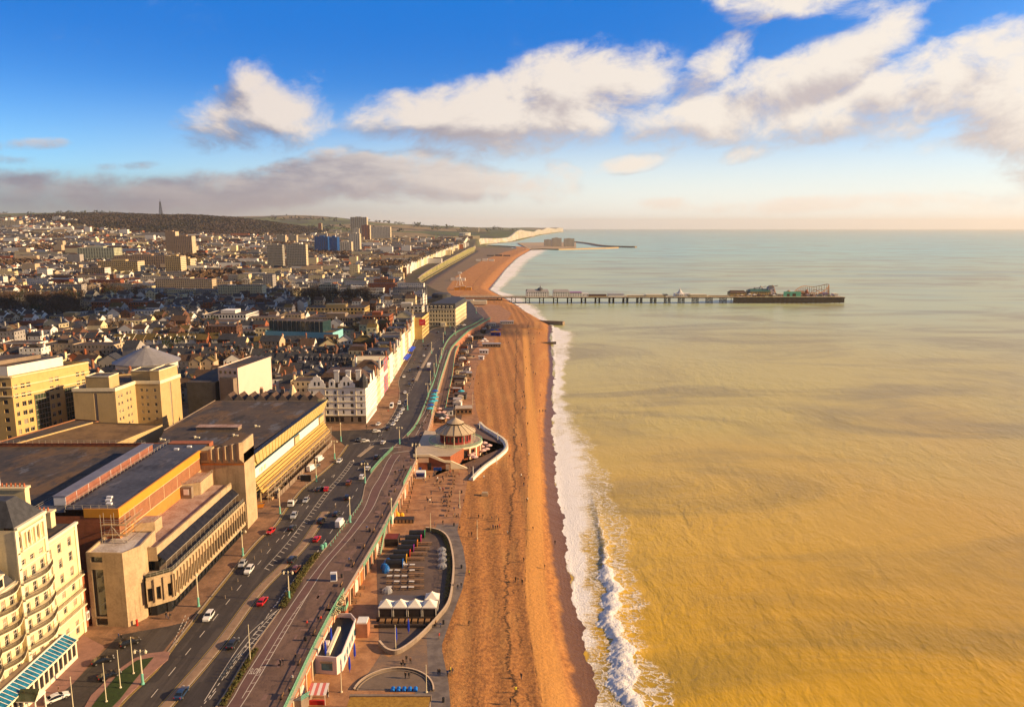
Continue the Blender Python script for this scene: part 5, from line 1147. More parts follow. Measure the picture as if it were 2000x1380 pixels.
# -- seafront terrace between the gabled hotel and the tan hotel: individual houses
housecol = {'white': white, 'cream': cream, 'red brick': brick, 'brown brick': mat('dark_brick', (0.15,0.075,0.05), .9, .2, .6, rows=.7), 'grey': mat('grey_render', (0.34,0.32,0.30), .85, .1, .3, stain=.3), 'buff': mat('buff_render', (0.50,0.39,0.26), .85, .1, .3, stain=.25), 'pale blue': ltblue, 'pink': pinkw}
roofcol = {'slate': slate, 'brown tiled': slateb, 'flat felt': felt, 'mossy': mat('mossy_roof', (0.14,0.095,0.03), .9, .3, .5, col2=(.07,.06,.025)), 'orange tiled': mat('orange_tiles', (0.30,0.12,0.05), .85, .2, .6)}
HOUSES = []
def house(x, y, w, d, h, z0, wall, roof, form, ang=0.0, rnd=R, dormers=0, chim=1, name='town_house', rows=None, bands=False, winsz=None):
    """one house: wall mesh with recessed windows, roof, chimneys, dormers; local x across the front, y depth"""
    r = empty(name, (x, y, z0), ang); b = MB(); n_ = max(1, int(h/3.1)); wz, ww = winsz or (1.6, 1.0)
    rows = [(0.9+i*h/n_, 0.9+i*h/n_+wz) for i in range(n_)]
    A = [(-w/2,-d/2),(w/2,-d/2),(w/2,d/2),(-w/2,d/2)]
    facade(b, A[0], A[1], -2, h, rows, even(w, max(1, int(w/2.7)), ww, .8), .18, 0, 1)
    facade(b, A[1], A[2], -2, h, rows if rnd.random() < .75 else [], even(d, max(1, int(d/3.2)), ww, 1.1), .18, 0, 1)
    facade(b, A[2], A[3], -2, h); facade(b, A[3], A[0], -2, h)
    if form == 'gable_x':      # ridge along x, gable ends left and right
        rh = d*.34; b.poly([(w/2,-d/2,h),(w/2,d/2,h),(w/2,0,h+rh)],0); b.poly([(-w/2,d/2,h),(-w/2,-d/2,h),(-w/2,0,h+rh)],0)
    if form == 'gable_y':
        rh = w*.34; b.poly([(-w/2,-d/2,h),(w/2,-d/2,h),(0,-d/2,h+rh)],0); b.poly([(w/2,d/2,h),(-w/2,d/2,h),(0,d/2,h+rh)],0)
    if form == 'flat': b.poly([(A[i][0]*.96, A[i][1]*.96, h-.5) for i in range(4)],0)
    b.build('wall', [housecol[wall], glass], r)
    if bands:
        c = MB(); [cornice(c, [A[0],A[1],A[2]], z, .3, .3) for z in (3.4, h-.3)]; c.build('cornice', [cream2], r)
    b = MB(); e = .35
    if form == 'gable_x':
        s = rh/(d/2)*e
        b.poly([(-w/2-e*.5,-d/2-e,h-s),(w/2+e*.5,-d/2-e,h-s),(w/2+e*.5,0,h+rh+.12),(-w/2-e*.5,0,h+rh+.12)]); b.poly([(w/2+e*.5,d/2+e,h-s),(-w/2-e*.5,d/2+e,h-s),(-w/2-e*.5,0,h+rh+.12),(w/2+e*.5,0,h+rh+.12)])
    elif form == 'gable_y':
        s = rh/(w/2)*e
        b.poly([(-w/2-e,d/2+e*.5,h-s),(-w/2-e,-d/2-e*.5,h-s),(0,-d/2-e*.5,h+rh+.12),(0,d/2+e*.5,h+rh+.12)]); b.poly([(w/2+e,-d/2-e*.5,h-s),(w/2+e,d/2+e*.5,h-s),(0,d/2+e*.5,h+rh+.12),(0,-d/2-e*.5,h+rh+.12)])
    elif form == 'hip': hip(b, -w/2-.2, w/2+.2, -d/2-.2, d/2+.2, h, min(w, d)*.34, min(w, d)*.42)
    elif form == 'mansard': hip(b, -w/2, w/2, -d/2, d/2, h, 3.0, 1.3)
    else:
        b.box(-w/2+.25, w/2-.25, -d/2+.25, d/2-.25, h-.5, h-.35)
        if rnd.random() < .6: b.box(-w*.2, w*.15, -d*.1, d*.3, h-.35, h+2.0)
    rfo = b.build('roof', [roofcol[roof]], r)
    for k in range(chim):
        cx_, cy_ = (w/2-.5 if k % 2 == 0 else -w/2+.5), rnd.uniform(-.25, .25)*d; t_ = h+min(w,d)*.34+rnd.uniform(.6, 1.8)
        if form == 'flat': t_ = h+2.2
        c = MB(); c.box(cx_-.45, cx_+.45, cy_-1.0, cy_+1.0, h-.6, t_, 0)
        for i in range(3): c.tube((cx_, cy_-.65+.65*i, t_), (cx_, cy_-.65+.65*i, t_+.7), .17, .13, 5, 1)
        c.build('chimney', [housecol[wall] if rnd.random() < .5 else brick2, MATS['chimney_pot']], rfo)
    for k in range(dormers):
        xx = -w/2+w*(k+.5)/dormers; c = MB(); yy = -d/2+.3; c.box(xx-.8, xx+.8, yy, yy+2.4, h+.1, h+2.2, 0); c.quad((xx-.5,yy-.02,h+.5),(xx+.5,yy-.02,h+.5),(xx+.5,yy-.02,h+1.8),(xx-.5,yy-.02,h+1.8),1)
        c.poly([(xx-1,yy-.2,h+2.2),(xx+1,yy-.2,h+2.2),(xx,yy-.2,h+3.1)],0); c.poly([(xx+1,yy-.2,h+2.2),(xx+1,yy+2.6,h+2.2),(xx,yy+2.6,h+3.1),(xx,yy-.2,h+3.1)],2); c.poly([(xx-1,yy+2.6,h+2.2),(xx-1,yy-.2,h+2.2),(xx,yy-.2,h+3.1),(xx,yy+2.6,h+3.1)],2)
        c.build('dormer', [housecol[wall] if wall != 'red brick' else cream, glass, roofcol[roof]], rfo)
    r['_d'] = f'{wall}|{roof}|{form}|{n_}|{chim}|{dormers}'; r['_w'] = w
    HOUSES.append(r); return r
FRONTX = lambda y: float(np.interp(y, [412, 440, 520, 600, 680], [-76.5, -77, -80, -83, -88]))
y = 413; k = 0
pal = [('white','slate','mansard'),('cream','slate','gable_y'),('white','brown tiled','hip'),('NET','',''),('cream','brown tiled','mansard'),('white','slate','mansard'),('white','flat felt','flat'),('pink','mossy','hip'),('white','slate','mansard'),('white','brown tiled','hip'),('cream','slate','mansard'),('white','flat felt','flat'),('cream','brown tiled','gable_y'),('buff','slate','mansard'),('white','slate','hip'),('white','brown tiled','mansard'),('cream','slate','mansard'),('pink','slate','flat')]
while y < 676:
    wl, rf, fm_ = pal[k % len(pal)]; d = [12, 11, 14, 17, 13, 15, 12, 16][k % 8]; hh = [17, 15, 18, 21, 17, 19, 16, 15][k % 8]
    x = FRONTX(y+d/2)
    if wl == 'NET':
        nt = tag(empty('scaffolded_house', (x-9, y+d/2, 10)), 'tall seafront house wrapped in red and blue chequered scaffold netting', 'building')
        b = MB(); b.box(x-18, x-.8, y+.2, y+d-.2, 10, 31); G0(b, 'wall', [cream], nt)
        b = MB(); cm = [mat('red_netting', (0.62,0.10,0.08), .8, .1, 1), mat('blue_netting', (0.06,0.22,0.34), .8, .1, 1), wfr]
        for i in range(6):
            for j in range(8):
                a = y+(i)*d/6; z = 10.5+j*2.6; b.quad((x+.4,a,z),(x+.4,a+d/6-.1,z),(x+.4,a+d/6-.1,z+2.45),(x+.4,a,z+2.45), (i+j) % 2 if j != 4 else 2)
        for j in range(8):
            for i in range(3): z = 10.5+j*2.6; b.quad((x-3.5+i*1.25,y-.2,z),(x-2.4+i*1.25,y-.2,z),(x-2.4+i*1.25,y-.2,z+2.4),(x-3.5+i*1.25,y-.2,z+2.4), (i+j) % 2)
        G0(b, 'netting', cm, nt)
    else:
        r = house(x-8, y+d/2, 16, d-.1, hh, 10, wl, rf, fm_, 0, dormers=2 if fm_ == 'mansard' else 0, chim=2, bands=True, winsz=(1.9, 1.1), name='seafront_house'); r['_front'] = 1
    y += d; k += 1
for (yy, lab) in ((598, 'blue shop awnings along the foot of the seafront terrace'), (560, 'second run of blue awnings, nearer the red netting')):
    b = MB()
    for i in range(5): b.poly([(FRONTX(yy)+.05,yy+i*5,13.2),(FRONTX(yy)+3.5,yy+i*5,12.2),(FRONTX(yy)+3.5,yy+i*5+4.4,12.2),(FRONTX(yy)+.05,yy+i*5+4.4,13.2)])
    tag(b.build('shop_awning', [blue]), lab, 'awning')
# -- the individual town houses: rows of plots, nearest first
PARKS = [(-30,170,578,622),(150,280,566,583),(560,750,574,598),(600,640,570,600)]
def inpark(x, y):
    c, s = math.cos(PITCH), math.sin(PITCH); dz = float(T(x, y))+6-CAMZ; fy = y*c-dz*s; px, py = CX+F*x/fy, CY-F*(y*s+dz*c)/fy
    return any(a < px < b_ and c_ < py < d_ for a, b_, c_, d_ in PARKS)
def clash(x, y, m=7):
    return inpark(x, y) or any(a-m < x < b_+m and c-m < y < d_+m for a, b_, c, d_ in NAMED)
plots = []; yy = 366.0; row = 0
while yy < 1000 and len(plots) < 900:
    ph = R.uniform(0, 10); x = -0.70*yy-20+ph; run = 0
    sty = None
    while x < FRONTX(yy)-26:
        if run == 0: sty = (R.choice('TTTTMMBB'), R.uniform(7.5, 11), R.randint(0, 10**6)); lim = R.randint(5, 9)
        w = sty[1]+R.uniform(-.4,.4) if sty[0] == 'T' else R.uniform(10, 17) if sty[0] == 'M' else R.uniform(22, 32)
        if run > lim or (sty[0] == 'B' and run >= 2): x += R.uniform(5, 9); run = 0; continue
        run += 1
        cx_ = x+w/2; cyy = yy+R.uniform(-1.5, 1.5)+6*math.sin(cx_/60+row*1.3)
        if not clash(cx_, cyy) and (yy > 385 or cx_ < -290 or False) and cx_ < FRONTX(cyy)-26: plots.append((cx_, cyy, w)+sty)
        x += w+.15
    yy += 15.0 + (R.uniform(4, 7) if row % 3 == 2 else 0); row += 1
plots.sort(key=lambda p: p[1])
r2 = random.Random(21)
WC = ['white']*8+['cream']*3+['buff']*4+['red brick']*2+['brown brick']*5+['grey']*6; RC = ['slate']*13+['brown tiled']*5+['mossy']*3+['orange tiled']
NI = 272 
for (px_, py_, w, sk, sw_, seed) in plots[:NI]:
    r3_ = random.Random(seed); wall, rf = r2.choice(WC), r2.choice(RC); form = r2.choice(['gable_x']*4+['gable_y']*4+['hip']*3+['mansard']*2+['flat']*3)
    if sk == 'T': rf = r3_.choice(RC); form = r3_.choice(['gable_x']*4+['mansard', 'gable_y']); wall = r3_.choice(WC) if r2.random() < .6 else wall
    if sk == 'B': form = 'flat'; wall = r3_.choice(['white','cream','buff','grey','brown brick'])
    if form == 'flat': rf = 'flat felt'
    d = r2.uniform(9.5, 13); h = r2.choice([6.2, 7.5, 9.0, 9.3, 10.5, 12.4, 13]); 
    if r2.random() < .05: h = 16
    if sk == 'T': d = r3_.uniform(9.5, 12.5); h = r3_.choice([7.5, 9.3, 10.5, 12.4])
    if sk == 'B': d = 14; h = r3_.choice([11, 14, 17, 20])
    house(px_, py_, w, d, h, 10, wall, rf, form, 0.06*math.sin(px_/40)+(r2.choice([0, .12, -.18, 1.57]) if sk == 'M' else 0), rnd=r2, dormers=(r2.choice([0,0,1,2]) if form in ('gable_x','mansard') else 0), chim=r2.choice([0,1,1,2]))
PLOT_REST = plots[NI:]
# labels: look first, then place among those that look alike
ORD = ['first','second','third','fourth','fifth','sixth','seventh','eighth','ninth','tenth','eleventh','twelfth','thirteenth','fourteenth','fifteenth','sixteenth']
FRM = {'gable_x':'side gabled','gable_y':'front gabled','hip':'hipped','mansard':'mansard','flat':'flat'}
NUMW = ['no','one','two','three','four','five','six','seven']
def scr(o):
    l = o.location; c, s = math.cos(PITCH), math.sin(PITCH); dz = l.z-CAMZ
    fy = l.y*c-dz*s; return (CX+F*l.x/fy, CY-F*(l.y*s+dz*c)/fy)
LANDM = [(-225,355,'stone hotels'),(-240,500,'conical hall'),(-150,405,'pink building'),(-116,380,'dormered villa'),(-90,400,'gabled hotel'),(-78,455,'netted house'),(-172,636,'cyan office'),(-88,700,'tan hotel')]
def place_word(o):
    x, y = o.location.x, o.location.y; L_ = min(LANDM, key=lambda l: (l[0]-x)**2+(l[1]-y)**2)
    dx_, dy_ = x-L_[0], y-L_[1]
    d = 'behind' if dy_ > abs(dx_) else 'before' if -dy_ > abs(dx_) else ('left of' if dx_ < 0 else 'right of')
    return f'{d} {L_[2]}'
def name_all(objs, base, cat, group, keyx=True):
    G_ = {}
    for o in objs: G_.setdefault(base(o), []).append(o)
    for lb, os_ in G_.items():
        os_.sort(key=lambda o: scr(o)[0])
        for i, o in enumerate(os_):
            if len(os_) == 1: t_ = lb
            elif len(os_) == 2: t_ = lb+(', the left one' if i == 0 else ', the right one')
            elif i == 0: t_ = lb+', leftmost'
            elif i == len(os_)-1: t_ = lb+', rightmost'
            else: t_ = lb+f', {ORD[i] if i < 16 else str(i+1)+("st" if i % 10 == 0 else "nd" if i % 10 == 1 else "rd" if i % 10 == 2 else "th")} from left'
            tag(o, t_, cat, group)
def hb(o):
    wl, rf, fm_, n_, ch, do = o['_d'].split('|'); 
    if '_front' in o: return f'{NUMW[int(n_)]} storey {wl} seafront house, {FRM[fm_]} {rf.split()[0]} roof'
    return f'{NUMW[int(n_)]} storey {wl} house, {FRM[fm_]} {rf.split()[0]} roof, {place_word(o)}'
fr_ = [o for o in HOUSES if '_front' in o]; ot = [o for o in HOUSES if '_front' not in o]
name_all(fr_, hb, 'house', 'seafront terrace houses'); name_all(ot, hb, 'house', 'houses of the old town')
for o in HOUSES:
    for k in ('_d', '_w', '_front'):
        if k in o: del o[k]
# -- everything further off: one mass of roofs and walls, following the land
def massed(name, label, items, mats_, wi=True):
    V = []; Fc = []; MI = []
    for (x, y, w, d, h, a, wm_, rm_, form) in items:
        z0 = float(T(x, y)); c, s = math.cos(a), math.sin(a); k = len(V)
        def pt(u, v, z): V.append((x+c*u-s*v, y+s*u+c*v, z0+z))
        for z in (-3, h):
            for u, v in ((-w/2,-d/2),(w/2,-d/2),(w/2,d/2),(-w/2,d/2)): pt(u, v, z)
        Fc += [(k,k+1,k+5,k+4),(k+1,k+2,k+6,k+5),(k+2,k+3,k+7,k+6),(k+3,k,k+4,k+7)]; MI += [wm_]*4
        if form == 0: Fc.append((k+4,k+5,k+6,k+7)); MI.append(rm_)
        else:
            rh = min(w, d)*.36; m0 = len(V)
            if form == 1: pt(-w/2,0,h+rh); pt(w/2,0,h+rh); Fc += [(k+4,k+5,m0+1,m0),(k+6,k+7,m0,m0+1)]; MI += [rm_]*2; Fc += [(k+5,k+6,m0+1),(k+7,k+4,m0)]; MI += [wm_]*2
            else: pt(0,-d/2,h+rh); pt(0,d/2,h+rh); Fc += [(k+5,k+6,m0+1,m0),(k+7,k+4,m0,m0+1)]; MI += [rm_]*2; Fc += [(k+4,k+5,m0),(k+6,k+7,m0+1)]; MI += [wm_]*2
            q = len(V)
            for z in (h, h+rh+1.2):
                for u, v in ((-.6,-.6),(.6,-.6),(.6,.6),(-.6,.6)): pt(u+w*.32, v, z)
            Fc += [(q,q+1,q+5,q+4),(q+1,q+2,q+6,q+5),(q+2,q+3,q+7,q+6),(q+3,q,q+4,q+7),(q+4,q+5,q+6,q+7)]; MI += [wm_]*5
        if wi and y < 1500:
            n_ = max(1, int(h/3.1)); nc = max(1, int(w/3.0)); nd = max(1, int(d/3.4))
            for i in range(n_):
                z = 1+i*h/n_
                for j in range(nc):
                    u = -w/2+w*(j+.5)/nc; q = len(V); [pt(uu, -d/2-.06, zz) for uu, zz in ((u-.55,z),(u+.55,z),(u+.55,z+1.6),(u-.55,z+1.6))]; Fc.append((q,q+1,q+2,q+3)); MI.append(len(mats_)-1)
                for j in range(nd):
                    v = -d/2+d*(j+.5)/nd; q = len(V); [pt(w/2+.06, vv, zz) for vv, zz in ((v-.55,z),(v+.55,z),(v+.55,z+1.6),(v-.55,z+1.6))]; Fc.append((q,q+1,q+2,q+3)); MI.append(len(mats_)-1)
    me = bpy.data.meshes.new(name); me.from_pydata(V, [], Fc)
    for m in mats_: me.materials.append(m)
    me.polygons.foreach_set('material_index', MI); me.update()
    return tag(link(bpy.data.objects.new(name, me)), label, 'houses', kind='stuff')
WMn = [white, cream, housecol['buff'], brick, housecol['brown brick'], housecol['grey']]; RMn = [slate, slateb, felt, roofcol['mossy'], roofcol['orange tiled']]
MM = WMn+RMn+[glass]; wpick = [0]*8+[1]*4+[2]*4+[3]*2+[4]*4+[5]*5; rpick = [6]*12+[7]*6+[8]*4+[9]*3+[10]*1
LMK = []       # footprints of far landmarks: (x, y, radius)
# ================================================================ FAR LANDMARKS
def GT(px, py):
    """ray to terrain"""
    d = ray(px, py); t = 300.0
    while t < 60000:
        x, y, z = d[0]*t, d[1]*t, CAMZ+d[2]*t
        if z <= float(T(x, y)): return (x, y, float(T(x, y)))
        t *= 1.004
    return None
def tower(name, label, cat, px0, px1, pytop, pybase, depth, mw, stripe=None, Y=None, side=.35, mroof=None, ang=0.0, nrow=None, ncol=8, mside=None):
    """slab placed where its foot meets the ground; px0..px1 its width, pytop its roof"""
    g = GT((px0+px1)/2, pybase) if Y is None else ((( px0+px1)/2-CX)/F*Y, Y, None)
    Y = g[1]; x0, z1 = ZY(px0, pytop, Y); x1, _ = ZY(px1, pytop, Y); z0 = float(T((x0+x1)/2, Y)) if name != 'marina_block' else 3.5; h = z1-z0; w = x1-x0
    LMK.append(((x0+x1)/2, Y+depth/2, max(w, depth)*.62))
    r = tag(empty(name, ((x0+x1)/2, Y, z0), ang), label, cat); b = MB()
    n_ = nrow or max(2, int(h/3.4)); rows = [((i+.25)*h/n_, (i+.8)*h/n_) for i in range(n_)]
    facade(b, (-w/2,0), (w/2,0), -3, h, rows, even(w, ncol, w/ncol*.62, w/ncol*.19), .4, 0, 1)
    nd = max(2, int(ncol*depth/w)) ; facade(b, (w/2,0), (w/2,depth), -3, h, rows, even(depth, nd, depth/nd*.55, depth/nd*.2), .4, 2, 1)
    b.quad((w/2,depth,-3),(-w/2,depth,-3),(-w/2,depth,h),(w/2,depth,h),0); b.quad((-w/2,depth,-3),(-w/2,0,-3),(-w/2,0,h),(-w/2,depth,h),0)
    b.poly([(-w/2,0,h-.3),(w/2,0,h-.3),(w/2,depth,h-.3),(-w/2,depth,h-.3)],3)
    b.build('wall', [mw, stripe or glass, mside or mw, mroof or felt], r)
    c = MB(); c.box(-w*.2, w*.15, depth*.3, depth*.7, h-.3, h+3, 0); c.build('lift_housing', [mw], r)
    return r
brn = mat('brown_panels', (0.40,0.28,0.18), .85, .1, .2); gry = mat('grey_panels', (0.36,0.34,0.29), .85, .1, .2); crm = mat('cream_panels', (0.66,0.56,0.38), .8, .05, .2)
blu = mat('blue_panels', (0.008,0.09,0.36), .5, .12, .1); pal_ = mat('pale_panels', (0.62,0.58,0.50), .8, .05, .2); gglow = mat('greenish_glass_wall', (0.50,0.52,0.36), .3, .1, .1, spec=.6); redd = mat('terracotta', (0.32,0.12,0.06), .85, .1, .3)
dkpan = glassmat('panel_glass', (0.05,0.05,0.05), .3)
TW = [
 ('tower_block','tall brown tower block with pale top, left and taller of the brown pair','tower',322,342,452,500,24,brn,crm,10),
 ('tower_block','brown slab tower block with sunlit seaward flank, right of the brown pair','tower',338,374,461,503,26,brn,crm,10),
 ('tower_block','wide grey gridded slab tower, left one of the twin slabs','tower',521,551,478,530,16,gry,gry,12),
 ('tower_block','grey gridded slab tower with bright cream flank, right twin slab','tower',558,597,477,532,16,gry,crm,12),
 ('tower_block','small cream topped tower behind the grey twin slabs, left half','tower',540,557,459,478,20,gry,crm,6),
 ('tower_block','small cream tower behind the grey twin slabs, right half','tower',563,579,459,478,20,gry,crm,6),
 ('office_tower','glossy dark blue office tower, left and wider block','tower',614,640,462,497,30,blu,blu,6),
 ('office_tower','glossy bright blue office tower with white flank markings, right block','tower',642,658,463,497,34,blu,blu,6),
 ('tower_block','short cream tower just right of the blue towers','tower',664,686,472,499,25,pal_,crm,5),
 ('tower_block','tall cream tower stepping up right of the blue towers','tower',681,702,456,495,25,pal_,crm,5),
 ('tower_block','narrow cream crown block on the tallest cream tower','tower',689,701,446,470,18,pal_,crm,4),
 ('hospital','tall dark glass hospital block with pale frame on the hill','hospital',684,716,424,455,40,gry,crm,8),
 ('hospital','brown brick hospital tower beside the gridded wing','hospital',706,722,440,473,30,redd,crm,3),
 ('hospital','cream gridded long hospital wing stepping right from the brick tower','hospital',720,762,443,470,40,pal_,crm,14),
 ('tower_block','small brown tower alone above the trees, left of the hospital','tower',621,628,436,452,16,redd,crm,3),
 ('library','pale green glass walled building glowing in the sun','office',150,222,484,514,40,gglow,gglow,14),
 ('office_building','long tan block with tall dark vertical windows','office',190,268,510,540,30,tan2,crm,20),
 ('office_building','long brown block with deep vertical fins behind the tan block','office',222,330,499,527,30,brn,crm,24),
 ('flats','cream and brick block of flats with balconies, left of the brown towers foot','flats',322,352,500,540,26,tan2,crm,8),
 ('flats','narrow cream and brick flats right of the balconied block','flats',352,371,505,536,26,tan2,crm,5),
 ('office_building','dark block with cream end wall and blue sign panel','office',160,204,523,547,22,concd,white,10),
 ('flats','orange brown long low terrace of flats on the far left hill','flats',0,37,431,445,30,crm,crm,12),
 ('school','white two step school building in front of the wood, left','school',102,120,423,434,30,white,white,5),
 ('school','low white school building in front of the wood, right','school',126,146,428,435,20,white,white,6),
 ('red_brick_block','dark red brick civic building with square clock tower','civic building',178,284,590,618,22,brick,brick,22),
 ('office_building','long low buff block with rows of dark dormer windows','building',96,162,618,642,24,tan2,tan2,14),
 ('market_hall','red brick tower fronted hall at left among the terraces','hall',8,76,636,660,22,brick,brick,12),
 ('office_building','yellow ochre long classical building in shadow behind the red hall','civic building',598,712,601,622,30,tan,tan,16),
 ('market_hall','dark long glazed market hall left of the red brick block','hall',600,708,620,645,30,concd,concd,22),
 ('red_brick_block','dark red brick hall at the end of the glazed market hall','hall',708,760,617,650,26,brick,brick,8),
 ('white_block','white boxy building with blank walls in the middle of town','building',290,354,588,601,26,white,white,6),
 ('civic_hall','pale grey glass roofed arcade building','building',398,480,614,640,40,white,white,14),
 ('green_roof_block','low block with dark green roof behind the red signed hotel','building',762,824,598,616,26,pal_,pal_,8),
 ('flats','dark brick six storey block of flats right of centre above the white terraces','flats',730,768,545,570,18,brick2,brick2,10),
 ('flats','cream six storey flats above the bare trees in the middle','flats',622,656,556,585,18,crm,crm,8),
 ('regency_terrace','long white regency terrace facing the trees','terrace',656,748,563,580,16,white,white,30),
 ('regency_terrace','grey white regency terrace behind trees, left of the orange gable','terrace',436,560,536,549,16,pal_,pal_,34),
 ('flats','white four storey terrace in shade, middle left','terrace',428,472,560,577,14,white,white,12),
 ('marina_block','grey green marina apartment block, left of three','flats',1063,1078,468,478,40,pal_,pal_,6),
 ('marina_block','grey green marina apartment block, tallest middle one','flats',1078,1097,465,479,40,pal_,pal_,8),
 ('marina_block','grey green marina apartment block, right of three','flats',1102,1122,466,479,40,pal_,pal_,8),
 ('gasometer','pale ribbed cylindrical gas holder near the far cliffs','gas holder',897,918,455,463,60,pal_,pal_,12),
 ('boarding_school','far cream school with small towers on the green hill','school',915,935,445,453,60,crm,crm,8),
]
for t_ in TW:
    name, lab, cat, a, c, top, base, dep, mw, ms, nc = t_
    if GT((a+c)/2, base) is None: continue
    if name == 'gasometer':
        g = GT((a+c)/2, base); w = (c-a)/F*g[1]/2; z1 = ZY(a, top, g[1])[1]; r = tag(empty(name, g), lab, cat); b = MB(); b.lathe((0, w, 0), [(w,-4),(w,z1-g[2]),(.1,z1-g[2]+3)], 24); b.build('tank', [pal_], r)
        for i in range(18):
            q = i*math.pi/9; m_ = MB(); m_.tube((w*1.03*math.cos(q), w+w*1.03*math.sin(q), -2), (w*1.03*math.cos(q), w+w*1.03*math.sin(q), z1-g[2]+2), .8, n=4); m_.build('column', [white], r)
        continue
    Yd = None
    if name == 'marina_block': 
        p_ = P((a+c)/2, base+3, 3); Yd = p_[1]
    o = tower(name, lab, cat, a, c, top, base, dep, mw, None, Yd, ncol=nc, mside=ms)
    if name in ('tower_block', 'office_tower', 'hospital'): pass
# radio mast on the ridge
g = (ZY(314, 415, 4300)[0], 4300); z0 = float(T(*g)); zt = ZY(314, 388, 4300)[1]; b = MB(); hgt = max(zt-z0, 40)
for (sx, sy) in ((-1,-1),(1,-1),(1,1),(-1,1)): b.tube((sx*8, sy*8, 0), (sx*2.0, sy*2.0, hgt*.85), 1.0, .7, 4)
for k in range(12):
    z = hgt*.85*k/12; w0 = 8-6*k/12; w1 = 8-6*(k+1)/12; z2 = hgt*.85*(k+1)/12
    for i, ((ax, ay), (bx, by)) in enumerate((((-1,-1),(1,-1)),((1,-1),(1,1)),((1,1),(-1,1)),((-1,1),(-1,-1)))): b.tube((ax*w0, ay*w0, z), (bx*w1, by*w1, z2), .5, n=3, caps=False); b.tube((bx*w0, by*w0, z), (ax*w1, ay*w1, z2), .5, n=3, caps=False)
b.tube((0,0,hgt*.82), (0,0,hgt), 1.0, .4, 5)
tag(b.build('radio_mast', [black], loc=(g[0], g[1], z0-1)), 'thin dark lattice radio mast standing on the wooded ridge', 'mast')
# marina arm and harbour walls
b = MB(); w = [P(1040,486,2), P(1090,487.5,2), P(1180,485,2), P(1205,484,2)]; b.wallstrip(w, 22, -3, 6); tag(b.build('harbour_wall', [conc]), 'low harbour wall in front of the marina apartment blocks', 'breakwater')
b = MB(); w = smooth_line([P(1122,472.5,2), P(1150,476,2), P(1180,481,2), P(1242,483,2)], 5); b.wallstrip(w, 20, -3, 8); tag(b.build('harbour_arm', [concd]), 'long curving dark breakwater arm reaching out from the marina', 'breakwater')
b = MB(); b.poly([(*P(1035,487,4),3.5), (*P(1125,484,4),3.5), (*P(1125,472,4),3.5), (*P(1010,474,4),3.5)]); tag(b.build('harbour_land', [conc]), kind='structure')
# headlands beyond
# -- mass of far houses
items = []; rr = random.Random(5)
def freeat(x, y): return not clash(x, y, 9) and not any((x-a)**2+(y-b_)**2 < c*c for a, b_, c in LMK)
for (x, y, w, _a, _b, _c) in PLOT_REST:
    if freeat(x, y): items.append((x, y, w, rr.uniform(9.5, 13), rr.choice([7,9,10,12,13,15]), rr.choice([0,.1,-.15,1.57]) if _a == 'M' else 0, rr.choice(wpick), random.Random(_c).choice(rpick) if _a != 'M' else rr.choice(rpick), 0 if _a == 'B' else 1 if _a == 'T' else rr.choice([0,1,2,2])))
y = 1000.0
def wooded(x, y):
    r = -x/y; px = CX+F*x/y
    if y < 2400 or y > 5400 or px < 60 or px > 650: return False
    row = CY-F*(y*math.sin(PITCH)+(float(T(x, y))-CAMZ)*math.cos(PITCH))/(y*math.cos(PITCH)-(float(T(x, y))-CAMZ)*math.sin(PITCH))
    return row < np.interp(px, [60, 100, 200, 330, 600, 650], [419, 433, 448, 460, 461, 452])
def parks(x, y):
    return math.sin(x/97+1.0)*math.sin(y/143+x/260) > .78
while y < 4700:
    st = 15+(y-1000)*.006; x = -0.70*y-30; 
    xe = min(railx(y)-55, -150 if y < 1350 else railx(y)-40)
    run = 0; kind = 'T'
    while x < xe:
        if run <= 0: run = rr.randint(4, 11); kind = rr.choice('TTTMMBB'); rf_ = rr.choice(rpick); hh_ = rr.choice([6,7,8,9,11]); x += rr.uniform(4, 14); off_ = rr.uniform(-5, 5)*(1+(y-1000)/2500); wbase = rr.choice(wpick)
        run -= 1 if kind != 'B' else 4
        w = (rr.uniform(8, 11) if kind == 'T' else rr.uniform(10, 18) if kind == 'M' else rr.uniform(28, 50))*(1+(y-1000)/3800)
        xx, yy = x+w/2, y+9*math.sin(x/90+y/50)+off_
        px = CX+F*xx/yy
        dens = 1.0 if y < 2600 else (.85 if y < 3400 else .55)
        if px > 620 and y > 3600: dens = .22 if px < 980 else .5
        if rr.random() < dens*.93 and freeat(xx, yy) and not wooded(xx, yy) and not parks(xx, yy):
            items.append((xx, yy, w, rr.uniform(9, 12)*(1+(y-1000)/5000), hh_ if kind == 'T' else rr.choice([7,9,11,13]) if kind == 'M' else rr.choice([9,12,15,18]), 9/90*math.cos(x/90+y/50) if kind != 'M' else rr.choice([0,.2,-.3,1.57]), wbase if rr.random() < .55 else rr.choice(wpick), rf_ if kind == 'T' else rr.choice(rpick), 1 if kind == 'T' else 0 if kind == 'B' else rr.choice([0,1,2,2])))
            if rr.random() < .012: items.append((xx, yy, w*1.6, 16, rr.uniform(18, 30), 0, rr.choice([0,1,2,5]), 8, 0))
        x += w+(0.1 if kind == 'T' else rr.uniform(.5, 8))
    y += st*1.12
# bright terraces stepping along Marine Parade
yy = 1320.0
while yy < 4300:
    x = railx(yy)-(34 if yy < 3200 else 50); items.append((x-9, yy, 18, 11+yy*.001, rr.uniform(14, 19), rr.choice([0,.03]), rr.choice([0,0,1,0,1]), rr.choice([6,8,8,7]), rr.choice([0,0,1]))); yy += 12.5+yy*.001
massed('distant_houses', 'dense mass of distant white, cream and brick houses spreading to the hills', items, MM)
print('far houses', len(items), 'plots', len(plots))
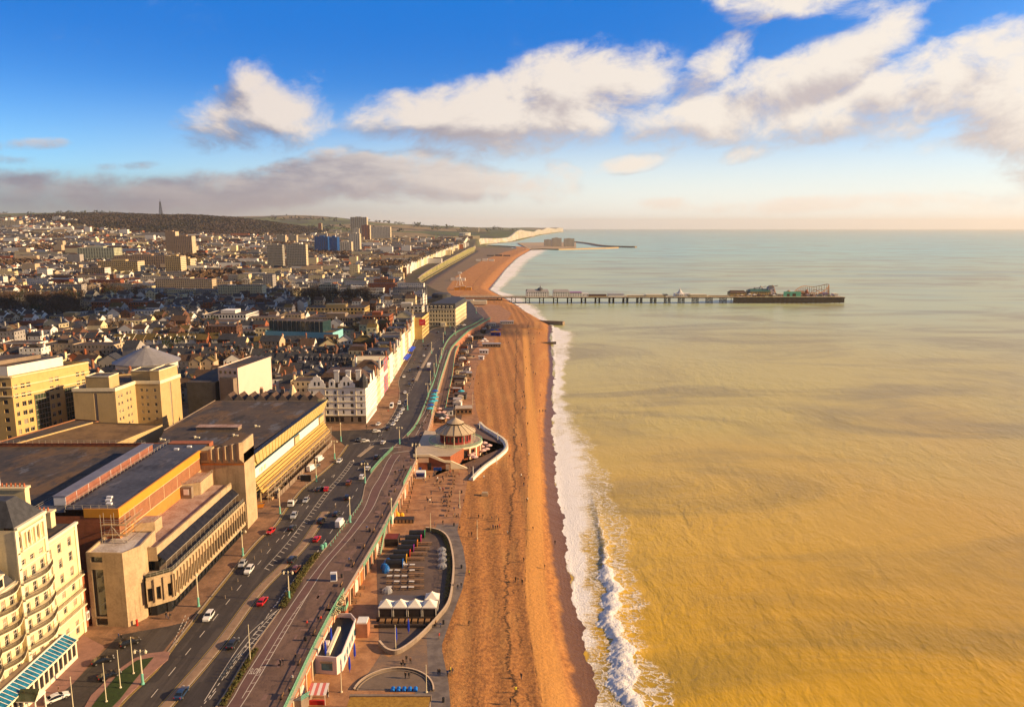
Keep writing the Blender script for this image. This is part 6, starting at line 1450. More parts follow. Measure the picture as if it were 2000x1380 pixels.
# -- trees: winter crowns of many twig-sized faces
bark = mat('bark', (0.06,0.042,0.03), .9, .2, 2); twig = mat('bare_twigs', (0.125,0.075,0.042), .95, .25, .4, col2=(.07,.045,.028)); ever = mat('evergreen_leaves', (0.032,0.045,0.016), .9, .3, .5, col2=(.018,.026,.010))
def crown_mesh(seed, ev=False, n_=420):
    q = random.Random(seed); b = MB(); cl = [(q.uniform(-.55,.55), q.uniform(-.55,.55), q.uniform(.38,.88), q.uniform(.22,.4)) for _ in range(9)]
    for i in range(n_):
        cx_, cy_, cz_, cr_ = q.choice(cl); v = Vector((q.gauss(0,1), q.gauss(0,1), q.gauss(0,.8))); v = v.normalized()*cr_*q.uniform(.35, 1.05)
        p_ = Vector((cx_, cy_, cz_))+v; s = q.uniform(.035, .085); a = Vector((q.gauss(0,1), q.gauss(0,1), q.gauss(0,1))).normalized()*s; c = Vector((q.gauss(0,1), q.gauss(0,1), q.gauss(0,1))).normalized()*s
        b.poly([tuple(p_-a), tuple(p_+c), tuple(p_+a*1.1)])
    return b.mesh('crown', [ever if ev else twig])
def trunk_mesh(seed):
    q = random.Random(seed); b = MB(); b.tube((0,0,-.05), (0,0,.42), .045, .03, 6)
    for i in range(7):
        a = q.uniform(0, 6.28); r_ = q.uniform(.25,.5); z = q.uniform(.55,.85); b.tube((0,0,q.uniform(.25,.42)), (r_*math.cos(a), r_*math.sin(a), z), .02, .006, 4)
    return b.mesh('trunk', [bark])
CM = [(crown_mesh(i, i == 3), trunk_mesh(i), 'evergreen' if i == 3 else 'bare') for i in range(4)]
TREES = []
def tree(x, y, s, k, z=None):
    z = float(T(x, y)) if z is None else z; r = empty('tree', (x, y, z), R.uniform(0, 6)); 
    for nm, me in (('crown', CM[k][0]), ('trunk', CM[k][1])):
        o = bpy.data.objects.new(nm, me); link(o, r); o.scale = (s*R.uniform(.8,1.0), s*R.uniform(.8,1.0), s)
    r['_k'] = CM[k][2]; r['_s'] = s; TREES.append(r)
rt = random.Random(9)
for (px0, px1, py0, py1, n_) in [(-10,165,584,622,60),(150,280,566,585,26),(560,750,580,600,40),(20,130,500,520,12),(600,640,570,600,8),(330,420,645,700,8),(440,520,690,735,5),(200,330,640,680,8),(370,560,560,572,10),(90,190,520,530,9)]:
    for _ in range(n_):
        g = GT(rt.uniform(px0, px1), rt.uniform(py0, py1)); tree(g[0], g[1], rt.uniform(11, 17), rt.choice([0,0,1,1,2,2,3]), g[2])
ntree = len(TREES)
name_all(TREES, lambda o: f"{'large' if o['_s'] > 14 else 'small'} {o['_k']} {'winter' if o['_k']=='bare' else 'dark'} tree {place_word(o)}" if o.location.y < 800 else f"{'large' if o['_s'] > 14 else 'small'} {o['_k']} tree {('near' if o.location.y < 950 else 'at')} the {'old town squares' if scr(o)[0] < 300 else 'regency gardens' if scr(o)[0] > 550 else 'middle of town'}", 'tree', 'trees standing among the houses')
for o in TREES: del o['_k'], o['_s']
# wood on the ridge and scrub between streets as one mass each
def wood(name, label, pts, s0, s1, m_):
    V = []; Fc = []; q = random.Random(3)
    for (x, y, z) in pts:
        s = q.uniform(s0, s1)
        for i in range(7):
            p_ = Vector((x+q.gauss(0,.4)*s, y+q.gauss(0,.4)*s, z+q.uniform(.1,.95)*s)); a = Vector((q.gauss(0,1), q.gauss(0,1), q.gauss(0,.7))).normalized()*s*q.uniform(.25,.45); c = Vector((q.gauss(0,1), q.gauss(0,.6), q.gauss(0,1))).normalized()*s*q.uniform(.25,.45)
            k = len(V); V += [tuple(p_-a), tuple(p_+c), tuple(p_+a), tuple(p_-c)]; Fc.append((k,k+1,k+2,k+3))
    me = bpy.data.meshes.new(name); me.from_pydata(V, [], Fc); me.materials.append(m_); me.update()
    return tag(link(bpy.data.objects.new(name, me)), label, 'woodland', kind='stuff')
pts = []; q = random.Random(13)
while len(pts) < 16000:
    y = q.uniform(2600, 5300); px = q.uniform(60, 648); x = (px-CX)/F*y
    if not wooded(x, y): continue
    if math.sin(x/150)*math.sin(y/130) > .93: continue
    pts.append((x, y, float(T(x, y))))
wood('wood', 'brown bare winter woodland covering the long ridge', pts, 8, 15, mat('winter_wood', (0.06,0.040,0.028), .95, .3, .006, col2=(.026,.028,.017)))
pts = []
while len(pts) < 3600:
    y = q.uniform(900, 3400); x = q.uniform(-.7*y, railx(y)-60); pts.append((x, y, float(T(x, y)))) if (parks(x, y) and freeat(x, y)) else None
wood('street_trees', 'brown bare trees filling gaps between distant streets', pts, 9, 15, twig)
pts = []
for _ in range(1500): y = q.uniform(5300, 9000); px = q.uniform(-20, 1010); x = (px-CX)/F*y; (pts.append((x, y, float(T(x, y)))) if math.sin(x/340+y/700)*math.cos(y/260) > .55 else None)
wood('hedgerows', 'dark hedges and copses on the far green hills', pts, 14, 30, ever)
# ================================================================ PROMENADE WALLS, RAILINGS, PAVILION, BEACH CLUB
RL = smooth_line(RAIL[1:], 4)
archm = mat('arch_brick', (0.40,0.17,0.09), .85, .15, .5); railg = mat('railing_green', (0.20,0.46,0.30), .55, .12, 1.5); rcream = mat('arch_cream', (0.66,0.50,0.34), .8, .1, .5)
pw = tag(empty('promenade_wall', (RL[0][0], RL[0][1], 5)), 'long retaining wall of brick and cream arches below the upper promenade railing', 'wall')
b = MB(); b.wallstrip(offs(RL, -0.35), .7, 4.9, 10.12, 0, top=1)
for i, (x, y, h) in enumerate(along(offs(RL, -.72), 5.2)):
    if y > 640: break
    M = Matrix.Translation((x, y, 5)) @ Matrix.Rotation(h, 4, 'Z'); pts = [(-1.7,0),(1.7,0)]+[(1.7*math.cos(a), 2.4+1.5*math.sin(a)) for a in np.linspace(0, math.pi, 9)]
    c = i % 5; b.poly([tuple(M @ Vector((p[0], -.03, p[1]))) for p in pts], 2+(c if c < 4 else 0))
    b.box(-2.5, -1.9, -.25, .02, 0, 5.1, 1, M=M); b.box(-2.0, 2.0, -.15, 0, 4.2, 4.6, 1, M=M)
G0(b, 'wall', [archm, rcream, black, glassmat('shop_glass', (.05,.04,.03)), mat('door_white', (.7,.62,.55), .6, .1, 1), mat('door_orange', (.5,.16,.04), .6, .1, 1)], pw)
def railing(label, pts, z, h=1.25, step=1.3, m=railg, name='railing', solid=True):
    pts = smooth_line(pts, 3); zz = z if callable(z) else (lambda x, y: z); b = MB()
    P_ = [(p[0], p[1]) for p in pts]
    for i in range(len(P_)-1):
        a, c = P_[i], P_[i+1]
        for hh, r_ in ((h, .09), (h*.55, .05), (.18, .06)): b.tube((*a, zz(*a)+hh), (*c, zz(*c)+hh), r_, n=4, caps=False)
    for (x, y, a) in along(P_, step): b.tube((x, y, zz(x, y)), (x, y, zz(x, y)+h+.08), .07, n=5)
    for (x, y, a) in along(P_, step/4): b.tube((x, y, zz(x, y)+.2), (x, y, zz(x, y)+h), .03, n=3, caps=False)
    return tag(b.build(name, m), label, 'railing')
up = [p for p in RL]
cut = [i for i, p in enumerate(up) if p[1] > P(645,1204)[1]][0]
railing('turquoise seafront railing from the bottom edge up to the white kiosk stairs', up[:cut+1], 10.12)
c2 = [i for i, p in enumerate(up) if p[1] > P(749,1024)[1]][0]; c3 = [i for i, p in enumerate(up) if p[1] > P(812,893)[1]][0]; c4 = [i for i, p in enumerate(up) if p[1] > 388][0]
railing('green seafront railing between the white kiosk and the beach club stairs', offs(up[cut+1:c2+1], -1.5), 10.12)
railing('green seafront railing from beach club stairs to the brick pavilion steps', up[c2+1:c3], 10.12)
railing('yellow green seafront railing from the round pavilion onward to the pier', up[c4:], 10.12)
L1 = PL([(790,852),(811,827),(834,770),(848,735),(864,681),(884,653),(919,636),(942,623)]); railing('pale green kerbside railing curving beyond the road crossing', [(p[0]+1.2, p[1]) for p in L1], 10.05)
railing('leafy green kerbside railing just before the road crossing', PL([(724,924),(745,900),(768,877)]), 10.05, 1.4, 1.1)
L3 = [P(870,798,6.5), P(878,758,7.5), P(884,730,8.2), P(889,690,9.4), P(896,674,10)]
RZf = lambda x, y: float(np.interp(y, [380, 600, 700], [5.05, 9.2, 10.05]))
b = MB(); A3 = smooth_line(L3, 6)
for i in range(len(A3)-1):
    a, c = A3[i], A3[i+1]; ra, rc = railx(a[1])+.35, railx(c[1])+.35; za, zc = RZf(*a), RZf(*c); b.quad((ra,a[1],za),(a[0],a[1],za),(c[0],c[1],zc),(rc,c[1],zc),0); b.quad((a[0],a[1],4.9),(c[0],c[1],4.9),(c[0],c[1],zc),(a[0],a[1],za),1)
a = A3[0]; b.quad((railx(a[1])+.35,a[1],4.9),(a[0],a[1],4.9),(a[0],a[1],RZf(*a)),(railx(a[1])+.35,a[1],RZf(*a)),1)
tag(b.build('ramp', [mat('ramp_paving', (.17,.11,.08), .85, .15, .4), archm]), kind='structure')
railing('outer green railing down the side of the long sloping ramp', A3[::2], RZf)
b = MB(); M0 = P(600,1380)                                    # turquoise stair near the bottom edge
def bollards(pts, step, label, m, h=1.0):
    p0 = None
    for (x, y, a) in along(smooth_line(PL(pts), 4), step):
        if p0 is None:
            b = MB(); b.lathe((0,0,0), [(.16,0),(.16,.15),(.10,.2),(.09,h-.15),(.13,h-.1),(.11,h),(.01,h+.04)], 7); p0 = tag(b.build('bollard', m, loc=(x, y, 10.05)), None, 'bollard', 'bollards along the road kerb'); BOL.append(p0)
        else: BOL.append(dup(p0, loc=(x, y, 10.05)))
BOL = []; bollards([(646,1065),(668,1034),(692,1003),(708,978)], 2.6, '', turq, 1.1)
bollards([(440,1168),(470,1128),(498,1090),(528,1062)], 5.0, '', concd, .9)
name_all(BOL, lambda o: 'turquoise kerb bollard beside the cycle lane' if o.location.x > -75 else 'small stone bollard on the pavement by the conference centre', 'bollard', 'bollards along the road kerb')
# ---- round brick pavilion
pv = tag(empty('round_pavilion', (-26.5, 347, 5)), 'round red brick seafront restaurant with segmented pale conical roof and cream arches', 'restaurant'); cx_, cy_ = -26.5, 347
lroof = mat('pale_segment_roof', (0.50,0.40,0.27), .6, .08, .2, stain=.2); 
b = MB(); b.lathe((cx_, cy_, 0), [(9.4,15.6),(9.6,15.9),(4.0,19.2)], 16); b.lathe((cx_, cy_, 0), [(3.2,19.2),(3.2,19.9)], 12, 1); b.lathe((cx_, cy_, 0), [(4.1,19.9),(.15,22.2),(.1,22.4)], 16)
for i in range(16):
    a = i*math.pi/8; b.tube((cx_+9.5*math.cos(a), cy_+9.5*math.sin(a), 15.95), (cx_+4*math.cos(a), cy_+4*math.sin(a), 19.28), .12, n=4, m=1)
b.tube((cx_,cy_,22.2),(cx_,cy_,26.5),.14,.05,5); G0(b, 'roof', [lroof, slateb], pv)
b = MB(); N_ = 24; pr = [(cx_+7.2*math.cos(i*2*math.pi/N_), cy_+7.2*math.sin(i*2*math.pi/N_)) for i in range(N_)]
for i in range(N_): L_ = Lof(pr[i], pr[(i+1) % N_]); facade(b, pr[i], pr[(i+1) % N_], 11, 15.8, [(11.9, 14.6)], [(.35, L_-.35)], .25, 0, 1)
for i in range(0, N_, 2): a = i*2*math.pi/N_; b.tube((cx_+9.0*math.cos(a), cy_+9.0*math.sin(a), 11), (cx_+9.0*math.cos(a), cy_+9.0*math.sin(a), 15.7), .13, n=6, m=2)
G0(b, 'drum', [mat('dark_red_paint', (.26,.035,.03), .6, .1, .5), glass, cream2], pv)
b = MB(); N_ = 20; R0 = 12.2; pr = [(cx_+R0*math.cos(i*2*math.pi/N_), cy_+R0*math.sin(i*2*math.pi/N_)) for i in range(N_)]
for i in range(N_):
    a, c = pr[i], pr[(i+1) % N_]; L_ = Lof(a, c); facade(b, a, c, 5, 11, [(5.6, 9.4)] if i % 3 else [], [(.9, L_-.9)], .5, 0, 1)
    M = Matrix.Translation((a[0], a[1], 0)) @ Matrix.Rotation(math.atan2(a[1]-cy_, a[0]-cx_), 4, 'Z'); b.box(-.05, .25, -.35, .35, 5, 11, 2, M=M)
b.poly([(*p, 10.98) for p in pr], 3)
G0(b, 'arcade', [brick, glass, cream2, lroof], pv)
b = MB(); cl = pr+[pr[0]]; cornice(b, cl, 10.2, .5, .8, 0); rail(b, [(cx_+(x-cx_)*1.02, cy_+(y-cy_)*1.02) for x, y in cl], 11, 1.1, .8, .05, 1, 2, 4); G0(b, 'balustrade', [cream2, railg], pv)
b = MB(); hw = [(-42.2, 322), (-27.0, 322.6), (-22, 335), (-33, 347), (-33, 362), (-43, 366), (-43.5, 330)]
b.prism(hw, 4.9, 10.9, 0, 1); b.wallstrip([(-43.2,321.8),(-36.0,321.8)], .5, 10.9, 12.0, 2); b.wallstrip([(-36.0,321.8),(-32,321.9),(-29.5,322.1),(-26.6,322.3)], .5, lambda i: [10.9,9.2,8.2,8.0][i], lambda i: [12.0,10.4,9.2,9.0][i], 2)
b.box(-41, -36.5, 321.3, 321.6, 8.4, 10.4, 3); b.box(-37.0,-35.4,321.2,321.5,5,8.2,4); b.box(-29,-27.4,321.6,322,5,7.4,3)
for x in (-41.6,-40.2,-33.8,-32.6,-31.4): b.box(x-.5,x+.5,320.6,321.4,5,6.2,5)
b.poly([(-27,322.6,8.6),(-27,322.6,5),(-19.5,323.2,5)],2); b.quad((-27,322.6,8.8),(-19.5,323.2,5.1),(-19.5,324.2,5.1),(-27,323.6,8.8),2)
G0(b, 'terrace_wing', [brick, lroof, cream2, rcream, black, mat('blue_bin', (.01,.07,.35), .5, .1, 1)], pv)
# white curved sea wall round its terrace
tw_ = [(x, y) for x, y in smooth_line([P(*w, 5) for w in [(922,938),(945,915),(975,893),(990,877),(985,862),(968,850),(948,838),(938,828)]], 5)]
b = MB(); b.wallstrip(tw_, 1.1, 4.6, 6.3, 0, 1); wl = offs(tw_, .9); b.wallstrip(wl, 1.2, 4.9, 5.5, 0)
tag(b.build('sea_wall', [white, cream2]), 'white curved sea wall sweeping round the pavilion terrace on the beach', 'wall')
b = MB(); ter = offs(tw_, 4.0); b.poly([(*p, 5.03) for p in reversed(tw_)]+[(-34, 395, 5.03), (-34, 312, 5.03)]); tag(b.build('terrace_paving', mat('terrace_dark_paving', (.16,.10,.075), .85, .15, .4)), kind='structure')
# ---- beach club with its curved wall
bw = smooth_line([P(*w, 5) for w in [(741,1258),(757,1274),(780,1275),(816,1250),(852,1213),(877,1178),(885,1130),(885,1093),(876,1056),(858,1040),(832,1035)]], 6)
b = MB(); b.wallstrip(bw, .55, 4.9, 6.2, 0, 1); tag(b.build('curved_wall', [concd, rcream]), 'low cream topped wall curving round the beach club garden', 'wall')
b = MB(); b.poly([(*p, 5.04) for p in bw]+[(*P(735,1090,5),5.04)]); 
tag(b.build('garden_paving', mat('garden_paving', (.145,.10,.075), .85, .2, .3, col2=(.10,.07,.055))), kind='structure')
tentw = mat('tent_canvas', (0.74,0.70,0.62), .8, .04, .4, stain=.08); darkf = mat('dark_timber', (0.05,0.035,0.028), .7, .2, 1); timb = mat('timber', (0.30,0.17,0.08), .8, .15, 1.5)
def tent(cx, cy, w, d, h, pk, lab, z=5.05):
    r = tag(empty('marquee', (cx, cy, z)), lab, 'marquee', 'marquee tents of the beach club'); b = MB(); n_ = 6
    H = lambda u, v: h+(pk-h)*max(0, 1-max(abs(u), abs(v)))**1.35
    for i in range(-n_, n_):
        for j in range(-n_, n_):
            q = [(i/n_, j/n_), ((i+1)/n_, j/n_), ((i+1)/n_, (j+1)/n_), (i/n_, (j+1)/n_)]; b.quad(*[(u*w/2, v*d/2, H(u, v)) for u, v in q])
    b.box(-w/2, w/2, -d/2-.03, -d/2, h-.35, h, 0); b.box(w/2, w/2+.03, -d/2, d/2, h-.35, h, 0); b.build('canopy', tentw, r, smooth=False)
    for (sx, sy) in ((-1,-1),(1,-1),(1,1),(-1,1)):
        b = MB(); b.tube((sx*(w/2-.15), sy*(d/2-.15), 0), (sx*(w/2-.15), sy*(d/2-.15), h), .08, n=6); b.build('leg', wfr, r)
    return r
tp = [(757,1183),(778,1183),(805,1183),(830,1183)]; tx0 = P(739,1186,8.0); tx1 = P(853,1186,8.0); W4 = (tx1[0]-tx0[0])/4
names4 = ['leftmost white peaked marquee in the front row of the beach club','second white peaked marquee from the left in front row','third white peaked marquee from the left in front row','rightmost white peaked marquee in the front row beside the rail']
for k in range(4): tent(tx0[0]+W4*(k+.5), tx0[1]+W4*.3, W4*.97, W4*.97, 3.4, 5.0, names4[k])
tent(tx0[0]+W4*3.55, tx0[1]+W4*1.35, W4*.97, W4*.97, 3.5, 5.1, 'white peaked marquee standing behind the rightmost front one')
y0_ = tx0[1]
b = MB(); b.box(tx0[0]+.2, tx0[0]+W4*3, y0_+W4*.85, y0_+W4*1.7, 5, 8.2, 0, top=1); b.box(tx0[0]+.3, tx1[0]-.3, y0_-W4*.15, y0_+W4*.8, 5.1, 8.3, 0)
tag(b.build('bar_building', [darkf, mat('slate_canvas', (.11,.095,.10), .8, .1, .4)]), 'long low dark bar building with grey flat awning behind the white marquees', 'bar')
b = MB()
for k in range(9): x = tx0[0]+.8+k*1.75; b.box(x, x+1.2, y0_-3.4, y0_-1.6, 5.1, 5.9, 0); b.box(x-.1, x+1.3, y0_-4.5, y0_-3.9, 5.1, 5.5, 1)
b.box(tx0[0]-.3, tx1[0]-.5, y0_-1.9, y0_-1.7, 5, 6.3, 1); b.box(tx0[0]-.3, tx1[0]-2.5, y0_-5.4, y0_-5.2, 5, 5.9, 1)
tag(b.build('booth_row', [timb, darkf]), 'row of orange timber booths with dark rail in front of the marquees', 'seating')
# garden tables (countable, copied)
def picnic(mt, umb=False):
    r = empty('garden_table', (0,0,5.05)); b = MB(); b.box(-.8,.8,-.4,.4,.70,.76); b.build('tabletop', mt, r)
    for s in (-1, 1):
        b = MB(); b.box(-.8,.8,s*.75-.15,s*.75+.15,.42,.47); b.build('bench', timb, r); b = MB(); b.tube((s*.6,-.7,0),(s*.6,.7,.0),.05,n=4); b.tube((s*.6,-.6,0),(s*.6,-.1,.7),.05,n=4); b.tube((s*.6,.6,0),(s*.6,.1,.7),.05,n=4); b.build('leg', darkf, r)
    return r
TB = []; tA, tB_ = picnic(mat('white_table', (.70,.66,.60), .6, .05, 1)), picnic(timb); first = {0: 1, 1: 1}
zt = mat('z', (1,1,1)) if False else None
for i in range(4):
    for j in range(5):
        px, py = 760+i*14.5+(4-j)*0.5, 1106+j*11; k = 0 if (i*3+j*5) % 4 in (0, 1, 2) and (i+j) % 5 else 1; p = P(px, py, 5)
        TB.append((tA if k == 0 else tB_, p))
for i in range(3):
    for j in range(4): TB.append((tB_, P(803+i*10, 1112+j*12, 5)))
for i in range(4):
    for j in range(4): TB.append((tB_, P(812+i*9+j*-5, 1063+j*10, 5)))
for i in range(5): TB.append((tB_, P(700-i*8+8, 1148+i*14, 5)))
done = set(); TBO = []
for src, p in TB:
    if id(src) not in done: src.location = (p[0], p[1], 5.05); done.add(id(src)); o = src
    else: o = dup(src, loc=(p[0], p[1], 5.05), rz=R.uniform(-.15, .15))
    o['_w'] = 'white topped' if src is tA else 'brown timber'; TBO.append(o)
name_all(TBO, lambda o: f"{o['_w']} picnic table {'by the colourful beach huts' if o.location.y > 246 else 'in the back of beach club garden' if o.location.y > 232 else 'in the middle of beach club garden' if o.location.y > 222 else 'near the marquees'}", 'table', 'picnic tables in the beach club')
for o in TBO: del o['_w']
# beach huts with dark vaulted roofs
hc = [('blue', (.01,.12,.5)),('yellow', (.65,.35,.02)),('red', (.55,.04,.02)),('purple', (.25,.02,.25)),('orange', (.6,.2,.02)),('pink', (.55,.03,.2)),('green', (.03,.25,.1))]
for i, (cn_, cc_) in enumerate(hc):
    t = i/6; e = P(793+t*42, 1106-t*58, 5); w = 5.2; M = MB(); r = tag(empty('beach_hut', (e[0]-w/2-1.0, e[1], 5.05)), f'dark barrel roofed beach hut with {cn_} front in the stepped row', 'hut', 'stepped row of beach huts')
    n_ = 8
    for k in range(n_):
        a0, a1 = math.pi*k/n_, math.pi*(k+1)/n_; M.quad((-w/2,-1.2*math.cos(a0),1.3+1.1*math.sin(a0)),(-w/2,-1.2*math.cos(a1),1.3+1.1*math.sin(a1)),(w/2,-1.2*math.cos(a1),1.3+1.1*math.sin(a1)),(w/2,-1.2*math.cos(a0),1.3+1.1*math.sin(a0)))
    M.poly([(-w/2,-1.2*math.cos(math.pi*k/n_),1.3+1.1*math.sin(math.pi*k/n_)) for k in range(n_+1)]); M.build('roof', black, r)
    M = MB(); M.box(-w/2, w/2-.1, -1.15, 1.15, 0, 1.3); M.build('wall', darkf, r)
    M = MB(); pts = [(w/2, -1.25, 0),(w/2, 1.25, 0)]+[(w/2, 1.25*math.cos(a), 1.35+1.2*math.sin(a)) for a in np.linspace(0, math.pi, 9)]; M.poly(pts); M.poly([(p[0]+.12, p[1], p[2]) for p in pts])
    for k in range(len(pts)-1): a, c = pts[k], pts[k+1]; M.quad(a, (a[0]+.12,a[1],a[2]), (c[0]+.12,c[1],c[2]), c)
    M.build('front', mat(cn_+'_hut_paint', cc_, .6, .1, 1), r); M = MB(); M.box(w/2+.12, w/2+.16, -.6, .6, 0, 1.9); M.build('door', glass, r)
# clear igloo domes
dg = bpy.data.materials.new('clear_plastic'); dg.use_nodes = True; bs = dg.node_tree.nodes['Principled BSDF']; bs.inputs['Base Color'].default_value = (.55,.58,.66,1); bs.inputs['Roughness'].default_value = .08; bs.inputs['Alpha'].default_value = .38
DM = []
dd = None
for i, (px, py) in enumerate([(863,1077),(864,1086),(864,1096),(864,1108),(782,1103),(756,1156)]):
    p = P(px, py, 5)
    if dd is None:
        dd = empty('igloo_dome', (p[0], p[1], 5.05)); b = MB(); b.lathe((0,0,0), [(1.9,0)]+[(1.9*math.cos(a), 1.9*math.sin(a)+.1) for a in np.linspace(0.05, 1.5, 6)], 10); b.build('dome', dg, dd)
        b = MB()
        for k in range(5):
            a = k*2*math.pi/5
            for s in range(5): t0, t1 = s*1.5/5, (s+1)*1.5/5; b.tube((1.93*math.cos(t0)*math.cos(a), 1.93*math.cos(t0)*math.sin(a), 1.93*math.sin(t0)+.1), (1.93*math.cos(t1)*math.cos(a), 1.93*math.cos(t1)*math.sin(a), 1.93*math.sin(t1)+.1), .05, n=3, caps=False)
        b.build('ribs', metal, dd); b = MB(); b.lathe((0,0,0), [(.7,.7),(.01,.72)], 8); b.lathe((0,0,0), [(1.3,.0),(1.3,.45),(1.0,.45)], 8); b.build('seating', darkf, dd); o = dd
    else: o = dup(dd, loc=(p[0], p[1], 5.05), rz=i)
    o.scale = (.82,.82,.8); tag(o, ['clear plastic igloo dome at the far end of the row','second clear igloo dome from the far end','third clear igloo dome from the far end','nearest clear igloo dome of the row against the wall','clear igloo dome beside the blue beach hut','clear igloo dome just behind the grey bar awning'][i], 'dome', 'clear igloo domes')
# garden hedge pieces
b = MB(); q = random.Random(4)
for (x, y, a) in along(offs(bw[30:], 1.3), .25):
    for k in range(5): s = q.uniform(.15,.4); px, py, z = x+q.uniform(-.6,.6), y+q.uniform(-.5,.5), 5+q.uniform(.1,1.7); b.poly([(px-s,py,z),(px+s*.6,py+s,z+.1),(px,py-s*.4,z+s)])
tag(b.build('hedge', ever), 'dark planted hedge inside the curved wall of the beach club', 'hedge')
# ---- white deco kiosk bar by the wall
kx = tag(empty('kiosk_bar', (-43, 176, 5)), 'white boat shaped beach bar with black roof terrace against the wall', 'bar')
kp = [P(612,1326,5), P(655,1326,5), P(664,1318,5), P(681,1262,5), P(684,1240,5), P(652,1230,5)]
kp = [(-47.0, 167.2), (kp[1][0], 166.5), (kp[2][0]+.3, 168.4), (-40.6, 184.5), (-42.5, 187.5), (-46.9, 187.5)]
b = MB(); pinkish = mat('pink_white_render', (.74,.62,.58), .7, .05, .5)
facade(b, kp[0], kp[1], 5, 8.8, [(5.9, 8.0)], [(1.6, 4.4)], .15, 0, 1)
for i in range(1, 6): facade(b, kp[i], kp[(i+1) % 6], 5, 8.8, [(5.8, 7.8)] if i == 2 else [], even(Lof(kp[i], kp[(i+1) % 6]), 5, 2.0, 1.2) if i == 2 else [], .15, 0, 1)
b.poly([(*p, 8.3) for p in kp], 2); b.wallstrip(offs(kp+[kp[0]], .12), .28, 8.3, 9.5, 0)
b.box(-44.6, -43.8, 169, 181, 8.3, 9.3, 3); b.box(-46, -44.9, 172, 174, 8.3, 9.6, 0); G0(b, 'wall', [pinkish, glassmat('poster_blue', (.05,.25,.34), .3), black, cream2], kx)
b = MB(); b.box(kp[0][0]+1.5, kp[0][0]+4.5, 166.3, 166.5, 8.1, 8.5); G0(b, 'canopy', [concd], kx)
b = MB(); b.box(-40.4,-37.4,183,186.5,5,8.8,0); b.box(-40.2,-37.6,183.2,186.3,8.5,9.2,1); tag(b.build('brick_store', [archm, white]), 'small square brick store with open white topped parapet beside the kiosk bar', 'hut')
# ---- pink striped stall and turquoise stair near the bottom edge
sp = P(622,1368,5); b = MB()
for i in range(6): b.quad((-2+i*.7,-1.8,2.6),(-1.3+i*.7,-1.8,2.6),(-1.3+i*.7,1.8,3.3),(-2+i*.7,1.8,3.3), i % 2)
st = tag(empty('market_stall', (sp[0], sp[1], 5)), 'market stall with pink and white striped sloping awning near bottom edge', 'stall'); b.build('awning', [mat('stall_pink', (.62,.16,.14), .7, .05, 1), mat('stall_white', (.74,.66,.62), .7, .05, 1)], st)
for sx in (-1.8, 1.9):
    for sy in (-1.6, 1.6): b = MB(); b.tube((sx, sy, 0), (sx, sy, 2.9), .06, n=5); b.build('post', wfr, st)
b = MB(); b.box(-1.8, 1.8, -1.5, -1.0, 0, 1.0); b.build('counter', red, st)
p0, p1 = P(592,1400,5), P(622,1340,5); b = MB()
for i in range(14):
    t = i/14; x = -46.5+t*2.4; b.box(-47.3, -45.2, 149+i*.75, 149.75+i*.75, 5, 10-i*.36, 0)
rail(b, [(-45.1, 149), (-45.1, 159.5)], lambda x, y: 10-(y-149)*.48, 1.1, .8, .05, 1, 3, 4); tag(b.build('steps', [concd, turq]), 'flight of steps with turquoise rail down from promenade near the bottom edge', 'steps')
b = MB(); 
for i in range(14): b.box(-44.9, -42.6, 233+i*.8, 233.8+i*.8, 5, 5.3+i*.34, 0)
rail(b, [(-42.5, 233), (-42.5, 244.2)], lambda x, y: 5.3+(y-233)*.42, 1.1, .8, .05, 1, 3, 4); b.box(-44.9,-42.6,244.2,247.5,5,10.1,0); tag(b.build('steps', [concd, railg]), 'long flight of steps with green rail beside the blue tarpaulins', 'steps')
b = MB(); b.box(-46.9, -44.0, 187.6, 191, 5, 10.0, 0); rail(b, [(-46.8,187.7),(-43.9,187.7),(-43.9,191)], 10.0, 1.2, .5, .07, 1, 3, 4); tag(b.build('stair_head', [brick, railg]), 'square brick stair head with green railing at the end of kiosk bar', 'steps')
# ---- curved amphitheatre and thatched roof at the bottom edge
b = MB(); c0 = P(768,1352,5); arc = [(c0[0]+9.2*math.cos(a), c0[1]+9.5*math.sin(a)) for a in np.linspace(math.pi*.97, math.pi*.02, 22)]
b.wallstrip(arc, .35, 4.9, 5.5, 0, 1); b.wallstrip([(c0[0]+(x-c0[0])*.93, c0[1]+(y-c0[1])*.93) for x, y in arc], .3, 4.9, 5.2, 0, 0)
tag(b.build('curved_seat_wall', [concd, rcream]), 'semicircular stone seat wall at the bottom above the thatched roof', 'seat wall')
b = MB(); b.poly([(*p, 5.02) for p in reversed(arc)], 0); b.poly([(*P(*w,5),5.015) for w in [(745,1275),(760,1283),(833,1240),(838,1345),(815,1345),(800,1318),(765,1308),(730,1316),(715,1320)]], 1)
tag(b.build('patterned_paving', [mat('court_paving', (.19,.14,.10), .85, .12, .4), mat('mosaic_paving', (.17,.12,.09), .85, .3, .25, col2=(.27,.17,.10))]), kind='structure')
p0, p1 = P(694,1360,8), P(836,1358,8); b = MB(); b.box(p0[0]-1, p1[0]+.6, p0[1]-30, p0[1], 5, 7.2, 0)
b.box(p0[0]-1.2, p1[0]+.8, p0[1]-.5, p0[1]+.1, 7.2, 8.6, 0); b.quad((p0[0]-1,p0[1]-30,9.5),(p1[0]+.6,p0[1]-30,9.5),(p1[0]+.6,p0[1]-.5,8.3),(p0[0]-1,p0[1]-.5,8.3),1)
tag(b.build('planted_roof_building', [concd, mat('dry_grass_roof', (.42,.24,.04), .95, .3, 1.2, col2=(.25,.13,.02), bump=.9, bscale=9)]), 'low building with dry golden grass roof cut by the bottom edge', 'building')
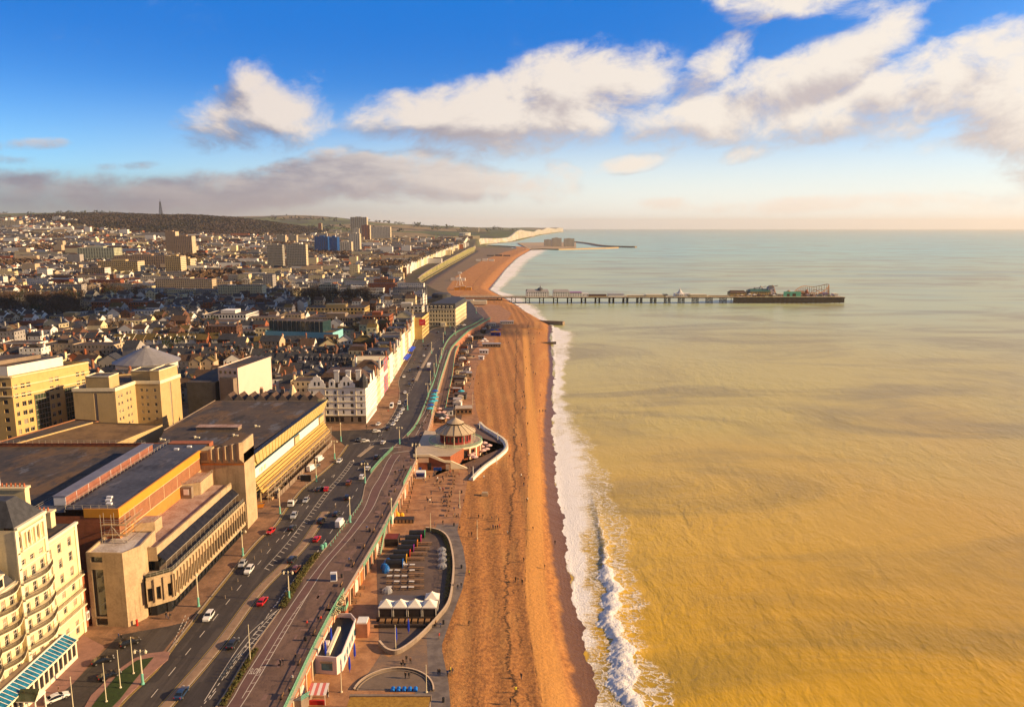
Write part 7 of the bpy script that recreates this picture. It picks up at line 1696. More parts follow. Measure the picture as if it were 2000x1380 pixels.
b = MB(); q_ = P(789,1349,5); [b.tube((q_[0]-2.6+i*1.3, q_[1]-.3, 5.05), (q_[0]-2.6+i*1.3, q_[1]+.9, 5.3), .55, .5, 7) for i in range(5)]
tag(b.build('blue_canoes', mat('bright_blue_plastic', (.01,.16,.6), .4, .1, 1)), 'row of bright blue hulls laid by the seat wall', 'boats')
# ---- pier
HW = lambda x: float(np.interp(x, [-90, 318, 338, 462, 485], [10, 10, 27, 27, 10])); PX0, PX1 = P(925,592,0)[0], P(1648,592,0)[0]; YP = lambda x: 1108+HW(x)
pier = tag(empty('pier', (PX0, 1122, 0)), 'long pleasure pier on iron piles reaching out across the sea', 'pier'); DZ = 9.0
b = MB(); DK = [(PX0-20, 8), (60, 8), (150, 8), (295, 9), (330, 22), (430, 24), (446, 12)]
xs = np.linspace(PX0-20, 485, 74); Lp = [(x, YP(x)+HW(x)) for x in xs]; Rp = [(x, YP(x)-HW(x)) for x in xs]
for i in range(len(xs)-1):
    b.quad((*Rp[i],DZ),(*Rp[i+1],DZ),(*Lp[i+1],DZ),(*Lp[i],DZ),0); b.quad((*Rp[i],DZ-1.1),(*Rp[i+1],DZ-1.1),(*Rp[i+1],DZ),(*Rp[i],DZ),1); b.quad((*Lp[i+1],DZ-1.1),(*Lp[i],DZ-1.1),(*Lp[i],DZ),(*Lp[i+1],DZ),1); b.quad((*Lp[i],DZ-1.1),(*Lp[i+1],DZ-1.1),(*Rp[i+1],DZ-1.1),(*Rp[i],DZ-1.1),1)
b.quad((*Rp[-1],DZ-1.1),(*Lp[-1],DZ-1.1),(*Lp[-1],DZ),(*Rp[-1],DZ),1)
G0(b, 'deck', [mat('pier_deck', (.28,.20,.14), .8, .15, .3), mat('pier_iron', (.06,.045,.035), .7, .2, 1)], pier)
iron2 = MATS['pier_iron']; pm = MB()
for sx in (-1.2, 1.2):
    for sy in (-8, -3, 3, 8): pm.tube((sx*2.4, sy, -1.5), (sx*2.4, sy, DZ-1), .42, n=6)
    pm.tube((sx*2.4,-8,2),(sx*2.4,8,7),.22,n=4); pm.tube((sx*2.4,8,2),(sx*2.4,-8,7),.22,n=4)
pm.tube((-2.9,-8,2.5),(2.9,-8,7),.2,n=4); pm.tube((2.9,-8,2.5),(-2.9,-8,7),.2,n=4); pmesh = pm.mesh('pile_cluster', [iron2])
for i in range(17):
    x = PX0+38+i*20.5; o = bpy.data.objects.new('pile_cluster', pmesh); link(o, pier); o.location = (x-PX0, YP(x)-1122, 0)
b = MB()
pm = MB(); pm.tube((0,0,-1.5), (0,0,DZ-1), .42, n=6); pm1 = pm.mesh('pile', [iron2])
for x in np.arange(330, 480, 7.0):
    for k in range(4): o = bpy.data.objects.new('pile', pm1); link(o, pier); o.location = (x-PX0, YP(x)-HW(x)+.9+k*HW(x)*.62-1122, 0)
for x in np.arange(322, 484, 1.0): yy = YP(x)-HW(x)+.3; b.box(x, x+.93, yy, yy+.15, .9, DZ-1)
G0(b, 'pier_head_fender', [iron2], pier)
b = MB(); rail(b, Rp, DZ, 1.2, 6, .12, 0, 2, 4); rail(b, Lp, DZ, 1.2, 6, .12, 0, 2, 4); G0(b, 'railing', [cream2], pier)
def hall(px0, px1, h, lab, roofm=None, gab=True, name='arcade_hall', wallm=None, d=11, wi=True):
    x0, x1 = P(px0, 592, 0)[0], P(px1, 592, 0)[0]; y = YP((x0+x1)/2); h *= 1.25; r = tag(empty(name, ((x0+x1)/2, y, DZ)), lab, 'pier building'); b = MB(); w = x1-x0
    facade(b, (-w/2,-d/2), (w/2,-d/2), 0, h, [(1.2, h*.42),(h*.6, h*.85)] if wi else [], even(w, max(2, int(w/3)), 1.1, .9), .3, 0, 1); facade(b, (w/2,-d/2), (w/2,d/2), 0, h); facade(b, (w/2,d/2), (-w/2,d/2), 0, h); facade(b, (-w/2,d/2), (-w/2,-d/2), 0, h); b.build('wall', [wallm or whiteh, glass], r)
    b = MB(); 
    if gab: b.poly([(-w/2-.4,-d/2-.5,h),(w/2+.4,-d/2-.5,h),(w/2-2,0,h+3.4),(-w/2+2,0,h+3.4)]); b.poly([(w/2+.4,d/2+.5,h),(-w/2-.4,d/2+.5,h),(-w/2+2,0,h+3.4),(w/2-2,0,h+3.4)]); b.poly([(w/2+.4,-d/2-.5,h),(w/2+.4,d/2+.5,h),(w/2-2,0,h+3.4)]); b.poly([(-w/2-.4,d/2+.5,h),(-w/2-.4,-d/2-.5,h),(-w/2+2,0,h+3.4)])
    else: b.box(-w/2-.3, w/2+.3, -d/2-.3, d/2+.3, h, h+.6)
    b.build('roof', [roofm or mat('grey_lead', (.36,.34,.34), .6, .1, .3)], r); return r
h1 = hall(1028, 1072, 6.2, 'white arcade hall with grey roof and central dome, nearest the shore', d=14)
b = MB(); b.lathe((4, 0, 6), [(6,0),(6,1.5),(5.2,4.5),(3.2,6.6),(.8,7.6),(.5,9.5),(.05,11)], 14); b.build('dome', [mat('dark_dome', (.10,.10,.11), .5, .1, .5)], h1); b = MB(); b.lathe((-15.2, 0, 0), [(1.9,0),(1.9,8.5),(2.2,8.7),(1.6,10.5),(.1,11)], 10); b.build('turret', [mat('dark_dome', (0,0,0))], h1)
hall(1080, 1112, 6.0, 'white windowed arcade hall following the domed one', d=14); hall(1113, 1136, 5.0, 'white pavilion with purple roof edge next along the pier', mat('purple_trim', (.30,.08,.30), .6, .1, 1), False, d=13)
hall(1138, 1149, 3.6, 'low white flat roofed pavilion right of the purple edged one', white, False)
hall(1188, 1219, 3.0, 'long low white shelter in the middle of the pier', gab=False, wi=False); hall(1150, 1184, 2.2, 'low brown slatted shelter between white buildings', slateb, False, wallm=timb, wi=False)
hall(1225, 1262, 1.6, 'low cream windbreak shelter before the tented hall', cream2, False, wallm=cream, wi=False, d=6); hall(1262, 1300, 2.2, 'cream stalls before the tented hall', cream2, False, wallm=cream, wi=False)
sw = hall(1318, 1348, 3.6, 'white tented hall with swept pointed roof and flag', white, False, 'tented_hall'); b = MB(); b.lathe((-3, 0, 3.6), [(9,0),(5.5,1.6),(3,3.6),(1.4,6.2),(.1,8.5)], 10); b.build('swept_roof', [mat('pale_tent_roof', (.56,.55,.56), .6, .05, .4)], sw); b = MB(); b.tube((-3,0,12),(-3,0,16),.12,n=4); b.build('flagpole', [white], sw)
sw = hall(1296, 1304, 2.4, 'small kiosk with dark curved sail roof on the pier', slate, False)
hall(1343, 1380, 2.4, 'row of cream kiosks beyond the tented hall', cream2, False, wallm=cream); hall(1385, 1425, 1.3, 'thin cream windscreen running along the narrow pier neck', cream2, False, wallm=cream, wi=False, d=2)
hall(1430, 1462, 4.0, 'cream helter side stalls at start of pier head', slateb, True, wallm=tan, d=16); hall(1470, 1510, 5.5, 'dark roofed fairground hall with green awnings on pier head', mat('dark_green_roof', (.04,.12,.09), .6, .1, .4), True, wallm=tan, d=22)
tw2 = hall(1508, 1519, 9.5, 'tall white and blue entrance tower on the pier head', mat('dark_dome', (0,0,0)), True, wallm=mat('pale_lilac', (.52,.50,.60), .7, .1, .4), d=10)
b = MB(); x0, x1 = P(1528,592,0)[0], P(1562,592,0)[0]; b.box(x0, x1, YP(x0)-HW(x0)+1, YP(x0)-HW(x0)+1.6, DZ, DZ+8.2, 0); b.box(x0+5, x0+9, YP(x0)-HW(x0)+.9, YP(x0)-HW(x0)+1, DZ+1, DZ+5, 1); b.box(x0+13, x0+18, YP(x0)-HW(x0)+.9, YP(x0)-HW(x0)+1, DZ+1, DZ+5.5, 1); tag(b.build('mural_screen', [mat('sea_green_panel', (.12,.46,.36), .6, .1, .2), slateb]), 'big sea green screen board with brown shapes on the pier head', 'screen')
# fairground: coaster and rides
cst = tag(empty('roller_coaster', (P(1594,592,0)[0], 1134, DZ)), 'orange roller coaster with tall looping track at the end of the pier', 'roller coaster'); ox, oy = cst.location.x, cst.location.y
orr = mat('coaster_orange', (.62,.25,.05), .5, .1, 1); tr = []
for i in range(120):
    t = i/120*2*math.pi; tr.append((24*math.cos(t)+2*math.cos(3*t), 14*math.sin(t), 9+6.5*math.sin(t+.9)+2.5*math.cos(t*3)))
b = MB()
for i in range(120):
    a, c = tr[i], tr[(i+1) % 120]; b.tube(a, c, .35, n=4, caps=False); b.tube((a[0], a[1]+1, a[2]), (c[0], c[1]+1, c[2]), .35, n=4, caps=False)
for i in range(30):
    t = i/30*2*math.pi; t2 = (i+1)/30*2*math.pi; b.tube((12+9*math.cos(t), 3+5*math.sin(t), 6+3*math.sin(t*2)), (12+9*math.cos(t2), 3+5*math.sin(t2), 6+3*math.sin(t2*2)), .35, n=4)
b.build('track', orr, cst); b = MB()
for i in range(0, 120, 3): a = tr[i]; b.tube((a[0], a[1], 0), a, .22, n=4); b.tube((a[0]+2, a[1]+1, 0), a, .16, n=3)
b.build('support', mat('coaster_brown', (.34,.17,.07), .6, .1, 1), cst)
for (px, h, lab, cc_, k) in [(1484,12,'dark domed helter ride behind the green roofed hall',(.12,.10,.09),0),(1462,8,'white striped carousel with conical top',(.62,.56,.50),1),(1497,13,'pale swinging ride arch above the fairground hall',(.55,.5,.45),2),(1575,7,'brown ride shed beside the green screen',(.30,.16,.08),3),(1588,9,'red and brown funfair ride frame by the coaster',(.42,.14,.06),0),(1520,14,'brown mast ride behind entrance tower',(.30,.15,.08),2),(1552,8,'orange funhouse roofs behind green screen',(.50,.26,.10),1),(1622,5,'blue and white cabin under the coaster drop',(.2,.2,.4),3)]:
    x = P(px, 592, 0)[0]; y = YP(x)+4; m_ = mat('ride_'+str(px), cc_, .6, .15, .5); b = MB(); r = tag(empty('fairground_ride', (x, y, DZ)), lab, 'ride')
    if k == 0: b.lathe((0,0,0), [(4,0),(3,h*.6),(2,h*.85),(.1,h)], 10)
    elif k == 1: b.lathe((0,0,0), [(5,0),(5,h*.45),(6,h*.5),(.2,h)], 12)
    elif k == 2:
        for s in (-1, 1): b.tube((s*6,0,0),(s*1.0,0,h),.5,n=5); b.tube((s*6,4,0),(s*1.0,2,h),.5,n=5)
        b.tube((-8,2,h*.8),(8,2,h*1.05),.5,n=5); b.ball((0,2,h),1.4)
    else: b.box(-6,6,-4,4,0,h*.6); b.poly([(-6.4,-4.4,h*.6),(6.4,-4.4,h*.6),(5,0,h),(-5,0,h)]); b.poly([(6.4,4.4,h*.6),(-6.4,4.4,h*.6),(-5,0,h),(5,0,h)])
    b.build('body', m_, r)
sv = None; SO = []; qs = random.Random(6)
for i in range(26):
    px = 1436+i*7.6+qs.uniform(-2, 2); x = P(px, 592, 0)[0]; y = YP(x)-HW(x)+qs.choice([3.5, 3.5, 9, 15]); c_ = qs.choice([('cream', cream2), ('brown', timb), ('white', white), ('ochre', yellow), ('red', brick)])
    r = empty('fairground_stall', (x, y, DZ)); w = qs.uniform(3.5, 6); h = qs.uniform(2.6, 5.2); b = MB(); b.box(-w/2, w/2, -2, 2, 0, h*.7); b.box(-w/2+.4, w/2-.4, -2.05, -2, .9, h*.5, 1); b.build('body', [c_[1], glass], r); b = MB(); b.poly([(-w/2-.3,-2.4,h*.7),(w/2+.3,-2.4,h*.7),(0,0,h)]); b.poly([(w/2+.3,-2.4,h*.7),(w/2+.3,2.4,h*.7),(0,0,h)]); b.poly([(w/2+.3,2.4,h*.7),(-w/2-.3,2.4,h*.7),(0,0,h)]); b.poly([(-w/2-.3,2.4,h*.7),(-w/2-.3,-2.4,h*.7),(0,0,h)]); b.build('roof', qs.choice([slate, slateb, white, lroof]), r); r['_c'] = c_[0]; SO.append(r)
name_all(SO, lambda o: f"small {o['_c']} fairground stall with pyramid roof on the pier head", 'stall', 'fairground stalls on the pier head')
for o in SO: del o['_c']
for i, (px, lab) in enumerate([(1640,'white fence and cabin at the very tip of the pier')]): hall(px-8, px, 3.0, lab, cream2, False, d=10)
# ---- groyne
g0, g1 = P(1004,626,3), P(1101,629,3); b = MB(); pts = smooth_line([(g0[0]-10, g0[1]+2), g0, P(1050,627,3), g1], 4); b.wallstrip(pts, 9, -2, 3.6, 0, 1); gz = MB()
b.wallstrip(offs(pts, -4.2), .6, 3.6, 4.4, 0); tag(b.build('groyne', [concd, mat('groyne_top', (.24,.15,.10), .85, .15, .3)]), 'broad dark concrete groyne running from the beach into the sea', 'groyne')
b = MB(); p0, p1 = P(1046,668,3), P(1086,670,1); b.wallstrip([p0, p1], .7, -.5, 2.6); tag(b.build('groyne', darkf), 'short thin timber groyne at the water edge below big groyne', 'groyne')
# ---- Madeira terrace wall, lower drive and zip-wire bits beyond the pier
cw = []
for yv in np.geomspace(1420, 3500, 40): cw.append((railx(yv), yv))
b = MB(); b.wallstrip(offs(cw, -1.5), 3, 2, lambda i: float(T(cw[i][0]-4, cw[i][1]))+1.2, 0, 1)
for i, (x, y, h) in enumerate(along(offs(cw, -3.1), 26)):
    M = Matrix.Translation((x, y, 0)) @ Matrix.Rotation(h, 4, 'Z'); b.box(-.8, .8, -2.5, 0, 5, 14, 2, M=M); b.box(3, 22, -6.5, -.2, 9.5, 10, 3, M=M)
tag(b.build('terrace_cliff_wall', [mat('ivy_wall', (.30,.27,.10), .9, .2, .06, col2=(.10,.12,.04)), rcream, cream2, mat('terrace_green', (.16,.17,.05), .8, .2, .1)]), 'long ivy grown terrace wall rising along the lower seafront drive', 'wall')
b = MB(); 
for w0, w1, z, m_ in ((6, 20, 5.1, 0), (20, 26, 5.15, 1)):
    a, c = offs(cw, -w0), offs(cw, -w1)
    for i in range(len(cw)-1): b.quad((*a[i], z), (*c[i], z), (*c[i+1], z), (*a[i+1], z), m_)
tag(b.build('lower_drive', [asph, promm]), kind='structure')
for (px, py, w, d, h, lab, m_) in [(860,577,46,34,11,'big dark round ended aquarium building before the pier','d'),(958,568,0,0,0,'',0)]:
    if not w: continue
    x, y = P(px, py+14, 10); b = MB(); b.prism([(x-w/2,y),(x+w/2,y),(x+w/2+4,y+d*.5),(x+w/2,y+d),(x-w/2,y+d)], 8, 10+h*.5, 0, 1); b.lathe((x, y+d*.5, 10+h*.5), [(13,0),(13,h*.4),(10,h*.55),(.1,h*.6)], 14, 1); tag(b.build('aquarium', [darkw, slate]), lab, 'building')
b = MB(); x, y = P(905,588,10); b.box(x-30, x+14, y-3, y+6, 5, 12.5, 0, top=1); b.box(x+10, x+32, y-4, y+4, 6.0, 11, 2); tag(b.build('pier_entrance', [white, slate, cream2]), 'white pier entrance building and clock forecourt at the shore end', 'building')
b = MB(); x, y = P(898,557,5); b.tube((0,0,0),(0,0,24),.7,.5,6); b.box(-3,3,-3,3,21,24); b.tube((-6,0,0),(0,0,20),.3,n=4); b.tube((6,0,0),(0,0,20),.3,n=4); tag(b.build('zip_wire_tower', white, loc=(x, y, 5)), 'white ride tower standing on the beach beyond the pier', 'tower')
for (px, py, w, d, h, lab) in [(895,548,30,14,5,'low white beach buildings beyond the pier, left cluster'),(948,510,60,20,6,'white beach pavilions further along, upper cluster'),(975,500,90,14,4,'dark low racecourse like stand on the far beach'),(905,566,30,10,5,'yellow roofed amusements beside the beach beyond pier')]:
    x, y = P(px, py, 5); b = MB()
    for k in range(3): b.box(-w/2+k*w/3, -w/2+(k+.85)*w/3, 0, d, 0, h*(1+.3*(k % 2)), 0, top=1)
    tag(b.build('beach_building', [white if 'white' in lab else darkw if 'dark' in lab else yellow, felt if 'dark' in lab else lroof], loc=(x, y, 4.6)), lab, 'building')
b = MB(); x, y = P(952,690,5)
# ================================================================ LAMPS, POLES, CARS, PEOPLE
def lamp_proto(kind, z=0):
    r = empty('street_lamp', (0,0,0)); b = MB(); b.lathe((0,0,0), [(.42,0),(.42,.25),(.30,.5),(.27,2.2),(.33,2.3),(.2,2.6)], 8); b.build('base', turq, r)
    b = MB(); b.lathe((0,0,0), [(.17,2.6),(.13,8.0),(.2,8.1),(.07,8.3)], 8); b.build('column', lampcream, r)
    for s in ((-1, 1) if kind == 'double' else (0,)):
        b = MB()
        if s: b.tube((0,0,7.8),(s*1.2,0,8.3),.06,n=4); b.tube((s*1.2,0,8.3),(s*1.2,0,7.9),.05,n=4)
        c = (s*1.2, 0, 7.35 if s else 8.3); b.lathe(c, [(.08,0),(.28,.1),(.32,.45),(.38,.5),(.12,.75),(.03,.95)], 8); b.build('lantern', lampcream, r)
    return r
LPn = [(388,1184),(474.5,1085),(547,1003),(618,940),(653.7,896),(666,862),(565,1171),(713,943),(684,1020),(780.5,867),(279,1336),(765,1022),(796,800),(836,775),(841,752),(848,735),(862,700),(852,716),(879,640),(890,655),(770,738),(640,1262-0),(930,612),(866,670),(843,690),(869,652),(826,668),(813,921)]
protoS, protoD = lamp_proto('single'), lamp_proto('double'); used_ = set(); LO = []
for i, (px, py) in enumerate(LPn):
    if (px, py) == (640,1262): continue
    x, y = P(px, py); src = protoD if (i % 3 == 1 or (px, py) in ((565,1171),(780.5,867),(813,921))) else protoS
    if id(src) in used_: o = dup(src, loc=(x, y, 10.1), rz=math.pi/2*0)
    else: src.location = (x, y, 10.1); used_.add(id(src)); o = src
    if (px, py) in ((813,921),): o.location[2] = 5; o.location[0], o.location[1] = P(px, py, 5); o.scale = (1.3,1.3,1.55)
    o['_d'] = 'double' if src is protoD else 'single'; LO.append(o)
def lampw(o):
    y, x = o.location.y, o.location.x
    w = 'on hotel lawn' if y < 170 else 'by conference centre' if x < -80 and y < 275 else 'by cinema front' if x < -80 and y < 400 else 'beside planted kerb' if y < 260 else 'near road crossing' if y < 420 else 'along far road'
    return f"{o['_d']} headed cream street lamp, turquoise base, {w}"
name_all(LO, lampw, 'street lamp', 'seafront street lamps')
for o in LO: del o['_d']
b = MB(); b.lathe((0,0,0), [(.28,0),(.28,.3),(.11,.4),(.06,9.3),(.10,9.4),(.01,9.6)], 8); fp = b.build('flagpole', lampcream)
FPs = [(208,1371,10),(235.6,1344,10),(261,1316,10),(145,1400,10),(898,991,5),(932,1052,5),(841,1038,5),(667,1351,5),(833,1351,5),(773,1269,5),(489,1290,10),(923,790,5),(914,690,6)]
FO_ = []
for i, (px, py, z) in enumerate(FPs):
    x, y = P(px, py, z); o = fp if i == 0 else dup(fp); o.location = (x, y, z+.1 if z > 6 else z); o.scale = (1,1,(.95 if z > 6 else .72)); FO_.append(o)
name_all(FO_, lambda o: 'tall cream flagpole ' + ('on the lawn before the grand hotel' if o.location.x < -75 else 'beside the road planting' if o.location.z > 9 else 'on the lower esplanade' if o.location.y < 240 else 'at the edge of the beach'), 'pole', 'tall cream poles')
b = MB(); b.lathe((0,0,0), [(.16,0),(.16,3.0),(.09,3.1),(.07,3.6)], 6); b.ball((0,0,3.7), .22); wp = b.build('wall_post', white); WPo = []
for i, (px, py) in enumerate([(936.5,836),(972,858),(990,874),(970,905),(924,927)]):
    x, y = P(px, py, 6.3); o = wp if i == 0 else dup(wp); o.location = (x, y, 6.2); tag(o, ['white lamp post at the far end of curved sea wall','white lamp post on the far side of curved sea wall','white lamp post at the seaward tip of curved sea wall','white lamp post on the near side of curved sea wall','white lamp post at the near end of curved sea wall'][i], 'post', 'posts on the curved sea wall')
b = MB(); b.lathe((0,0,0), [(.05,0),(.05,.7),(.24,.8),(.30,1.6),(.22,3.6),(.06,4.2),(.02,4.5)], 8); ub = b.build('closed_parasol', mat('royal_blue_canvas', (.005,.03,.42), .6, .08, 1)); 
for i, (px, py, z, l) in enumerate([(693,1286,5,'furled royal blue parasol left of the open paving, upper one'),(683,1312,5,'furled royal blue parasol left of the open paving, lower one'),(647,1255,8.3,'furled royal blue parasol on kiosk roof, further one'),(636,1281,8.3,'furled royal blue parasol on kiosk roof, nearer one'),(798,1237,5,'furled royal blue parasol in front of the timber booths'),(774,1254,5,'furled blue parasol beside the pole near the booths')]):
    x, y = P(px, py, z); o = ub if i == 0 else dup(ub); o.location = (x, y, z); tag(o, l, 'parasol', 'furled blue parasols')
# ---------- vehicles
tyre = mat('tyre', (.012,.012,.012), .8, .1, 3); rim = mat('wheel_rim', (.35,.34,.33), .35, .1, 3, metal=.6); cglass = glassmat('car_glass', (.012,.014,.018), .06); lampw_ = mat('headlight_glass', (.7,.7,.68), .2, .05, 3); tail = mat('tail_light', (.45,.01,.01), .3, .05, 3)
def paintm(n_, c): return mat('car_paint_'+n_, c, .28, .04, .5, spec=.6)
PAINTS = {'white': (.74,.74,.73), 'silver': (.36,.38,.41), 'dark': (.025,.03,.035), 'red': (.50,.012,.012), 'blue': (.02,.05,.12), 'brown': (.16,.055,.025), 'black': (.012,.012,.014), 'grey': (.11,.115,.12)}
SHAPE = {  # length, width, height, profile of roof: (x, z) along the length, front at +x
 'hatchback': (4.1, 1.76, 1.5, [(-2.05,.45),(-2.03,.85),(-1.9,1.05),(-1.55,1.42),(-.9,1.5),(.2,1.47),(.95,1.02),(1.75,.86),(2.02,.62),(2.05,.35)]),
 'saloon': (4.7, 1.82, 1.45, [(-2.35,.45),(-2.33,.9),(-1.8,1.02),(-1.2,1.36),(-.5,1.45),(.35,1.42),(1.15,1.0),(2.0,.84),(2.3,.6),(2.35,.35)]),
 'suv': (4.6, 1.9, 1.72, [(-2.3,.5),(-2.28,1.05),(-2.15,1.25),(-1.85,1.66),(-.9,1.74),(.4,1.68),(1.1,1.18),(2.0,1.02),(2.27,.75),(2.3,.4)]),
 'van': (5.6, 2.05, 2.5, [(-2.8,.4),(-2.8,2.4),(-2.7,2.5),(-1.0,2.52),(1.0,2.48),(1.5,2.2),(2.2,1.3),(2.65,1.05),(2.8,.8),(2.8,.35)])}
CARP = {}
def car(kind, colour):
    k = (kind, colour)
    if k in CARP: return dup(CARP[k])
    L, Wd, H, pr = SHAPE[kind]; r = empty('parked_car' if False else ('van' if kind == 'van' else 'car')); b = MB(); hw = Wd/2; belt = {'van': 1.25}.get(kind, H*.60)
    secs = []
    for (x, z) in pr:
        nose = 1-.16*max(0, abs(x)/(L/2)-.72)/.28; w = hw*nose
        top_w = w*(.97 if z <= belt+.02 else (.97-.20*(z-belt)/max(H-belt, .1) if kind != 'van' else .93)); zb = .30
        zm = min(z, belt); s = [(x,-w*.9,zb),(x,-w,zb+.2),(x,-w*.985,zm*.98),(x,-top_w,max(z*.97, zm)),(x,-top_w*.86,z),(x,top_w*.86,z),(x,top_w,max(z*.97, zm)),(x,w*.985,zm*.98),(x,w,zb+.2),(x,w*.9,zb)]; secs.append(s)
    n_ = len(secs[0])
    for i in range(len(secs)-1):
        for j in range(n_-1):
            m_ = 0; za, zb_ = pr[i][1], pr[i+1][1]
            if j in (2, 6) and min(za, zb_) > belt+.12 and kind != 'van': m_ = 1
            if j == 4 and abs(za-zb_) > .22 and max(za, zb_) > belt+.2 and min(za, zb_) > belt*.95: m_ = 1
            if kind == 'van' and j == 4 and 1.4 < pr[i][0] < 2.0: m_ = 1
            if kind == 'van' and j in (2, 6) and .9 < pr[i][0] < 1.6: m_ = 1
            b.quad(secs[i][j], secs[i+1][j], secs[i+1][j+1], secs[i][j+1], m_)
    b.poly(secs[0], 0); b.poly(list(reversed(secs[-1])), 0)
    b.build('body', [paintm(colour, PAINTS[colour]), cglass], r, smooth=False)
    wr_ = .33 if kind != 'van' else .36; wm_ = MB(); wm_.tube((0,-.11,0),(0,.11,0),wr_,n=14,m=0); me = wm_.mesh('wheel', [tyre]); wm_ = MB(); wm_.tube((0,-.125,0),(0,.125,0),wr_*.6,n=10); rme = wm_.mesh('rim', [rim])
    for sx in (-L*.31, L*.32):
        for sy in (-hw+.1, hw-.1): o = bpy.data.objects.new('wheel', me); link(o, r); o.location = (sx, sy, wr_); link(bpy.data.objects.new('rim', rme), o)
    for sy in (-1, 1):
        m2 = MB(); m2.box(L/2-.12, L/2+.0, sy*hw*.62-.18, sy*hw*.62+.18, .62, .78); m2.build('headlight', lampw_, r)
        m2 = MB(); m2.box(-L/2-.01, -L/2+.12, sy*hw*.72-.13, sy*hw*.72+.13, .72, .92); m2.build('tail_light', tail, r)
        m2 = MB(); m2.box(L*.12, L*.12+.2, sy*(hw+.02), sy*(hw+.2), belt-.02, belt+.14); m2.build('wing_mirror', paintm(colour, PAINTS[colour]), r)
    CARP[k] = r; return r
def road_dir(y, south):
    pts = S_KERB if south else nk; f = ix(pts); return math.atan2(8.0, float(f(y+4))-float(f(y-4)))
CARS = [(408,1207,'suv','white'),(474,1104,'hatchback','silver'),(487,1116,'suv','white'),(529,1040,'hatchback','red'),(571,1033,'hatchback','dark'),(574,1010,'suv','silver'),(598,979,'saloon','silver'),(624,957,'saloon','dark'),(637,957,'hatchback','red'),(663,902,'saloon','white'),(713,863,'hatchback','white'),(700,860,'saloon','dark'),(735,844,'hatchback','white'),(748,866,'hatchback','white'),
 (355,1357,'saloon','blue'),(455,1260,'saloon','dark'),(513,1177,'saloon','red'),(571,1096,'suv','dark'),(578,1114,'saloon','brown'),(619,1055,'hatchback','red'),(627,1020,'suv','black'),(657,1006,'hatchback','dark'),(664,1026,'van','white'),(678,974,'suv','black'),(681,945,'suv','brown'),(707,934,'suv','white'),(718,917,'hatchback','white'),(709,906,'saloon','dark'),(736,895,'suv','dark'),
 (739,830,'saloon','white'),(757,838,'saloon','black'),(768,830,'saloon','white'),(774,822,'saloon','white'),(778,815,'saloon','white'),(783,808,'saloon','white'),(787,801,'saloon','white'),(791,793,'saloon','dark'),(765,796,'van','white'),(780,789,'suv','white'),(793,787,'suv','black'),(791,768,'saloon','white'),(789,737,'saloon','white'),(807,744,'saloon','dark'),(799,752,'saloon','dark'),(800,726,'suv','dark'),(828,696,'hatchback','white'),(822,708,'saloon','grey'),(817,719,'saloon','dark'),(832,682,'saloon','dark'),(827,676,'suv','dark'),(836,676,'suv','black'),(870,657,'saloon','dark'),(862,660,'saloon','grey'),(906,636,'suv','white'),(897,636,'saloon','silver'),(855,650,'saloon','dark'),(887,648,'hatchback','silver'),
 (201,1293,'saloon','black'),(214,1322,'saloon','black'),(254,1258,'suv','black'),(112,1366,'saloon','white'),(608,918,'van','white'),(624,900,'van','white'),(592,933,'hatchback','silver'),(618,912,'saloon','grey')]
CO = []
for i, (px, py, kd, cl) in enumerate(CARS):
    x, y = P(px, py); o = car(kd, cl); south = x > -75.5 if y < 300 else x > float(ix(nk)(y))+8
    a = road_dir(y, south) + (math.pi if (not south) else 0)
    if px < 260: a = {201: .62, 214: .70, 254: .75, 112: .80}[px]
    if py == 863 or (px, py) in ((735,844),): a = rad(20)
    if px in (608, 624, 592, 618): a = rad(78)
    o.location = (x, y, 10.045); o.rotation_euler[2] = a; o['_d'] = f'{cl}|{kd}'; CO.append(o)
SEG = lambda x, y: ('in the grand hotel forecourt' if y < 185 and x < -84 else 'on the wide pavement under the cinema scaffold' if x < float(ix(nk)(y))-1 and y < 360 else 'in the taxi rank by the gabled hotel' if 385 < y < 500 and x < -50 else 'near the road junction' if 330 < y <= 385 else 'on the far seafront road' if y >= 500 else ('on the building side carriageway' if x < -75.5 else 'on the sea side carriageway'))
name_all(CO, lambda o: f"{o['_d'].split('|')[0]} {o['_d'].split('|')[1]} {SEG(o.location.x, o.location.y)}", 'car', 'cars and vans on the seafront road')
for o in CO:
    if 'van' in o['_d']: o['category'] = 'van'
    del o['_d']
# tipper truck, bus, skip, sign
x, y = P(571,986); tr_ = tag(empty('flatbed_truck', (x, y, 10.04), road_dir(y, False)+math.pi), 'white flatbed truck on the road by the cinema scaffold', 'truck')
b = MB(); b.box(.9,2.9,-1,1,.5,1.3,0); b.prism([(.9,-.98),(2.6,-.98),(2.6,.98),(.9,.98)], 1.3, 2.3, 0); b.box(2.61,2.64,-.85,.85,1.4,2.15,1); b.box(1.3,2.3,-1.0,-.99,1.45,2.1,1); b.build('cab', [paintm('white',(0,0,0)), cglass], tr_)
b = MB(); b.box(-3,.7,-1.05,1.05,.75,.9); b.box(-3,.7,-1.05,-1.0,.9,1.35); b.box(-3,.7,1.0,1.05,.9,1.35); b.box(.65,.7,-1.05,1.05,.9,2.0); b.box(-3,-2.95,-1.05,1.05,.9,1.3); b.build('flatbed', [metal], tr_)
for sx in (-2, 2):
    for sy in (-.95, .95): b = MB(); b.tube((sx,sy-.12,.4),(sx,sy+.12,.4),.4,n=12); b.build('wheel', tyre, tr_)
x, y = P(838,722); bs_ = tag(empty('double_decker_bus', (x, y, 10.04), road_dir(y, True)), 'dark blue double decker bus with white upper back driving on the seafront', 'bus')
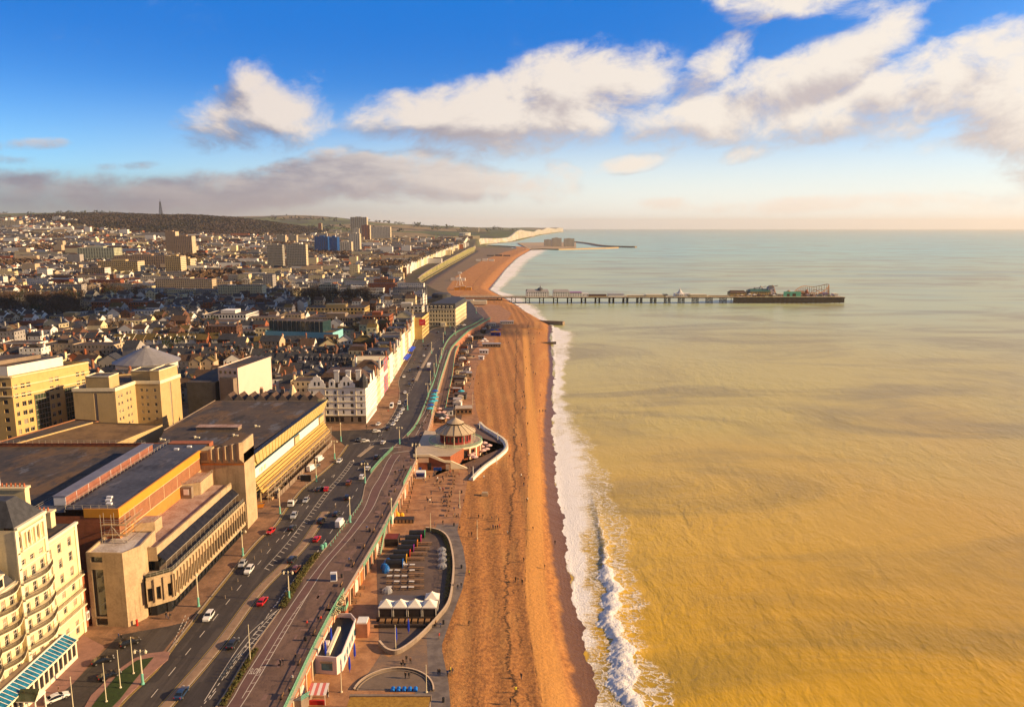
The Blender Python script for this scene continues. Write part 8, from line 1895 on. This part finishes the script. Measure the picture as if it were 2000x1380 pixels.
b = MB(); b.box(-5.3,5.3,-1.25,1.25,.4,4.3,0,top=1); b.box(-5.32,-5.3,-1.2,1.2,2.6,4.2,1); b.build('body', [paintm('navy',(.03,.03,.12)), wfr], bs_)
for z0_, z1_ in ((1.3,2.2),(2.9,3.8)): b = MB(); b.box(-5,5,-1.28,1.28,z0_,z1_); b.build('window_band', cglass, bs_)
for sx in (-3.4, 3.2):
    for sy in (-1.1, 1.1): b = MB(); b.tube((sx,sy-.15,.5),(sx,sy+.15,.5),.5,n=12); b.build('wheel', tyre, bs_)
x, y = P(506,990); b = MB(); q_ = [(-1.8,.9,1.6),(-1.2,.8,.2)]
b.poly([(-2,-1,1.5),(2,-1,1.5),(1.4,-.9,.1),(-1.4,-.9,.1)][::-1]); b.poly([(2,1,1.5),(-2,1,1.5),(-1.4,.9,.1),(1.4,.9,.1)][::-1]); b.poly([(2,-1,1.5),(2,1,1.5),(1.4,.9,.1),(1.4,-.9,.1)][::-1]); b.poly([(-2,1,1.5),(-2,-1,1.5),(-1.4,-.9,.1),(-1.4,.9,.1)][::-1]); b.poly([(-1.9,-.95,1.3),(1.9,-.95,1.3),(1.9,.95,1.3),(-1.9,.95,1.3)], 1); b.box(-2.1,2.1,-1.08,-1,1.4,1.55); b.box(-2.1,2.1,1,1.08,1.4,1.55)
tag(b.build('skip', [mat('skip_orange', (.60,.22,.02), .6, .15, 1), concd], loc=(x, y, 10), rz=.3), 'orange builders skip on the pavement beneath cinema overhang', 'skip')
x, y = P(598,952); b = MB(); b.tube((0,0,0),(0,0,3),.1,n=6,m=1); b.box(-2,2,-.15,.15,2.6,5.2); tag(b.build('road_sign', [black, metal], loc=(x, y, 10)), 'black rectangular electronic road sign on a post', 'sign')
x, y = P(268,1221); b = MB(); b.lathe((0,0,0), [(.3,0),(.3,.2),(.26,.25),(.26,1.4),(.33,1.45),(.33,1.55),(.05,1.75)], 10); b.box(-.12,.12,-.28,-.26,1.2,1.25,1); tag(b.build('post_box', [red, black], loc=(x, y, 10.03)), 'red pillar box at the foot of concrete stair tower', 'post box')
x, y = P(652,1134); b = MB(); b.box(-.9,.9,-.5,.5,0,2.6,0); b.box(-.75,.75,-.53,-.5,.4,2.2,1); b.box(.5,.53,-.4,.4,.3,2.4,0); tag(b.build('advertising_kiosk', [panel, mat('poster', (.05,.10,.30), .5, .2, 1)], loc=(x, y, 10.05), rz=.1), 'white free standing kiosk with blue poster face on the promenade', 'kiosk')
b = MB(); fb = along([P(657,1202), P(670,1164)], .7); [b.ball((x+R.uniform(-.8,.8), y+R.uniform(-.3,.3), 10.3+R.uniform(0,.5)), .16, m=1, seg=5, ring=3) for (x, y, a) in fb for _ in range(7)]
for (x, y, a) in fb:
    for _ in range(16): s = R.uniform(.1,.3); px, py, z = x+R.uniform(-1,1), y+R.uniform(-.5,.5), 10.1+R.uniform(0,.6); b.poly([(px-s,py,z),(px+s,py+s*.5,z+.05),(px,py-s*.5,z+s)], 0)
tag(b.build('flower_bed', [ever, mat('pale_flowers', (.72,.66,.42), .8, .1, 2)]), 'narrow flower bed with white blooms along the promenade railing', 'flower bed')
b = MB(); 
for (px, py) in [(629,1072),(635,1068)]: x, y = P(px, py); b.lathe((x, y, 10.05), [(.55,0),(.6,.9),(.62,1.2),(.3,1.5),(.02,1.6)], 9)
tag(b.build('recycling_bank', turq), 'pair of squat turquoise bins at the end of the kerb shrubs', 'bins')
x, y = P(762,1060,5); b = MB(); b.box(-3,3,-2.5,2.5,0,2.4,0); b.box(-2.7,2.7,-2.2,2.2,2.4,2.45,1); tag(b.build('container', [darkf, mat('maroon_roof', (.20,.035,.025), .7, .15, .5)], loc=(x, y, 5)), 'square maroon topped container under the promenade arches', 'container')
x, y = P(787,1018,5); b = MB(); b.box(-4,4,-1.6,1.6,0,1.4,0); [b.box(-3.8+k*1.3,-3+k*1.3,-1.7,-1.6,.2,1.2,1) for k in range(6)]; tag(b.build('boat_store', [darkf, timb], loc=(x, y, 5)), 'long low dark timber stack on the lower esplanade', 'stack')
x, y = P(757,1100,5); b = MB(); [b.lathe((R.uniform(-.6,.6), k*1.3-4, 0), [(1.2,0),(1.2,.8),(.8,1.5),(.02,1.8)], 7) for k in range(6)]; tag(b.build('covered_heap', mat('blue_tarpaulin', (.01,.12,.42), .5, .15, 1), loc=(x, y-2, 5)), 'row of stacked goods under bright blue tarpaulins by the steps', 'tarpaulin')
x, y = P(775,1008,5); b = MB(); b.lathe((0,0,0), [(1.3,0),(1.1,1.0),(.5,1.8),(.02,2.1)], 7); b.lathe((1.8,.6,0), [(.9,0),(.8,.9),(.02,1.4)], 7); tag(b.build('yellow_heap', mat('yellow_plastic', (.62,.36,.02), .6, .1, 1), loc=(x, y, 5)), 'bright yellow covered heap beside the arches', 'heap')
x, y = P(947,966,5); b = MB(); b.box(-1.3,1.3,-1.1,1.1,0,1.0); b.box(-1.1,1.1,-.9,.9,1.0,1.5); tag(b.build('concrete_block', conc, loc=(x, y, 4.6)), 'small square concrete hut alone on the shingle', 'hut')
x, y = P(822,932,5); b = MB(); b.box(-2,2,-1.6,1.6,0,2.8,0); b.box(-1.8,1.8,-2.6,-1.5,2.2,2.5,1); b.box(-1.6,1.6,-1.65,-1.6,.8,2.0,1); tag(b.build('kiosk', [white, mat('navy_awning', (.03,.05,.22), .6, .1, 1)], loc=(x, y, 5)), 'white kiosk with navy awning against the wall by the brick steps', 'kiosk')
TL = []
for (px, py) in [(748,868),(727,850),(738,858),(716,842),(822,741),(806,746)]:
    x, y = P(px, py); b = MB(); b.tube((0,0,0),(0,0,3.2),.07,n=5,m=0); b.box(-.2,.2,-.2,.2,2.3,3.3,0); b.box(-.1,.1,-.22,-.2,3.0,3.2,1); b.box(-.1,.1,-.22,-.2,2.4,2.6,2); TL.append(b.build('traffic_signal', [black, mat('red_lens', (.5,.02,.02), .3, .05, 1), mat('green_lens', (.02,.3,.1), .3, .05, 1)], loc=(x, y, 10.05)))
name_all(TL, lambda o: 'black traffic signal post at the crossing', 'traffic light', 'traffic signals at the junction')
# site fencing, crates and skips' clutter beneath the cinema scaffold
q = random.Random(12); FB = []
b = MB(); [b.box(i*2.5, i*2.5+2.4, -.03, .03, .1, 2.0, i % 3) for i in range(1)]; b.tube((0,0,0),(0,0,2.1),.04,n=4); b.tube((2.4,0,0),(2.4,0,2.1),.04,n=4)
fen = b.build('fence_panel', [concd, metal, metal])
p0, p1 = Vector((-87.4, 272)), Vector((-83.6, 344)); n_ = 26
for i in range(n_):
    p_ = p0.lerp(p1, i/n_); o = fen if i == 0 else dup(fen); o.location = (p_.x, p_.y, 10.03); o.rotation_euler[2] = rad(87+q.uniform(-3, 3)); FB.append(o)
name_all(FB, lambda o: 'grey site fence panel under the cinema scaffold', 'fence', 'site fence panels at the cinema')
CR = []
for i in range(14):
    x, y = -90.2+q.uniform(-1.5, 1.8), 273+i*5+q.uniform(-1.5, 1.5); b = MB(); w, d, h = q.uniform(.8, 2.2), q.uniform(.8, 2), q.uniform(.6, 1.8); b.box(-w/2, w/2, -d/2, d/2, 0, h); b.box(-w/2-.05, w/2+.05, -d/2-.05, d/2+.05, h, h+.1)
    CR.append(b.build('building_material', q.choice([timb, concd, darkf, MATS['scaffold_boards'], white]), loc=(x, y, 10.03), rz=q.uniform(0, 3)))
name_all(CR, lambda o: f"{ {'timber':'brown timber','dark_concrete':'grey','dark_timber':'black','scaffold_boards':'tan board','white_stucco':'white'}[o.data.materials[0].name] } pile of building material under the cinema scaffold", 'materials', 'piles of building material')
# benches and bins along the promenade
BN = []; b = MB(); b.box(-.9,.9,-.25,.25,.42,.48); b.box(-.9,.9,.22,.28,.5,.95)
for s in (-.75,.75): b.box(s-.04,s+.04,-.22,.25,0,.42,1)
bn = b.build('bench', [timb, black])
for i in range(22):
    y = 150+i*13; x = railx(y)-2.0; o = bn if i == 0 else dup(bn); o.location = (x, y, 10.06); o.rotation_euler[2] = rad(-90); BN.append(o)
for i in range(10):
    y = 268+i*5; o = dup(bn); o.location = (-24+q.uniform(-.5,.5), y, 5.02); o.rotation_euler[2] = rad(90); BN.append(o)
name_all(BN, lambda o: 'timber bench along the upper promenade railing' if o.location.z > 9 else 'timber bench on the open lower esplanade', 'bench', 'benches along the seafront')
LB = []; b = MB(); b.lathe((0,0,0), [(.28,0),(.3,.9),(.34,.95),(.3,1.1),(.05,1.25)], 8); lb = b.build('litter_bin', black)
for i in range(16):
    y = 156+i*17; o = lb if i == 0 else dup(lb); x = railx(y)-3.2 if i % 2 else float(tx(y))-1.5; z = 10.06 if i % 2 else 5.02; o.location = (x, y, z); LB.append(o)
name_all(LB, lambda o: 'black litter bin on the upper promenade' if o.location.z > 9 else 'black litter bin at the edge of the shingle', 'bin', 'litter bins along the seafront')
# cafe clutter beyond the pavilion: parasols, stalls, tents
cols = {'pale pink': (.66,.44,.40), 'white': (.74,.72,.70), 'turquoise': (.05,.42,.55), 'blue': (.02,.10,.45), 'yellow': (.62,.36,.03), 'brown': (.20,.11,.07), 'red': (.5,.04,.03), 'grey': (.16,.15,.16)}
PAR = []; pm_ = {}
def parasol(px, py, z, col, s=1.0):
    x, y = P(px, py, z)
    if col not in pm_:
        r = empty('parasol', (x, y, z)); b = MB(); b.lathe((0,0,0), [(1.7,2.1),(1.75,2.25),(.05,3.0)], 8); b.build('canopy', mat(col.replace(' ', '_')+'_parasol_canvas', cols[col], .7, .06, .8), r); b = MB(); b.tube((0,0,0),(0,0,2.8),.05,n=5); b.lathe((0,0,0), [(.4,0),(.4,.1),(.05,.12)], 8); b.build('pole', timb, r); pm_[col] = r; o = r
    else: o = dup(pm_[col], loc=(x, y, z))
    o.scale = (s,s,s); o['_c'] = col; PAR.append(o)
for (px, py) in [(934,866),(930,872),(946,873),(940,880),(950,885),(943,888),(932,884),(925,893),(927,901),(920,897),(955,878)]: parasol(px, py, 5, 'pale pink')
for (px, py) in [(858,812),(866,812),(861,818),(870,818),(863,824),(872,823),(858,805)]: parasol(px, py, 9 if False else 5.2, 'white' if (px % 2) else 'pale pink')
for k in range(6): parasol(840+k*2.0, 806-k*7, 10.1, ['turquoise','blue','turquoise','turquoise','turquoise','blue'][k], 1.15)
parasol(851, 783, 10.1, 'turquoise', 1.1); parasol(850, 790, 10.1, 'turquoise', 1.1)
for (px, py, c) in [(962,650,'blue'),(970,650,'blue'),(976,649,'red'),(946,668,'white'),(950,672,'white'),(942,672,'white'),(966,652,'yellow'),(901,772,'turquoise'),(880,766,'brown'),(920,640,'yellow'),(924,634,'yellow'),(918,652,'white'),(914,660,'pale pink')]: parasol(px, py, 5, c, 1.3)
name_all(PAR, lambda o: f"{o['_c']} open parasol {'on the pavilion terrace' if o.location.y < 372 and o.location.z < 6 else 'on the upper promenade' if o.location.z > 9 else 'in the seating beyond the pavilion' if o.location.y < 430 else 'among the far beach cafes'}", 'parasol', 'open parasols of the seafront cafes')
for o in PAR: del o['_c']
q = random.Random(77); CL = [('timber_cafe',(906,806),9,7,3.4,'brown timber beach cafe with pale flat roof just beyond the pavilion',timb,lroof),('beach_shack',(900,778),7,6,3.2,'dark beach hut row under the promenade beyond the pavilion',darkw,slateb),('beach_shack',(897,745),8,8,3.5,'dark roofed cafe shack in the fenced beach compound',darkf,felt),('beach_shack',(910,735),8,6,3.0,'grey roofed shack in the fenced beach compound',concd,mat('grey_lead',(0,0,0))),('container',(940,702),4,3,2.8,'small pale container left of the playground hut',panel,white),('container',(945,690),7,4,3.2,'white container on the shingle edge, upper',panel,white),('container',(941,706-16),3.5,3,3,'tiny white kiosk by the upper container',white,white),('play_building',(960,677),16,6,3.0,'long grey low play building on the beach',concd,mat('grey_lead',(0,0,0))),('bouncy_castle',(968,655),9,5,3.5,'blue and orange inflatable beside the beach',MATS['royal_blue_canvas'],orange),('beach_shack',(935,662),10,6,3.5,'dark cafe with awnings at the foot of promenade wall',darkw,felt),('stalls',(955,628+8),14,8,3.0,'cluster of white market stalls by the groyne',white,rcream),('stalls',(990,632),14,7,3.0,'pink white stalls on the root of the groyne',white,pinkw),('yellow_tent',(917,647),9,7,3.2,'ochre canvas topped stalls below the promenade wall',rcream,yellow),('beach_shack',(888,720),6,9,3.0,'brown hut against the foot of the long ramp',timb,slateb)]
for (nm, (px, py), w, d, h, lab, wm_, rm_) in CL:
    x, y = P(px, py, 5); b = MB(); facade(b, (-w/2,-d/2), (w/2,-d/2), 0, h, [(.8, h*.7)], even(w, max(1, int(w/2.2)), 1.3, .5), .12, 0, 1); b.box(-w/2, w/2, -d/2+.2, d/2, 0, h-.02, 0); b.box(-w/2-.4, w/2+.4, -d/2-.5, d/2+.3, h, h+.25, 2)
    r = tag(empty(nm, (x, y, 4.95), q.uniform(-.15, .15)), lab, 'beach building'); b.build('body', [wm_, glass, rm_], r)
b = MB(); x, y = P(912,697,5)
for rr_ in (7, 4.6): b.lathe((0,0,0), [(rr_,0),(rr_,1.0 if rr_ < 6 else .5),(rr_-.4,1.0 if rr_ < 6 else .5),(rr_-.4,0)], 22, 0)
b.lathe((0,0,0), [(6.6,.05),(.01,.06)], 22, 1); tag(b.build('paddling_pool', [concd, darkf], loc=(x, y, 5.05)), 'round dark sunken court with ring wall beyond the ramp', 'court')
b = MB(); b.lathe((0,0,0), [(3.5,0),(3.6,.8),(3.3,.8),(3.2,.1)], 16, 0, math.pi*1.1, math.pi*1.9); x, y = P(909,708,5); tag(b.build('curved_bench', white, loc=(x, y+3, 5.05)), 'white curved bench in front of the round dark court', 'bench')
b = MB()
for i in range(7): x, y = P(768+i*2.6, 1000-i*9, 5); b.box(x+5, x+5.3, y-.1, y+.1, 5, 6.2); b.box(x+2, x+5, y-.05, y+.05, 5.9, 6.0)
tag(b.build('cycle_stands', darkf), 'row of dark cycle stands in front of the esplanade shops', 'cycle stands')
# ---------- people
skin = mat('skin', (.46,.26,.17), .6, .05, 3); HAIR = mat('hair', (.03,.018,.01), .8, .1, 3)
CLO = {'dark coat': (.02,.02,.025), 'black jacket': (.012,.012,.012), 'white top': (.68,.66,.62), 'red jacket': (.42,.03,.02), 'blue coat': (.03,.07,.22), 'grey coat': (.14,.13,.13), 'tan coat': (.38,.24,.13), 'yellow vest': (.62,.55,.05), 'brown jacket': (.12,.06,.035)}
def body_mesh(pose, top, legc):
    J = {'walk': dict(la=(.16,.30), ra=(-.14,.30), lh=(.10,.28,.82), rh=(-.06,-.28,.86)), 'stand': dict(la=(.02,.02), ra=(-.02,.02), lh=(.06,.30,.78), rh=(.03,-.30,.78)), 'lean': dict(la=(.04,.1), ra=(-.06,.1), lh=(.22,.20,1.02), rh=(.20,-.20,1.02))}[pose]
    V = [(0,0,.95,.15,.12),(0,0,1.15,.15,.11),(0,0,1.38,.17,.11),(0,0,1.50,.07,.06),(.01,0,1.58,.085,.085),(.02,0,1.70,.095,.10)]
    E_ = [(0,1),(1,2),(2,3),(3,4),(4,5)]
    def add(p, par): V.append(p); E_.append((par, len(V)-1)); return len(V)-1
    for s, ft, hd_ in ((1, J['la'], J['lh']), (-1, J['ra'], J['rh'])):
        k = add((ft[0]*.2, s*.10, .88, .095, .095), 0); k = add((ft[0]*.55+.03, s*.11, .50, .062, .062), k); k = add((ft[0]*.8-.02, s*.11, .10, .045, .045), k); add((ft[0]*.8+.14, s*.12, .04, .045, .035), k)
        k = add((0, s*.19, 1.42, .062, .062), 2); k = add(((hd_[0])*.35-.04, s*.25, 1.15, .045, .045), k); k = add((hd_[0], s*abs(hd_[1])*.9, hd_[2]+.06, .032, .034), k); add((hd_[0]+.03, s*abs(hd_[1])*.9, hd_[2]-.07, .025, .03), k)
    me = bpy.data.meshes.new('person_src'); me.from_pydata([v[:3] for v in V], E_, []); o = bpy.data.objects.new('person_src', me); COL.objects.link(o)
    o.modifiers.new('s', 'SKIN'); sub = o.modifiers.new('u', 'SUBSURF'); sub.levels = 1
    for i, sv in enumerate(me.skin_vertices[0].data): sv.radius = V[i][3:5]; sv.use_root = (i == 0)
    dg_ = bpy.context.evaluated_depsgraph_get(); dg_.update(); m2 = bpy.data.meshes.new_from_object(o.evaluated_get(dg_)); bpy.data.objects.remove(o)
    m2.materials.clear()
    for m_ in (mat('cloth_'+top.replace(' ', '_'), CLO[top], .85, .08, 4), mat('trousers_'+legc, {'dark': (.02,.022,.03), 'blue': (.04,.06,.12), 'tan': (.25,.18,.11)}[legc], .85, .08, 4), skin, HAIR): m2.materials.append(m_)
    for p in m2.polygons:
        c = p.center; p.use_smooth = True
        p.material_index = 3 if (c.z > 1.66 or (c.z > 1.56 and c.x < -.02)) else 2 if c.z > 1.5 else (2 if (abs(c.y) > .2 and c.z < (.84 if pose != 'lean' else 0)) else 1 if c.z < .9 else 0)
    m2.name = 'person'; return m2
PM = {}; qp = random.Random(31); qx = random.Random(55)
def person(px, py, z, top=None, pose=None, onbeach=False):
    top = top or qp.choice(['dark coat']*4+['black jacket']*4+['white top','red jacket','blue coat','grey coat','tan coat','brown jacket']); pose = pose or qp.choice(['walk','walk','stand']); lg = qp.choice(['dark','dark','blue','tan']); k = (top, pose, lg)
    if k not in PM: PM[k] = body_mesh(pose, top, lg)
    x, y = P(px, py, z)
    if onbeach:
        c, w = float(crx(y)), float(wx(y)); s = x-c; wid = max(w-c, 4)
        z = 4.7 if s < 0 else 4.6-.85*float(sm(0,5.5,s))*float(1-sm(700,1000,y))-3.95*float(sm(4.5/16*wid, wid+3, s)); x, y = P(px, py, z)
    o = bpy.data.objects.new('person', PM[k]); link(o); o.location = (x, y, z); s = qp.uniform(.95, 1.08); o.scale = (s*1.05, s*1.05, s*1.03); o.rotation_euler[2] = qp.uniform(0, 6.28); o['_d'] = f'{top}|{pose}'; PEOPLE.append(o); return o
PEOPLE = []
for (px, py) in [(578,1289),(548,1300),(553,1299),(571,1330),(600,1222),(622,1213),(627,1214),(682,1098),(686,1100),(566,1356),(779.5,924),(783.5,926),(771,926),(773,926),(781,943),(329,1208),(325,1206),(333,1208),(238,1250),(232,1247),(115,1352),(690,905),(768,802),(758,806),(745,812),(850,742),(858,712),(868,702),(655,1050-60),(810,705),(808,712)]: person(px, py, 10.1)
for (px, py) in [(784,1304),(787.5,1299),(791,1304),(794,1292),(802,1295),(792,1324),(799,1324),(856,1317),(859,1317),(858,1247),(860,1225),(885,1149),(894,1151),(901,1147),(880,1148),(906,981),(898,1035),(916,1047),(921,1047),(888,1010),(895,1010),(862,981),(866,981),(872,981),(878,974),(865,959),(849,1026),(865,1024),(850,925),(875,923),(885,924),(881.5,929),(895,922),(839,934),(850,933),(852,942),(854,942),(866,940),(831,943),(882,970),(877,972),(914,916),(920,917),(922,917),(916.6,929),(878,1318),(874,1320),(884,1316),(637,1345),(640,1352),(886,1012),(892,1013),(868,776),(872,782),(882,789),(894,779),(876,768),(889,800),(885,750),(893,748),(902,752),(908,748),(915,744),(890,731),(922,735),(925,742),(897,722),(939,700),(930,708),(905,663),(912,668),(935,655),(952,642),(958,634),(965,640),(640,1362)]: person(px, py, 5)
for (px, py) in [(916,1221),(916,1121),(1012,1137),(1018,1326),(997,1375),(1084,1063),(1041,1036),(1064,1111),(1023,1097),(1030,979),(932,1033),(935,1012),(970,1013),(963,1033),(968,1034),(972,1033),(976,1031),(991,1044),(1018,932),(1024,938),(1023,949),(1003,857),(1006,857),(1018.6,872),(1026,799),(1021,799),(952,799),(1030.6,830),(1033,890),(1029,980),(995.5,894),(945,935),(1027,699),(1041,696),(1037,714),(1028,721),(1026,734),(1041.6,729),(1046,732),(973,734),(1055,774),(1023,768),(1020,777),(1024,776),(1025.6,799),(1021.6,799),(1054,805),(1060,805),(1065.6,804),(993,670),(984,670),(1034,683),(1042,662),(1037,673),(1043,674),(1053.6,652),(1049,651),(1037,645),(1000,655),(1012,664),(1032,652),(943,1012),(1007,1136),(1020,1141),(960,1015),(974,1018),(903,652)]: person(px, py, 4.7, onbeach=True)
for _ in range(34): person(qx.uniform(822, 912), qx.uniform(922, 1000), 5)
for _ in range(22): person(qx.uniform(880, 935), qx.uniform(690, 800), 5)
for _ in range(14):
    yv = qx.uniform(210, 600); px_ = CX+F*(railx(yv)-qx.uniform(3, 7))/(yv*math.cos(PITCH)+(CAMZ-10)*math.sin(PITCH)); c_, s_ = math.cos(PITCH), math.sin(PITCH); person(px_, CY-F*(yv*s_+(10.1-CAMZ)*c_)/(yv*c_-(10.1-CAMZ)*s_), 10.1)
person(1007,1353,4.7,'yellow vest','stand',True); person(916.5,1123,5,'yellow vest','lean'); person(880,1314,5,'yellow vest','stand')
# dark decked strip of beach cafes under the wall, with its huts, tables and low fences
b = MB(); yv = np.arange(402, 830, 12.0); q = random.Random(91)
oe = [14+3*math.sin(v*.05)+q.uniform(-1.5, 1.5) for v in yv]; ramp_x = ix([(p[0], p[1]) for p in A3])
inner = lambda v: float(ramp_x(v))+.4 if A3[0][1] < v < A3[-1][1] else railx(v)+.8
for i in range(len(yv)-1):
    a, c = yv[i], yv[i+1]; b.quad((inner(a), a, 5.03), (railx(a)+oe[i], a, 5.03), (railx(c)+oe[i+1], c, 5.03), (inner(c), c, 5.03))
tag(b.build('cafe_decking', mat('dark_decking', (.085,.055,.042), .85, .25, .25, col2=(.14,.085,.055))), kind='structure')
HT = []; WMh = [('brown timber', timb), ('black', darkf), ('white', white), ('grey', concd), ('cream', cream2), ('red brick', brick)]
for k in range(30):
    yv_ = 408+k*13.5+q.uniform(-4, 4); x = inner(yv_)+q.uniform(3.5, 10); nm_, wm_ = q.choice(WMh); w, d, h = q.uniform(3, 6.5), q.uniform(3, 5.5), q.uniform(2.2, 3.6)
    r = empty('cafe_hut', (x, yv_, 5.03), q.uniform(-.2, .2)); b = MB(); facade(b, (-w/2,-d/2), (w/2,-d/2), 0, h, [(.8, h*.7)], even(w, 2, 1.0, .5), .12, 0, 1); b.box(-w/2, w/2, -d/2+.15, d/2, 0, h-.02, 0); b.build('wall', [wm_, glass], r)
    b = MB(); (b.box(-w/2-.3, w/2+.3, -d/2-.4, d/2+.3, h, h+.2) if k % 2 else hip(b, -w/2-.3, w/2+.3, -d/2-.3, d/2+.3, h, 1.1, min(w, d)*.4)); b.build('roof', q.choice([felt, slateb, whiteroof, lroof, slate]), r); r['_w'] = nm_+(' flat roofed' if k % 2 else ' hipped'); HT.append(r)
name_all(HT, lambda o: f"small {o['_w']} cafe hut on dark decking {'near the pavilion' if o.location.y < 560 else 'towards the pier'}", 'hut', 'cafe huts under the promenade wall')
for o in HT: del o['_w']
TS = []
for k in range(46):
    yv_ = 404+q.uniform(0, 380); x = inner(yv_)+q.uniform(1.5, 12); o = dup(tB_, loc=(x, yv_, 5.05), rz=q.uniform(0, 3)); TS.append(o)
name_all(TS, lambda o: 'timber picnic table on the cafe decking ' + ('near the pavilion' if o.location.y < 520 else 'halfway to the pier' if o.location.y < 660 else 'towards the pier'), 'table', 'picnic tables on the cafe decking')
for _ in range(30):
    yv_ = 405+q.uniform(0, 380); x = inner(yv_)+q.uniform(1, 13); c_, s_ = math.cos(PITCH), math.sin(PITCH); fy = yv_*c_-(5-CAMZ)*s_; person(CX+F*x/fy, CY-F*(yv_*s_+(5-CAMZ)*c_)/fy, 5)
def pw_(o):
    x, y, z = o.location; t_, ps = o['_d'].split('|')
    w = ('by the hotel entrance' if x < -85 else 'on the upper promenade' if z > 9 else 'on the near shingle' if x > tx(y)+1 and y < 260 else 'on the shingle by the pavilion' if x > tx(y)+1 and y < 420 else 'on the distant shingle' if x > tx(y)+1 else 'on the lower path near bottom' if y < 230 else 'on the esplanade before the pavilion' if y < 345 else 'among the far beach cafes')
    return f"person in {t_} {'walking' if ps == 'walk' else 'standing'} {w}"
name_all(PEOPLE, pw_, 'person', 'people strolling on the seafront')
for o in PEOPLE: del o['_d']
# bicycles parked by the kerb
bk = empty('bicycle', (0,0,0)); 
for sx in (-.52, .52):
    b = MB()
    for i in range(12): a, c = i*math.pi/6, (i+1)*math.pi/6; b.tube((sx+.33*math.cos(a),0,.34+.33*math.sin(a)),(sx+.33*math.cos(c),0,.34+.33*math.sin(c)),.025,n=4,caps=False)
    b.build('wheel', tyre, bk)
b = MB(); [b.tube(a, c, .025, n=5) for a, c in (((-.52,0,.34),(-.1,0,.34)),((-.1,0,.34),(-.2,0,.85)),((-.2,0,.8),(.35,0,.82)),((-.1,0,.34),(.35,0,.8)),((.52,0,.34),(.32,0,.95)),((-.52,0,.34),(-.2,0,.8)))]; b.build('frame', mat('bike_blue', (.04,.10,.2), .4, .1, 2), bk)
b = MB(); b.box(-.32,-.08,-.07,.07,.86,.91); b.build('saddle', black, bk); b = MB(); b.tube((.3,-.28,.98),(.3,.28,.98),.02,n=4); b.build('handlebar', metal, bk)
BK = []
for i in range(8):
    x, y = P(436+i*4.4, 1330-i*6.3); o = bk if i == 0 else dup(bk); o.location = (x-.6, y, 10.15); o.rotation_euler[2] = .25; BK.append(o)
name_all(BK, lambda o: 'bicycle parked in the rack beside the kerb shrubs', 'bicycle', 'bicycles in the kerbside rack')
# ---- thin stratus slabs added out of view, shaped to shade old town and beach
def shade_cloud(name, cells, z, seed):
    q = random.Random(seed); b = MB(); st = 45.0; HX_ = (z-10)/math.tan(SUN_EL); ox, oy = HX_*math.sin(SUN_AZ), HX_*math.cos(SUN_AZ)
    ph = [q.uniform(0, 6.28) for _ in range(6)]
    def f(x, y): return (math.sin(x/130+ph[0]+1.3*math.sin(y/90))+math.sin(y/105+ph[1]+math.sin(x/150))+.6*math.sin(x/47+ph[2])*math.sin(y/39+ph[3]))
    for (x0, x1, y0, y1, th) in cells:
        nx, ny = int((x1-x0)/st), int((y1-y0)/st)
        for i in range(nx):
            for j in range(ny):
                x, y = x0+(i+.5)*st, y0+(j+.5)*st; e = min(i+.5, nx-i-.5, j+.5, ny-j-.5)
                if f(x, y)+min(e*.9, 2.4) < th: continue
                r_ = st*q.uniform(.62, .80); cz = z+q.uniform(-4, 4)
                b.lathe((x+ox+q.uniform(-6,6), y+oy+q.uniform(-6,6), cz), [(.1,-9),(r_*.7,-7),(r_,0),(r_*.75,8),(.1,12)], 10)
    return tag(b.build(name, mat('shade_cloud_white', (.85,.85,.87), .95, .05, .01)), kind='structure')
shade_cloud('shade_cloud', [(-1000,-112,450,1180,1.9),(-75,30,560,840,1.6)], 900, 2)
shade_cloud('shade_cloud', [(-60,60,1230,1500,.9)], 900, 5)
# ---- the air: far things fade
hz = MB(); hz.box(-16900, 40500, -3200, 36500, -3.2, 430); 
hm = bpy.data.materials.new('haze'); hm.use_nodes = True; t = hm.node_tree; t.nodes.clear()
vo = t.nodes.new('ShaderNodeVolumePrincipled'); vo.inputs['Color'].default_value = (1.0, 0.95, 0.84, 1); vo.inputs['Density'].default_value = 3.6e-5; vo.inputs['Anisotropy'].default_value = 0.3
t.links.new(vo.outputs[0], t.nodes.new('ShaderNodeOutputMaterial').inputs['Volume'])
tag(hz.build('haze', hm), kind='stuff')
